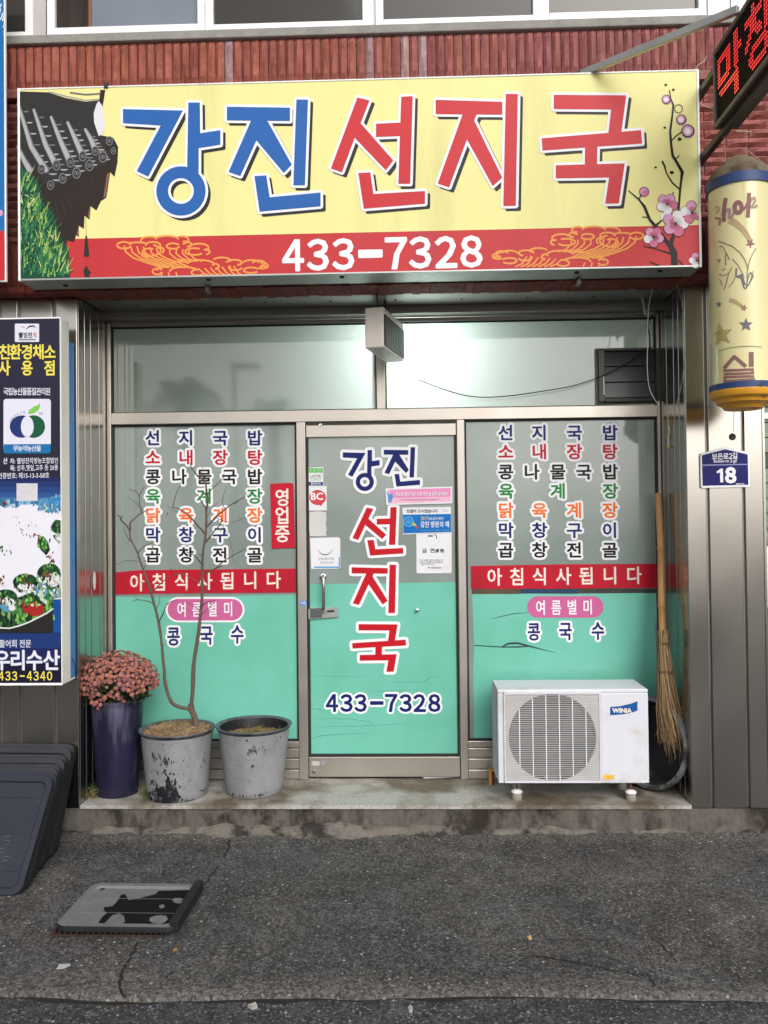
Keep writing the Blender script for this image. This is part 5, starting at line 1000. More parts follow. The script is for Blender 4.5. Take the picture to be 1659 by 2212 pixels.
def f6(m, Y):
    m.frect(925, 1156, 935, 1159, Y, BLACKV); m.fline([(938, 1154), (943, 1158), (943, 1163)], 1.6, Y, BLACKV); m.fring(935, 1165, 14, 12.6, Y, vinyl('ring_pale', 226, 226, 228)); put(m, '금  연', 925, 1189, 9.4, Y, BLACKV, w=26, fit=True, bold=.02); put(m, '(禁 煙)', 949.5, 1190, 9, Y, BLACKV, w=20, fit=True)
    PT = vinyl('print_tiny', 168, 168, 172)
    for k, t in enumerate(('이 시설은 금연시설입니다', '흡연시 과태료가 부과됩니다', '협조 바랍니다')): put(m, t, 932-(0 if k < 2 else 8), 1209.5+k*4.6, 3.6, Y, PT, w=(50, 52, 30)[k], fit=True)
    m.fdisc(926, 1226, 2, Y, vinyl('tiny_blue', 96, 160, 212), n=10); put(m, '강진군보건소', 942, 1226.2, 4.6, Y, vinyl('print_grey2', 130, 130, 136), w=22, fit=True)
notice('notice', 'white no smoking notice at the right of the door glass', 'notice', [(898.9, 1151), (975.2, 1150), (975.4, 1236), (973, 1238), (901, 1238.4), (899.5, 1236)], PAPER, f6)
def f5(m, Y):
    m.fpoly([(870.2, 1111.5), (973.8, 1110), (974.2, 1149), (871.6, 1152)], Y, vinyl('sticker_blue', 22, 116, 192)); put(m, '친절히 모시겠습니다', 912, 1103.6, 7.6, Y, vinyl('sticker_text', 90, 88, 100), w=67, fit=True); m.fring(958, 1101, 3.5, 2.9, Y, vinyl('tiny_grey', 170, 172, 184)); m.fring(964, 1103, 3, 2.4, Y, vinyl('tiny_grey', 170, 172, 184))
    m.fdisc(882.5, 1126.5, 11, Y-.0003, vinyl('lens_pale', 112, 184, 226), n=28); m.fdisc(882.5, 1126.5, 9.3, Y-.0005, vinyl('lens_blue', 46, 130, 200), n=28)
    for k in range(5): m.fline([(877+k*2.6, 1131), (878+k*2.6, 1121-abs(2-k)*-1.5)], .9, Y-.0007, vinyl('lens_pale', 112, 184, 226))
    for k, c in enumerate(((126, 196, 120), (196, 206, 96), (236, 200, 70), (226, 130, 80))): m.fpoly([(888+k*2.6, 1134-1+k*.6), (892.5+k*2.0, 1125.5+k*3.0), (894.5+k*2.0, 1127.5+k*3.0), (890+k*2.6, 1135.5+k*.6)], Y-.0006, vinyl('cone_%s' % 'abcd'[k], *c))
    m.fpoly([(897, 1139), (901, 1135), (904, 1139), (900, 1143)], Y-.0006, vinyl('cone_e', 196, 70, 90)); put(m, '2017', 916.5, 1119.5, 8, Y-.0004, vinyl('gold_text', 222, 190, 100), w=15, fit=True, bold=.02); put(m, '남도답사1번지', 941, 1119.8, 6.6, Y-.0004, WHITE, w=32, fit=True, bold=.01); put(m, '강진 방문의 해', 939, 1132.5, 13, Y-.0004, WHITE, w=61, fit=True, bold=.02)
    put(m, '강진군음식업지부  강진군  강진문화원', 939, 1145.8, 3.6, Y-.0004, vinyl('lens_pale', 112, 184, 226), w=62, fit=True)
notice('sticker', 'white and bright blue tourism sticker at the right of the door glass', 'sticker', [(869.2, 1096.6), (973.8, 1094.8), (974.4, 1150.6), (871, 1154.4)], PAPER, f5, dy=.0055)
m = MB(); Yj = .4295; plate(m, [(647.8, 1297), (662.3, 1296.4), (662.6, 1308.8), (648.2, 1309.5)], Yj-.0008, Yj, vinyl('jamb_blue', 120, 150, 204)); m.fline([(650, 1300), (654, 1305), (657, 1299), (660, 1306)], .8, Yj-.0012, WHITE); tag(m.build('jamb_sticker', org=P(655, 1303, Yj)), 'tiny blue sticker on the metal post left of the door handle', 'sticker')
m = MB(); c_ = PXP(204, 1254, XL+.0105); m.mesh([c_+Vector((.0012, .019*math.cos(2*math.pi*k/20), .052*math.sin(2*math.pi*k/20))) for k in range(20)]+[c_+Vector((-.0004, .019*math.cos(2*math.pi*k/20), .052*math.sin(2*math.pi*k/20))) for k in range(20)], [tuple(range(20)), tuple(range(39, 19, -1))]+[(k, 20+k, 20+(k+1) % 20, (k+1) % 20) for k in range(20)], PAPER); tag(m.build('oval_sticker', org=c_), 'white oval sticker on the steel reveal left of the red banner', 'sticker')

# ================================================================== AIR CONDITIONER
AW = mat('aircon_white', C(222, 222, 230, .92), .35, var=.04, vscale=3, col2=C(192, 188, 178), c2scale=5, c2lo=.55, c2hi=.80); AB = mat('aircon_beige', C(216, 214, 211, .9), .45, var=.10, vscale=6, col2=C(190, 178, 168), c2scale=10, c2lo=.62, c2hi=.85); AD = mat('aircon_inside', (.075, .078, .085, 1), .6, var=.15, vscale=5)
YA0 = .03; a0 = P(1077, 1692, YA0); a1 = P(1399.5, 1488.5, YA0); ax0, ax1, az0, az1 = a0.x, a1.x, a0.z, a1.z; dpt = .285
AC = thing('air_conditioner', 'white outdoor air conditioner unit with round fan grille standing on the step', 'air conditioner', ((ax0+ax1)/2, YA0+.14, .172))
gx0, gx1 = P(1091, 1590, YA0).x, P(1294, 1590, YA0).x; gz0, gz1 = P(1190, 1685.5, YA0).z, P(1190, 1497.5, YA0).z; gc = P(1192.8, 1592, YA0); gr = 93*PS(YA0)
m = MB(); tt = .012
m.box(ax0, ax1, YA0, YA0+.02, gz1, az1, AW); m.box(ax0, ax1, YA0, YA0+.02, az0, gz0, AW); m.box(ax0, gx0, YA0, YA0+.02, gz0, gz1, AW); m.box(gx1, ax1, YA0, YA0+.02, gz0, gz1, AW)
m.box(ax0, ax1, YA0+.0202, YA0+dpt, az1-tt, az1, AW); m.box(ax0, ax1, YA0+.0202, YA0+dpt, az0, az0+tt, AW); m.box(ax1-tt, ax1, YA0+.0202, YA0+dpt, az0+tt, az1-tt, AW); m.box(ax0, ax1-tt, YA0+dpt-.01, YA0+dpt, az0+tt, az1-tt, AD)
m.box(ax0, ax0+tt, YA0+.0202, YA0+.06, az0+tt, az1-tt, AW); m.build('body', AC, bevel=.006)
m = MB(); m.box(ax0+.001, ax0+.006, YA0+.0605, YA0+dpt-.011, az0+tt, az1-tt, AD)
for k in range(26): z = az0+.02+k*(az1-az0-.04)/25; m.box(ax0-.003, ax0+.0008, YA0+.062, YA0+dpt-.012, z-.003, z+.003, AW)
for k in range(7): y = YA0+.065+k*.034; m.box(ax0-.0045, ax0-.0032, y, y+.004, az0+tt, az1-tt, AW)
m.build('side_grille', AC)
# front grille plate with a round opening, slats and thin rods
m = MB(); N = 72; Yf = YA0-.006; vs = []; fs = []
def rectpt(a):
    dx, dz = math.cos(a), math.sin(a); t = min(((gx1-gc.x) if dx > 0 else (gx0-gc.x))/dx if abs(dx) > 1e-6 else 9, ((gz1-gc.z) if dz > 0 else (gz0-gc.z))/dz if abs(dz) > 1e-6 else 9); return gc.x+dx*t, gc.z+dz*t
angs = sorted([2*math.pi*k/N for k in range(N)]+[math.atan2(z-gc.z, x-gc.x) % (2*math.pi) for x in (gx0, gx1) for z in (gz0, gz1)]); n_ = len(angs)
for a in angs: X, Z_ = rectpt(a); vs += [(gc.x+gr*math.cos(a), Yf, gc.z+gr*math.sin(a)), (X, Yf, Z_), (gc.x+gr*math.cos(a), YA0+.012, gc.z+gr*math.sin(a)), (X, YA0+.001, Z_)]
for k in range(n_): j = (k+1) % n_; fs += [(4*k, 4*k+1, 4*j+1, 4*j), (4*k, 4*j, 4*j+2, 4*k+2), (4*k+1, 4*k+3, 4*j+3, 4*j+1)]
m.mesh(vs, fs, AB); m.box(gx0-.004, gx1+.004, Yf-.006, YA0, gz1-.002, gz1+.010, AW); m.box(gx0-.004, gx1+.004, Yf-.006, YA0, gz0-.010, gz0+.002, AW); m.box(gx0-.006, gx0, Yf-.006, YA0, gz0+.002, gz1-.002, AW); m.box(gx1, gx1+.006, Yf-.006, YA0, gz0+.002, gz1-.002, AW)
m.build('grille_panel', AC)
m = MB(); ns = 46
for k in range(ns): z = gz0+.008+k*(gz1-gz0-.016)/(ns-1); m.box(gx0+.001, gx1-.001, Yf-.005, Yf-.0006, z-.0019, z+.0019, mat('aircon_slat', C(190, 188, 187, .9), .5, var=.08, vscale=6))
for k in range(6): x = P(1210.0, 1590, YA0).x+0*k; x = gc.x+(-2.5+k)*28.2*PS(YA0)+.001; h = math.sqrt(max(gr**2-(x-gc.x)**2, 0)); m.box(x-.0022, x+.0022, Yf-.0075, Yf-.0052, gc.z-h, gc.z+h, WHITE)
m.build('slats', AC)
m = MB(); m.lathe((gc.x, YA0+.022, gc.z), [(0, -.045), (.045, -.043), (.05, -.03), (.05, .02)], AD, n=28, axis=(0, -1, 0))
for k in range(3):
    a = 2*math.pi*k/3+.5; pts = []
    for r, da, dy in ((.05, -.35, .03), (gr*.95, -.5, .035), (gr*.95, .45, .075), (.05, .4, .07)): pts.append((gc.x+r*math.cos(a+da), YA0+dy, gc.z+r*math.sin(a+da)))
    m.face(pts, mat('fan_blade', (.095, .098, .105, 1), .5))
m.lathe((gc.x, YA0+.095, gc.z), [(0, 0), (gr*1.02, 0), (gr*1.02, .075)], AD, n=48, axis=(0, -1, 0))
m.build('fan', AC, smooth=False)
m = MB(); pxa, pxb = P(1299, 1590, YA0).x, P(1387, 1590, YA0).x; zpa, zpb = P(1340, 1686, YA0).z, P(1340, 1498, YA0).z; m.box(pxa, pxb, YA0-.003, YA0-.0004, zpa, zpb, AW); m.build('service_panel', AC, bevel=.002)
m = MB(); Yb = YA0-.0045; ZA = lambda x, y: (1014.8+x/3.36, 1398.8+y/3.36)
m.fpoly([ZA(1018, 430), ZA(1090, 424), ZA(1160, 408), ZA(1216, 389), ZA(1216, 456), ZA(1180, 470), ZA(1120, 482), ZA(1060, 488), ZA(1018, 489)], Yb, vinyl('badge_blue', 30, 92, 160)); put(m, 'WINIA', *ZA(1104, 456), 9, Yb-.0006, CREAM, w=40, fit=True, bold=.05); m.build('badge', AC)
m = MB(); m.fpoly([ZA(968, 923), ZA(1048, 922), ZA(1048, 956), ZA(968, 957)], Yb, vinyl('label_yellow', 240, 196, 84)); put(m, 'A1', *ZA(1008, 940), 4, Yb-.0006, vinyl('label_ochre', 220, 160, 60), w=12, fit=True); m.build('label', AC)
RUB = mat('rubber_grey', C(150, 146, 136), .7, var=.2, vscale=30); 
def foot(x, y):
    m = MB(); m.lathe((x, y, .172), [(0, 0), (.026, 0), (.028, .004), (.027, .034), (.024, .038)], RUB, n=24); m.lathe((x, y, .172), [(.027, .0382), (.030, .040), (.030, .046), (.022, .052), (.012, .056), (0, .057)], WHITEP, n=24); m.tube([(x, y, .22), (x, y, az0+.002)], .006, mat('rusty_bolt', C(110, 70, 60), .7), n=8)
    m.build('foot', AC, smooth=True)
foot(P(1116, 1700, .085).x, .085); foot(P(1362, 1700, .075).x, .075); foot(P(1116, 1700, .085).x+.02, .27); foot(P(1362, 1700, .075).x, .27)
m = MB(); m.box(P(1097, 1600, .3).x, P(1110, 1600, .3).x, .34, .37, .30, .34, RUB) if False else None
# small carton behind it
m = MB(); cx = P(1062, 1670, .34); m.box(cx.x-.016, cx.x+.012, .33, .38, .173, .255, vinyl('carton_yellow', 196, 160, 70)); m.box(cx.x-.0162+.014, cx.x+.0125, .3295, .3297, .173, .25, vinyl('carton_maroon', 110, 40, 50)); tag(m.build('carton', org=(cx.x, .35, .173), bevel=.001), 'small yellow and maroon carton standing behind the air conditioner', 'carton')

# ================================================================== BROOM
BAM = mat('bamboo', C(196, 150, 96), .5, var=.14, vscale=6, stretch=(8, 8, .8), col2=C(160, 112, 66), c2scale=6, c2lo=.55, c2hi=.75)
TW = [mat('twig_%s' % n, C(*c), .8, var=.2, vscale=40) for n, c in (('straw', (178, 150, 110)), ('tan', (152, 124, 88)), ('brown', (116, 92, 66)), ('pale', (192, 170, 134)))]
BR = thing('broom', 'bamboo broom of dry twigs leaning upside in the right corner by the air conditioner', 'broom', P(1460, 1620, .2))
BR['label'] = 'bamboo handled broom of dry twigs leaning in the corner beside the air conditioner'
m = MB(); top, bot = P(1421.5, 1066, .36), P(1434, 1420, .20); r0 = 7.3*PS(.35)
pts = []; rad = []
for f in (0, .33, .335, .345, .35, .68, .685, .695, .70, .93, .935, .945, .95, 1): pts.append(top.lerp(bot, f)+Vector((.004*math.sin(f*6), 0, 0))); rad.append(r0*(1.16 if f in (.335, .345, .685, .695, .935, .945) else .98))
m.tube(pts, rad, BAM, n=14); m.build('handle', BR, smooth=True)
m = MB(); rb = random.Random(4)
for k in range(165):
    u = rb.uniform(-1, 1); dpy = rb.uniform(-1, 1)*math.sqrt(max(0, 1-u*u)); y0 = 1365+rb.uniform(-6, 14)
    xt = 1432.5+u*11.5; xm = 1433+u*13; x2 = 1437+u*16+rb.gauss(0, 1.5); xe_ = 1458+u*30+rb.gauss(0, 6); ye = 1598+rb.gauss(0, 17)-max(0, u-.6)*20
    base_y = .19; th = .032
    p = [P(xt, y0, base_y+dpy*th), P(xm, 1395, base_y+dpy*th), P(x2, 1455, base_y-.01+dpy*th*1.1), P((x2+xe_)/2-3+rb.gauss(0, 2), 1530, base_y-.03+dpy*th*1.6), P(xe_, ye, base_y-.05+dpy*th*2.4)]
    r = rb.uniform(.0017, .0030); m.tube(p, [r, r, r*.9, r*.75, r*.35], TW[rb.choices(range(4), (4, 4, 3, 2))[0]], n=4, caps=False)
    if rb.random() < .4:
        a = p[3].lerp(p[4], rb.uniform(0, .7)); m.tube([a, a+Vector((rb.gauss(.01, .03), rb.gauss(-.005, .02), -rb.uniform(.02, .08)))], [.0012, .0005], TW[rb.randrange(4)], n=3, caps=False)
m.build('twig_head', BR)
m = MB()
for y, hw in ((1388, 13), (1449, 16.5)):
    c = P(1433.5 if y < 1400 else 1437, y, .19 if y < 1400 else .18); rr_ = hw*PS(.19)
    m = MB()
    for j in range(3): m.tube([c+Vector((rr_*math.cos(2*math.pi*k/18), .038*math.sin(2*math.pi*k/18), (j-1)*.004+.001*math.sin(k))) for k in range(19)], .002, TW[2], n=5, caps=False)
    m.build('binding', BR)

# black rubber tub leaning on its side behind the air conditioner
TUB = mat('black_tub', (.022, .022, .023, 1), .55, var=.3, vscale=10, col2=(.09, .09, .088, 1), c2scale=7, c2lo=.56, c2hi=.7); TRIM = mat('worn_grey_rim', C(120, 120, 122), .6, var=.3, vscale=14, col2=C(60, 60, 62), c2scale=9)
tc_ = P(1392, 1610, .22); ax = Vector((-.80, -.58, .10)).normalized(); T_ = thing('rubber_tub', 'black round tub with grey rim on its side between air conditioner and broom', 'tub', (tc_.x, .25, .172))
tc_ = Vector((P(1402, 1610, .25).x, .25, .172+.262)); Rt = .245
m = MB(); m.lathe(tc_, [(0, -.13), (Rt*.8, -.13), (Rt*.84, -.11), (Rt*.96, 0), (Rt*.93, 0), (Rt*.80, -.105), (0, -.112)], TUB, n=48, axis=ax); m.build('body', T_, smooth=True)
m = MB(); m.lathe(tc_, [(Rt*.93, .001), (Rt*.95, .012), (Rt*1.03, .010), (Rt*1.045, -.012), (Rt*1.02, -.020), (Rt*.968, -.016)], TRIM, n=56, axis=ax); m.build('rim', T_, smooth=True)

# ================================================================== POTS
TRD = mat('black_plastic', (.016, .017, .019, 1), .55, spec=.2, var=.2, vscale=8)
SOIL = mat('dry_soil', C(132, 108, 80), .95, var=.4, vscale=60, bump=.8, bscale=60)
def straw(m, c, R, n, zf, seed, mats, up=.02):
    r2 = random.Random(seed)
    for k in range(n):
        a, q = r2.uniform(0, 6.283), R*math.sqrt(r2.random()); p = Vector((c[0]+q*math.cos(a), c[1]+q*math.sin(a), zf(q))); d = Vector((r2.gauss(0, 1), r2.gauss(0, 1), r2.gauss(.1, .5))).normalized()*r2.uniform(.012, .05)
        m.tube([p-d*.5, p+d*.5+Vector((0, 0, r2.uniform(0, up)*.3))], [.0016, .0008], mats[r2.randrange(len(mats))], n=3, caps=False)
GP = mat('weathered_grey_pot', C(146, 146, 149, .85), .55, var=.42, vscale=6, col2=(.013, .013, .017, 1), c2scale=16, c2lo=.635, c2hi=.66, bump=.05, bscale=20, detail=12, nrough=.78, stretch=(1, 1, .6), spots=[((-.045, -.15, .06), .11), ((-.07, -.14, .26), .06), ((-.05, -.15, .18), .045), ((-.15, -.06, .02), .09), ((.1, -.12, .0), .05), ((-.02, -.155, .0), .10), ((.15, -.06, .2), .06)], spotamp=.24)
GP2 = mat('pale_grey_pot', C(148, 148, 151, .85), .55, var=.42, vscale=5, col2=(.03, .03, .035, 1), c2scale=18, c2lo=.645, c2hi=.665, bump=.05, bscale=20, detail=12, nrough=.78, stretch=(1, 1, .6), spots=[((.02, -.18, .27), .07), ((0, -.16, .14), .04), ((-.1, -.12, .0), .08), ((.1, -.13, .02), .06)], spotamp=.12)
BI = mat('black_pot_inside', (.016, .016, .018, 1), .35); RIMM = mat('pot_rim_grey', C(88, 92, 100), .5, var=.3, vscale=16, col2=(.03, .03, .033, 1), c2scale=12)
def grey_pot(root, c, Rb, Rt, h, zb, M, tilt=0):
    m = MB(); m.lathe((c[0], c[1], zb), [(0, .002), (Rb*.96, .002), (Rb, .01), (Rb+(Rt-Rb)*.15, h*.14), (Rb+(Rt-Rb)*.55, h*.55), (Rb+(Rt-Rb)*.92, h*.94)], M, n=56); m.build('pot', root, smooth=True)
    m = MB(); m.lathe((c[0], c[1], zb), [(Rb+(Rt-Rb)*.90, h*.935), (Rt*1.005, h*.945), (Rt*1.06, h*.985), (Rt*1.05, h), (Rt*1.0, h*.995), (Rt*.94, h*.975)], RIMM, n=56); m.build('pot_rim', root, smooth=True)
    m = MB(); m.lathe((c[0], c[1], zb), [(Rt*.945, h*.978), (Rt*.88, h*.75), (Rt*.85, h*.6)], BI, n=48); m.build('pot_inside', root, smooth=True)
Z0 = .172
def flakes(root, c, Rb, Rt, h, clusters, seed):
    """black scuffs: irregular flakes of lost paint lying on the pot's own surface"""
    r2 = random.Random(seed); m = MB(); Q = lambda x, y: (137.1+x/3.0244, 1371.4+y/3.0244)
    def onpot(x, y, e):
        d = ray(x, y); R = Rb
        for _ in range(5):
            ox, oy = CAM.x-c[0], CAM.y-c[1]; A = d.x**2+d.y**2; Bq = 2*(ox*d.x+oy*d.y); D_ = Bq*Bq-4*A*(ox*ox+oy*oy-R*R)
            if D_ < 0: return None
            p = CAM+d*((-Bq-math.sqrt(D_))/(2*A)); f = min(max((p.z-Z0)/h, 0.01), .93); R = Rb+(Rt-Rb)*f
        if not (Z0+.006 < p.z < Z0+h*.92): return None
        return p+Vector((p.x-c[0], p.y-c[1], 0)).normalized()*e
    k = 0
    for (x, y, sx, sy, n, s) in clusters:
        for _ in range(n):
            cx_, cy_ = r2.gauss(x, sx), r2.gauss(y, sy); rad = s*r2.uniform(.35, 1.5); el = r2.uniform(.8, 2.2); pts = []
            for j in range(9):
                a = 2*math.pi*j/9; q = rad*r2.uniform(.45, 1.35); p = onpot(*Q(cx_+q*math.cos(a), cy_+q*el*math.sin(a)), .0008+k*4e-6)
                if p is None: break
                pts.append(p)
            if len(pts) == 9: m.face(pts, TRD if r2.random() < .8 else RIMM); k += 1
    tag(m.build('scuffs', root), kind='stuff')
# potted bare tree
c1 = Vector((P(382, 1600, .165).x, .172, Z0)); Rb, Rt = 63.5*PS(.17), 77*PS(.17); h1 = P(380, 1571, .172).z-Z0
T1 = thing('potted_tree', 'bare branching young tree in a grey pot with black stains', 'potted tree', (c1.x, c1.y, Z0)); grey_pot(T1, c1, Rb, Rt, h1, Z0, GP)
m = MB(); rs = random.Random(2); nR = 9; nA = 40; prof = lambda q: Z0+h1*.955+.035*math.cos(q/(Rt*.95)*1.5)
vs = [(c1.x, c1.y, prof(0))]; fs = []
for i in range(1, nR+1):
    for k in range(nA): q = Rt*.93*i/nR; a = 2*math.pi*k/nA; vs.append((c1.x+q*math.cos(a), c1.y+q*math.sin(a), prof(q)+rs.uniform(-.006, .006)))
for k in range(nA): fs.append((0, 1+k, 1+(k+1) % nA))
for i in range(nR-1):
    for k in range(nA): b = 1+i*nA; fs.append((b+k, b+nA+k, b+nA+(k+1) % nA, b+(k+1) % nA))
m.mesh(vs, fs, SOIL); straw(m, c1, Rt*.9, 420, prof, 8, [TW[1], TW[2], TW[0], TW[3]]); m.build('soil', T1)
flakes(T1, c1, Rb, Rt, h1, [(660, 820, 26, 22, 34, 5), (690, 905, 22, 8, 12, 6), (695, 985, 16, 26, 46, 8), (690, 1050, 36, 22, 40, 8), (600, 1060, 26, 22, 30, 8), (580, 1085, 16, 10, 14, 7), (760, 1085, 70, 8, 22, 5), (770, 1000, 14, 18, 10, 4), (905, 1010, 14, 10, 6, 4), (930, 770, 8, 16, 6, 6), (580, 960, 10, 30, 10, 4), (740, 880, 130, 110, 42, 2.4), (650, 715, 5, 14, 5, 3)], 5)
BARK = mat('bark', C(104, 88, 78), .85, var=.3, vscale=30, bump=.5, bscale=60, stretch=(3, 3, 1)); BARK2 = mat('twig_bark', C(92, 78, 70), .8, var=.2, vscale=40)
m = MB(); rt = random.Random(31); Yt = .17
def stem(pts, r0, r1, y0=Yt, y1=Yt, M=BARK, n=10, jit=0):
    N_ = len(pts); W = []
    for i, (x, y) in enumerate(pts): W.append(P(x, y, y0+(y1-y0)*i/(N_-1)))
    fine = []; rad = []
    for i in range(N_-1):
        p0, p1, p2, p3 = W[max(i-1, 0)], W[i], W[i+1], W[min(i+2, N_-1)]
        for k in range(3):
            t = k/3; q = .5*((2*p1)+(p2-p0)*t+(2*p0-5*p1+4*p2-p3)*t*t+(3*p1-p0-3*p2+p3)*t**3); fine.append(q+Vector((rt.gauss(0, jit), rt.gauss(0, jit), 0))); f = (i+t)/(N_-1); rad.append((r0+(r1-r0)*f)*(1+rt.uniform(-.08, .12)))
    fine.append(W[-1]); rad.append(r1); m.tube(fine, rad, M, n=n)
stem([(426, 1572), (421.5, 1553), (414, 1532), (412, 1520)], .019, .015); stem([(414, 1540), (413, 1526.8), (416.5, 1487), (418, 1437.5), (424.8, 1391), (429, 1365), (432.3, 1332.6), (436.3, 1290.3), (436.8, 1248), (437.6, 1200.4), (442.9, 1163.3), (445.5, 1131.6), (445.5, 1102.5)], .0128, .0055, Yt, .12)
stem([(416, 1537), (404, 1530), (390, 1527.5), (373, 1519), (363, 1500), (356, 1470), (354.5, 1445), (352, 1424), (349, 1388), (342.4, 1343), (331.8, 1300.9), (325.2, 1277), (316, 1248), (309.3, 1229.5), (301.4, 1208), (297, 1193), (281.6, 1163.3), (280.5, 1146)], .0108, .0040, Yt, .15)
tw = lambda pts, r=.0032, y1=.12, y0=.145: stem(pts, r*1.35, r*.6, y0, rt.uniform(.02, .27), BARK2, 5, .001)
tw([(280.5, 1146), (272, 1134), (261.7, 1123.7), (259, 1116), (253, 1112)], .004); tw([(261, 1123), (264, 1112)], .0018); tw([(280.8, 1146), (281.6, 1129), (290, 1121), (300, 1112), (306.7, 1107.8), (320, 1101)], .004); tw([(306.7, 1107.8), (303, 1096), (301.4, 1086.6), (300, 1070), (290.8, 1058.9)], .003); tw([(301, 1072), (306, 1060), (313, 1050)], .0022); tw([(290.8, 1060), (283, 1058), (279, 1055)], .0018); tw([(303, 1096), (290, 1084), (272, 1070)], .0014); tw([(281, 1170), (270, 1150), (266, 1138)], .0016)
tw([(298, 1195), (306, 1184), (318, 1176), (333, 1171)], .0026); tw([(301, 1208), (295, 1202)], .0018); tw([(309.3, 1229), (317, 1215)], .0022); tw([(300, 1213), (272, 1211), (246, 1222)], .0016)
tw([(329, 1279.7), (346.4, 1261), (359.6, 1250.6), (375.4, 1242.7), (404.5, 1237)], .003); tw([(372, 1244), (368, 1226)], .0016); tw([(330, 1303), (317.3, 1298.2), (298.7, 1295.6), (285.5, 1298.2)], .0026); tw([(298.7, 1295.6), (290, 1289)], .0016); tw([(330, 1262), (310, 1258), (286, 1252), (278, 1262)], .0016); tw([(342.4, 1345), (351.6, 1327.3), (362, 1303.5), (380.7, 1295.6)], .0028); tw([(337, 1316), (344, 1300), (346, 1286)], .002); tw([(352, 1395), (360, 1388)], .002)
tw([(442.9, 1154), (428.3, 1136.9), (407.2, 1113), (388.7, 1099.9), (372.8, 1095.9)], .0042, .10, .125); tw([(373, 1096), (378, 1073.5), (388.7, 1049.7), (392, 1036)], .0018); tw([(389, 1100), (380, 1104), (360, 1092)], .0014)
tw([(445.5, 1103), (449.5, 1076), (446, 1060), (441.6, 1040), (430, 1030), (415, 1012.6), (411, 1000)], .0045, .10, .12); tw([(441.6, 1040), (436, 1022), (438, 1008)], .002); tw([(449.5, 1076), (440, 1066), (424, 1058)], .0022); tw([(448, 1068), (462, 1052), (480, 1036), (484, 1022)], .0022); tw([(446, 1100), (434, 1082), (428, 1070), (419, 1064)], .0026)
tw([(446.9, 1138.2), (465.4, 1118.4), (486.5, 1099.9), (499.8, 1089.3), (528.8, 1073.4)], .004, .08, .125); tw([(499.8, 1089), (512, 1085), (518, 1078)], .002); tw([(486, 1100), (480, 1086), (486, 1060), (490, 1050)], .0016); tw([(528, 1074), (548, 1058)], .0012); tw([(466, 1118), (500, 1128), (540, 1113)], .0013)
tw([(444.2, 1171.3), (458.8, 1152.8), (476, 1131.6), (478.6, 1115.7)], .0036); tw([(459, 1153), (461, 1148)], .0025); tw([(476, 1131.6), (490, 1150), (500, 1180), (502, 1200)], .0013); tw([(433.6, 1216), (420.4, 1200.4), (402, 1192)], .003); tw([(438.9, 1240), (462.7, 1229.5), (481.2, 1213.6), (499.8, 1201.7), (528.8, 1185.8)], .0032, .09); tw([(463, 1229), (482, 1222)], .002); tw([(500, 1202), (512, 1220)], .0012); tw([(434, 1262), (412, 1248), (392, 1240), (374, 1244)], .002); tw([(436.5, 1285), (448, 1272), (443, 1262)], .002); tw([(432, 1320), (417, 1308), (402, 1300)], .002); tw([(432, 1312), (445, 1302), (465, 1296)], .0026); tw([(433, 1330), (452, 1312), (463, 1300)], .0022); tw([(428, 1372), (434, 1360)], .002); tw([(437, 1202), (428, 1196)], .002); tw([(446, 1120), (455, 1100), (470, 1086)], .0018)
m.build('trunk', T1, smooth=True)
LFY = [mat('dry_leaf_ochre', C(190, 140, 74), .7), mat('dry_leaf_olive', C(140, 124, 66), .7), mat('dry_leaf_tan', C(206, 170, 112), .7)]
for i, (x, y) in enumerate(((311, 1158), (313, 1209), (331, 1140), (330, 1178), (424, 1280), (363, 1302), (462, 1161), (475, 1140), (446, 1068), (404, 1270), (362, 1106))):
    m = MB(); p = P(x, y, .13); l, w_ = rt.uniform(.012, .022), rt.uniform(.004, .008); s_ = rt.uniform(-.5, .5); d = Vector((s_*.5, rt.uniform(-.3, .3), -1)).normalized(); sd_ = d.cross(Vector((0, 1, .3))).normalized()
    m.mesh([p, p+d*l*.35+sd_*w_, p+d*l*.7+sd_*w_*.7+Vector((0, -.003, 0)), p+d*l, p+d*l*.7-sd_*w_*.7+Vector((0, .003, 0)), p+d*l*.35-sd_*w_], [(0, 1, 2, 3), (0, 3, 4, 5)], LFY[i % 3]); m.build('leaf', T1)
# second grey pot, nearly empty
c2 = Vector((P(548, 1600, .23).x, .238, Z0)); Rb2, Rt2 = 60*PS(.24), 77.5*PS(.24); h2 = P(546, 1563, .238).z-Z0
T2 = thing('planter_pot', 'pale grey round plastic pot with dark inside and dry weeds beside the door', 'plant pot', (c2.x, c2.y, Z0)); grey_pot(T2, c2, Rb2, Rt2, h2, Z0, GP2)
m = MB(); m.lathe((c2.x, c2.y, Z0), [(0, h2*.86), (Rt2*.5, h2*.85), (Rt2*.91, h2*.825)], SOIL, n=40); straw(m, c2, Rt2*.8, 260, lambda q: Z0+h2*.85, 17, [TW[1], TW[2], TW[0], LFY[1]]); m.build('soil', T2)
m = MB(); WG = mat('weed_green', C(96, 116, 62), .7); rs = random.Random(6)
for k in range(14): p = Vector((c2.x+rs.uniform(-.05, .03), c2.y+rs.uniform(-.06, .03), Z0+h2*.85)); m.tube([p, p+Vector((rs.gauss(0, .01), rs.gauss(0, .01), rs.uniform(.03, .07)))], [.003, .0006], [WG, LFY[1], TW[1]][k % 3], n=3, caps=False)
m.build('weeds', T2)
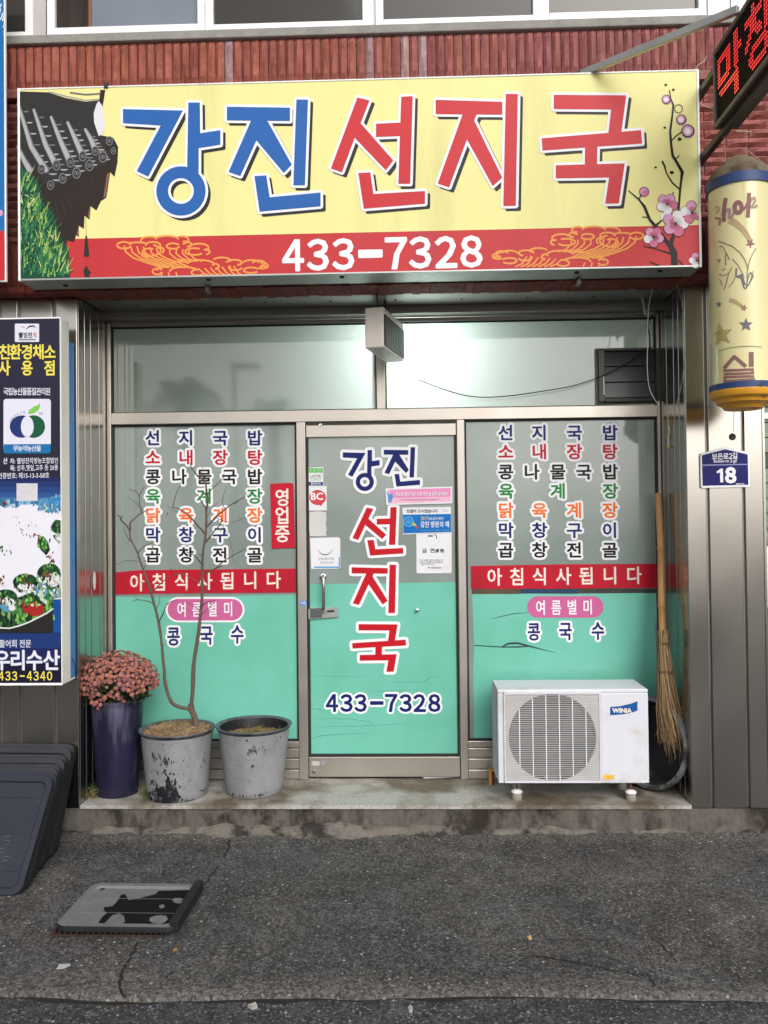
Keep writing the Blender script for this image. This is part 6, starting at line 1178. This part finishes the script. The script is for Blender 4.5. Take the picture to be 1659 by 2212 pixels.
flakes(T2, c2, Rb2, Rt2, h2, [(1240, 738, 7, 6, 7, 4), (1300, 740, 10, 8, 6, 3), (1230, 858, 7, 5, 5, 4), (1195, 690, 3, 12, 4, 3), (1410, 760, 20, 90, 14, 2.6), (1240, 800, 110, 110, 34, 2.2), (1100, 1050, 26, 10, 12, 4), (1250, 1060, 110, 8, 16, 3.5), (1060, 960, 6, 30, 6, 3)], 6)
# tall purple pot with chrysanthemums
c3 = Vector((P(253, 1600, .2).x, .20, Z0)); Rt3, Rb3 = 57*PS(.2), 44*PS(.2); h3 = P(252, 1506, .20).z-Z0
PUR = mat('purple_glazed_pot', C(38, 37, 62, .8), .35, var=.25, vscale=3, spots=[((.02, -.14, .5), .22)], spotamp=.2, col2=C(112, 106, 132, .8), c2scale=3.4, c2lo=.60, c2hi=.82, stretch=(3, 3, .5), rvar=.1)
T3 = thing('potted_chrysanthemum', 'pink chrysanthemums in a tall dark purple pot by the left pillar', 'potted flowers', (c3.x, c3.y, Z0))
m = MB(); m.lathe((c3.x, c3.y, Z0), [(0, .002), (Rb3*.97, .002), (Rb3, .012), (Rb3*1.02, h3*.2), (Rb3+(Rt3-Rb3)*.55, h3*.6), (Rt3*.97, h3*.93), (Rt3*1.0, h3*.955), (Rt3*1.03, h3*.965), (Rt3*1.03, h3), (Rt3*.95, h3), (Rt3*.9, h3*.9), (0, h3*.88)], PUR, n=56); m.build('pot', T3, smooth=True)
hc = Vector((c3.x+.012, c3.y-.02, Z0+h3+.10)); ex, ey, ez = 80*PS(.2), .19, .14
LG_ = [mat('mum_leaf_%s' % n, C(*c), .6, var=.2, vscale=30) for n, c in (('dark', (44, 58, 34)), ('mid', (66, 82, 46)), ('pale', (92, 106, 60)))]
m = MB(); rf = random.Random(12)
for k in range(900):
    v = Vector((rf.gauss(0, 1), rf.gauss(0, 1), rf.gauss(0, 1))).normalized()*rf.uniform(.45, .93); p = hc+Vector((v.x*ex, v.y*ey, v.z*ez-.02))
    if p.z < Z0+h3*.93 and (p.x-c3.x)**2+(p.y-c3.y)**2 < Rt3**2: continue
    if p.z < Z0+h3-.07: continue
    d = Vector((v.x+rf.gauss(0, .5), v.y+rf.gauss(0, .5), rf.gauss(.1, .5))).normalized(); s_ = d.cross(Vector((rf.gauss(0, 1), rf.gauss(0, 1), 1))).normalized(); l = rf.uniform(.02, .042); w_ = l*rf.uniform(.28, .4)
    m.mesh([p, p+d*l*.4+s_*w_, p+d*l*.75+s_*w_*.6, p+d*l, p+d*l*.75-s_*w_*.6, p+d*l*.4-s_*w_], [(0, 1, 2, 3), (0, 3, 4, 5)], LG_[rf.choices((0, 1, 2), (4, 4, 2))[0]])
for k in range(40):
    a = rf.uniform(0, 6.28); q = Rt3*.7*math.sqrt(rf.random()); p = Vector((c3.x+q*math.cos(a), c3.y+q*math.sin(a), Z0+h3*.9)); e_ = hc+Vector((math.cos(a)*ex*.6, math.sin(a)*ey*.6, rf.uniform(-.02, .08))); m.tube([p, (p+e_)/2+Vector((0, 0, .02)), e_], .0022, LG_[1], n=4, caps=False)
m.build('foliage', T3)
FP = [mat('petal_%s' % n, C(*c), .7, var=.12, vscale=50) for n, c in (('dusky', (160, 100, 94)), ('rose', (178, 120, 118)), ('salmon', (174, 114, 96)), ('mauve', (144, 92, 98)))]; FCN = mat('flower_centre', C(214, 150, 84), .8)
FM = []
for i in range(4):
    m = MB(); rp_ = random.Random(40+i)
    for ring, (n, r, zz, w_) in enumerate(((11, .0185, .002, .0052), (10, .0155, .0055, .0048), (7, .0095, .008, .004))):
        for k in range(n):
            a = 2*math.pi*(k+.5*ring)/n+rp_.uniform(-.1, .1); r2 = r*rp_.uniform(.85, 1.1); ca, sa = math.cos(a), math.sin(a); Q = lambda rr, t, z: (ca*rr-sa*t, sa*rr+ca*t, z)
            m.mesh([Q(.002, 0, zz), Q(r2*.55, w_*.8, zz+.0025), Q(r2*.9, w_*.75, zz+.002), Q(r2, 0, zz-.0005), Q(r2*.9, -w_*.75, zz+.002), Q(r2*.55, -w_*.8, zz+.0025)], [(0, 1, 2, 3), (0, 3, 4, 5)], FP[i])
    m.lathe((0, 0, .006), [(0, .005), (.003, .004), (.0042, 0)], FCN, n=10); o = m.build('flower', None); FM.append(o.data); bpy.data.objects.remove(o)
spots = []
for k in range(4000):
    v = Vector((rf.gauss(0, 1), rf.gauss(-.35, 1), rf.gauss(.35, .9))).normalized()
    if rf.random() < .12 or v.z < -.08+.3*math.sin(v.x*5+1) and not (rf.random() < .10): continue
    p = hc+Vector((v.x*ex*rf.uniform(.80, 1.12), v.y*ey*rf.uniform(.86, 1.06), v.z*ez*rf.uniform(.78, 1.16)))
    if p.z < Z0+h3-.03: continue
    if any((p-s[0]).length < .0190 for s in spots): continue
    spots.append((p, v))
for x, y in ((203, 1502), (209, 1516), (217, 1522), (205, 1520), (212, 1530), (199, 1517), (285, 1500), (297, 1497), (291, 1485), (236, 1500), (227, 1506)): p = P(x, y, c3.y-Rt3-.02); spots.append((p, Vector((0, -1, .1))))
spots.sort(key=lambda s: s[0].y); rest = MB()
for i, (p, v) in enumerate(spots):
    d = (v+Vector((rf.gauss(0, .25), rf.gauss(-.25, .25), rf.gauss(.2, .25)))).normalized(); q = d.to_track_quat('Z', 'Y'); sc = rf.uniform(.50, .86); me = FM[rf.choices((0, 1, 2, 3), (4, 3, 3, 2))[0]]
    if i < 100:
        o = bpy.data.objects.new('flower', me); COL.objects.link(o); o.parent = T3; o.location = p-Vector(T3['_w']); o.rotation_mode = 'QUATERNION'; o.rotation_quaternion = q; o.scale = (sc, sc, sc)
    else:
        for pl in me.polygons: rest.face([p+q @ (Vector(me.vertices[a].co)*sc) for a in pl.vertices], me.materials[pl.material_index])
tag(rest.build('flowers', T3), kind='stuff')
# weeds at the foot of the purple pot
m = MB(); rs = random.Random(16)
for cx_ in (P(201, 1712, .12), P(312, 1705, .14)):
    for k in range(22): p = Vector((cx_.x+rs.gauss(0, .016), cx_.y+rs.gauss(0, .02), Z0)); m.tube([p, p+Vector((rs.gauss(0, .012), rs.gauss(-.005, .012), rs.uniform(.02, .06))), p+Vector((rs.gauss(0, .03), rs.gauss(-.01, .02), rs.uniform(.03, .085)))], [.0022, .0018, .0005], [WG, LG_[2], TW[1]][k % 3], n=3, caps=False)
tag(m.build('weeds', org=(c3.x, .13, Z0)), 'tufts of green and dry weeds growing round the purple pot foot', 'weeds', kind='stuff')

# ================================================================== PLASTIC TRAYS stacked against the left pillar
TR = mat('slate_plastic', C(54, 57, 69, .7), .45, spec=.25, var=.14, vscale=5, col2=C(74, 78, 90, .75), c2scale=3, c2lo=.56, c2hi=.78); TRR = mat('black_plastic_rim', (.028, .029, .034, 1), .42, spec=.35, var=.25, vscale=9)
TG_ = mat('dusty_grey_plastic', C(122, 122, 121, .8), .6, var=.16, vscale=12, col2=C(40, 42, 46, .8), c2scale=2.2, c2lo=.70, c2hi=.74, detail=4)
def rrpts(w_, h_, r, n=6): return [(cx+r*math.cos(math.radians(a0+90*k/n)), cy+r*math.sin(math.radians(a0+90*k/n))) for cx, cy, a0 in ((w_/2-r, h_/2-r, 0), (-w_/2+r, h_/2-r, 90), (-w_/2+r, -h_/2+r, 180), (w_/2-r, -h_/2+r, 270)) for k in range(n+1)]
def tray_meshes(w_, h_, M, M2, dep=.03, flat=False):
    """tray lying in its own XY plane, face towards +Z"""
    m = MB(); loops = [(rrpts(w_, h_, .05), -dep), (rrpts(w_, h_, .05), -.006), (rrpts(w_-.006, h_-.006, .048), 0), (rrpts(w_-.06, h_-.06, .035), 0), (rrpts(w_-.075, h_-.075, .03), -.010), (rrpts(w_-.09, h_-.09, .026), -.010)]
    n = len(loops[0][0]); vs = [(x, y, z) for pts, z in loops for x, y in pts]; fs = []
    for i in range(len(loops)-1):
        for k in range(n): fs.append((i*n+k, i*n+(k+1) % n, (i+1)*n+(k+1) % n, (i+1)*n+k))
    nf = len(fs)//(len(loops)-1); m.mesh(vs, fs[nf*2:], M); m.mesh(vs, fs[:nf*2], M2); b = (len(loops)-1)*n; m.mesh([(x, y, -.010) for x, y in loops[-1][0]], [tuple(range(n))], M); m.mesh([(x, y, -dep) for x, y in loops[0][0]], [tuple(range(n-1, -1, -1))], M2)
    for yy_ in (-.17, 0, .17) if not flat else (-.09, .09): m.box(-w_/2+.05, w_/2-.05, yy_*h_/.56-.002, yy_*h_/.56+.002, -.0099, -.0075, M)
    rim_ = m.build('tray_body', None, bevel=0, smooth=True); return rim_
def place_tray(root, body, origin, ux, uy, uz):
    M_ = Matrix(((ux.x, uy.x, uz.x, 0), (ux.y, uy.y, uz.y, 0), (ux.z, uy.z, uz.z, 0), (0, 0, 0, 1))); root.matrix_world = Matrix.Translation(origin) @ M_; body.parent = root
W_, H_ = .47, .56
proto = tray_meshes(W_, H_, TR, TRD); protoD = tray_meshes(W_, H_, TRR, TRD); nT = 8
lab = ['frontmost slate blue plastic tray of the stack leaning on the left pillar', 'second plastic tray in the leaning stack, just behind the slate blue front tray', 'third tray from the front in the leaning black stack', 'fourth tray from the front in the leaning black stack', 'fifth tray from the front in the leaning black stack', 'sixth tray from the front in the leaning black stack', 'seventh tray from the front, second from the pillar in the stack', 'rearmost and highest black tray of the stack, touching the left pillar']
holes = MB()
for s_ in (-1, 1):
    for k in range(4): holes.lathe((s_*(W_/2-.021), -.2+k*.133, .0003), [(0, .0004), (.006, .0004), (.0062, -.0005)], DARKGAP, n=10)
hproto = holes.build('rim_hole', None)
for i in range(nT):
    f = (0, .10, .26, .36, .56, .66, .88, 1)[i]
    ty = -.385+.345*f; q_ = P(119+44*f+(4 if i == 1 else 0), 1674-68*f, ty); tx = q_.x; br_ = Vector((tx-.012, ty-math.sqrt(max(H_**2-(q_.z-.006)**2, .01)), .006))
    tz = math.sqrt(max(H_**2-(ty-br_.y)**2-(tx-br_.x)**2, .01))+br_.z; up = (Vector((tx, ty, tz))-br_).normalized()
    uxv = Vector((up.y, -up.x, 0)); uxv = uxv.normalized() if uxv.length > .01 else Vector((1, 0, 0))
    if uxv.x < 0: uxv = -uxv
    uz = uxv.cross(up).normalized(); org = br_+up*H_/2-uxv*W_/2
    root = thing('plastic_tray', lab[i], 'tray', org, 'plastic trays leaning on the left pillar')
    b = (proto if i < 2 else protoD); bb = b if i in (0, 2) else b.copy()
    if bb is not b: COL.objects.link(bb)
    place_tray(root, bb, org, uxv, up, uz); bb.name = 'tray_body'
    hh = hproto if i == 0 else hproto.copy()
    if i: COL.objects.link(hh)
    hh.parent = root
m = MB(); ck = random.Random(3)                                    # chalk-white scribble on the front tray
for k in range(7): x, y = .09+ck.uniform(-.02, .02), -.02-k*.018; m.mesh([(x-.012, y, -.0094), (x+.016+ck.uniform(-.01, .01), y+.004, -.0094), (x+.015, y+.0068, -.0094), (x-.011, y+.003, -.0094)], [(0, 1, 2, 3)], mat('chalk', C(96, 100, 114, .8), .8))
o = m.build('scribble', None); o.parent = [q for q in bpy.data.objects if q.name.startswith('plastic_tray')][0]
# loose tray lying on the drain grate
q = [PZ(199, 1908.5, .05), PZ(437, 1906, .05), PZ(381, 2007, .05), PZ(117, 1997, .05)]; cen = sum(q, Vector())/4; uxv = ((q[1]-q[0])+(q[2]-q[3])).normalized(); wd_ = ((q[1]-q[0]).length+(q[2]-q[3]).length)/2; hd_ = ((q[0]-q[3]).length+(q[1]-q[2]).length)/2
up = (q[0]-q[3]+q[1]-q[2]); up = (up-uxv*up.dot(uxv)).normalized(); uz = uxv.cross(up).normalized()
LT = thing('loose_tray', 'dusty grey and black plastic tray lying flat on the drain grate', 'tray', cen); b = tray_meshes(wd_, hd_, TG_, TRD, dep=.022, flat=True); place_tray(LT, b, cen, uxv, up, uz)
def onT(x, y, e):
    d = ray(x, y); t_ = (cen-CAM).dot(uz)/d.dot(uz); p = CAM+d*t_-cen; return (p.dot(uxv), p.dot(up), e)
m = MB(); ZT = lambda x, y: (x/2.0162, 1810.2+y/2.0162)
m.face([onT(*ZT(*p), -.0076) for p in ((545, 235), (560, 262), (600, 255), (680, 235), (690, 222), (830, 218), (815, 270), (780, 330), (745, 372), (735, 388), (640, 386), (540, 376), (520, 372), (545, 355), (540, 330), (520, 318), (490, 325), (470, 345), (450, 368), (425, 365), (445, 335), (465, 318), (450, 302), (455, 292), (490, 288), (515, 262), (525, 240))], mat('matt_black_stain', (.010, .010, .011, 1), .85, spec=.08))
for cx_, cy_, rx_, ry_ in ((690, 345, 40, 20), (775, 265, 24, 14), (705, 290, 12, 9)): m.face([onT(*ZT(cx_+rx_*math.cos(k*.7)*R_.uniform(.8, 1.15), cy_+ry_*math.sin(k*.7)*R_.uniform(.8, 1.15)), -.0070) for k in range(9)], mat('stain_dust', C(120, 122, 124, .8), .8, var=.3, vscale=30))
o = m.build('stain', None); o.parent = LT
m = MB(); m.box(wd_/2-.032, wd_/2+.006, -hd_/2+.015, hd_/2-.01, -.02, .022, TRD); o = m.build('raised_lip', None, bevel=.004); o.parent = LT
m = MB()
for x, y in ((-wd_/2+.06, hd_/2-.045), (-wd_/2+.06, -hd_/2+.03)): m.lathe((x, y, -.0092), [(0, .001), (.012, .001), (.0125, 0)], DARKGAP, n=12)
o = m.build('hole', None); o.parent = LT
RUST = mat('rusty_iron', C(62, 44, 36), .85, var=.4, vscale=30, bump=.4); m = MB(); gc0 = PZ(268, 1952, .01); gF = PZ(250, 2013, .02).y
for k in range(20): x = gc0.x-.20+k*.0235; m.box(x, x+.009, gF, gc0.y+.10, .004, .024, RUST)
m.box(gc0.x-.205, gc0.x+.26, gF-.008, gF-.0005, .004, .012, RUST); m.box(gc0.x-.205, gc0.x+.26, gc0.y+.1005, gc0.y+.11, .005, .022, RUST); tag(m.build('drain_grate', org=(gc0.x, gc0.y, .005)), 'rusty iron drain grate half hidden under the loose grey tray', 'grate')

# ================================================================== LITTER
def scrap(name, pts, zz, M, label, cat='litter', lift=.004):
    W = [PZ(x, y, zz) for x, y in pts]; m = MB(); n = len(W); top = [p+Vector((0, 0, lift+(.004 if i % 2 else 0))) for i, p in enumerate(W)]; m.mesh(top+W, [tuple(range(n))]+[(i, n+i, n+(i+1) % n, (i+1) % n) for i in range(n)], M); tag(m.build(name, org=W[0]), label, cat)
scrap('paper_scrap', [(122, 2094), (128, 2087), (146, 2083), (152, 2086), (138, 2092)], .004, mat('dirty_scrap', C(170, 170, 174), .8), 'crumpled white paper scrap on the pavement below the loose tray')
scrap('paper_scrap', [(240, 1871), (250, 1863), (258, 1858), (256, 1868), (246, 1874)], .012, PAPER, 'whitish scrap on the pavement between the tray stack and the loose tray') if False else None
scrap('paper_scrap', [(905, 1676), (930, 1671), (985, 1672), (1000, 1677), (960, 1680), (915, 1681)], .173, PAPER, 'crumpled white and blue paper under the right end of the door')
scrap('cigarette_end', [(372, 2053), (381, 2050), (383, 2053), (374, 2056)], .004, mat('filter_tan', C(150, 116, 80), .8), 'orange cigarette end on the pavement right of the loose tray')
scrap('dry_leaf', [(1138, 2025), (1146, 2024), (1149, 2028), (1142, 2030)], .004, LFY[2], 'small yellow leaf on the asphalt below the air conditioner')
scrap('dry_leaf', [(803, 1795), (809, 1794), (811, 1800), (805, 1801)], .03, LFY[0], 'small orange leaf at the foot of the step below the door')
scrap('stone_chip', [(881, 2181), (886, 2178), (892, 2180), (890, 2187), (884, 2188)], -.018, mat('stone_grey', C(168, 166, 160), .8), 'white stone chip on the dark road near the bottom centre', lift=.01)
scrap('stone_chip', [(535, 2176), (552, 2172), (556, 2178), (545, 2182)], -.018, mat('stone_grey', C(168, 166, 160), .8), 'pale stone chip on the dark road left of the centre', lift=.01)

# ================================================================== next shop at the right edge
NS = thing('neighbour_shopfront', 'green tiled glass shopfront of the next shop at the right picture edge', 'shopfront', (P(1650, 1100, 0).x+.3, .06, .15)); xN = P(1649, 1100, .0).x
m = MB(); m.box(xN, xN+.012, -.002, .05, .155, 2.93, STEEL); m.box(xN+.012, xN+1.0, .004, .05, P(1655, 905, .02).z, P(1655, 892, .02).z, WHITEP); m.box(xN+.012, xN+1.0, .004, .05, P(1655, 1500, .02).z, P(1655, 1490, .02).z, WHITEP); m.build('frame', NS)
m = MB(); GB = mat('green_glass_block', C(140, 168, 150, .7), .15, var=.35, vscale=20); 
for i in range(12):
    for j in range(34): m.box(xN+.014+i*.075, xN+.014+i*.075+.068, .02, .05, .17+j*.081, .17+j*.081+.074, GB if R_.random() < .78 else mat('dark_glass_block', C(60, 80, 74, .7), .15))
m.box(xN+.012, xN+1.0, .0505, .06, .155, 2.93, mat('pale_grout', C(170, 186, 176), .7)); m.build('glass_block_wall', NS)
m = MB(); m.box(xN+.016, xN+.5, .006, .0195, P(1655, 1312, .01).z, P(1655, 1180, .01).z, WHITE); m.build('white_board', NS)

# ================================================================== across the street (palms and lamp seen in the glass; wall added for the steel)
OB = thing('reflection_wall', 'added unseen low pale wall across the street for reflections in the steel pillars', 'wall', (0, -26, 0)); CRB = mat('cream_render', C(206, 190, 168), .85, var=.12, vscale=.8)  # unseen wall, added and kept low so the steel mirrors bright sky
m = MB(); m.box(-40, 40, -26.3, -26, 0, 1.1, CRB); m.build('masonry', OB)
m = MB(); m.box(-40, 40, -26.4, -25.9, 1.102, 1.2, mat('grey_coping', C(150, 146, 140), .8)); m.build('coping', OB)
def mirror(x, y, dist): d = ray(x, y); p = CAM+d*((dist+.47-CAM.y)/d.y); return Vector((p.x, .94-p.y, p.z))
PF = mat('palm_frond', C(70, 78, 56), .6); PT_ = mat('palm_trunk', C(110, 96, 80), .9, var=.3, vscale=6)
def palm(px, py, dist, R, label):
    c = mirror(px, py, dist); o = thing('palm_tree', label, 'tree', (c.x, c.y, 0), 'palm trees across the street'); m = MB(); m.tube([(c.x+.15, c.y, 0), (c.x+.05, c.y, c.z*.5), (c.x, c.y, c.z)], [.2, .16, .14], PT_, n=10); m.build('trunk', o, smooth=True)
    m = MB(); r3 = random.Random(int(px))
    for k in range(26):
        a = 2*math.pi*k/26+r3.uniform(-.1, .1); el = r3.uniform(-.15, 1.2); L3 = R*r3.uniform(.8, 1.1); spine = []
        for j in range(7): t = j/6; spine.append(c+Vector((math.cos(a)*math.cos(el)*L3*t, math.sin(a)*math.cos(el)*L3*t, math.sin(el)*L3*t-.55*R*t*t)))
        for j in range(6):
            p, p2 = spine[j], spine[j+1]; d = (p2-p).normalized(); sdv = d.cross(Vector((0, 0, 1))).normalized()
            for s_ in (-1, 1):
                for u in (.0, .5): b0 = p.lerp(p2, u); l = R*.34*(1-.6*abs(j/6-.35)); e2 = b0+d*l*.6+sdv*s_*l*.75-Vector((0, 0, l*.35)); m.face([b0, b0+d*.07, e2], PF)
    m.build('crown', o)
palm(400, 868, 13, 1.15, 'larger palm tree across the street, mirrored in the left transom'); palm(590, 885, 15, .85, 'smaller palm tree across the street, mirrored in the left transom')
c = mirror(505, 795, 13); SL = thing('street_lamp', 'street lamp across the road mirrored in the left transom pane', 'street lamp', (c.x, c.y, 0)); m = MB(); m.tube([(c.x+.12, c.y, 0), (c.x, c.y, c.z)], [.06, .045], STEEL_D, n=10); m.build('pole', SL, smooth=True); m = MB(); m.obox(c+Vector((.28, 0, .03)), (.33, 0, -.01), (0, .12, 0), (0, 0, .05), STEEL_D); m.build('lamp_head', SL, bevel=.03)

for o in bpy.data.objects:
    if '_w' in o: del o['_w']
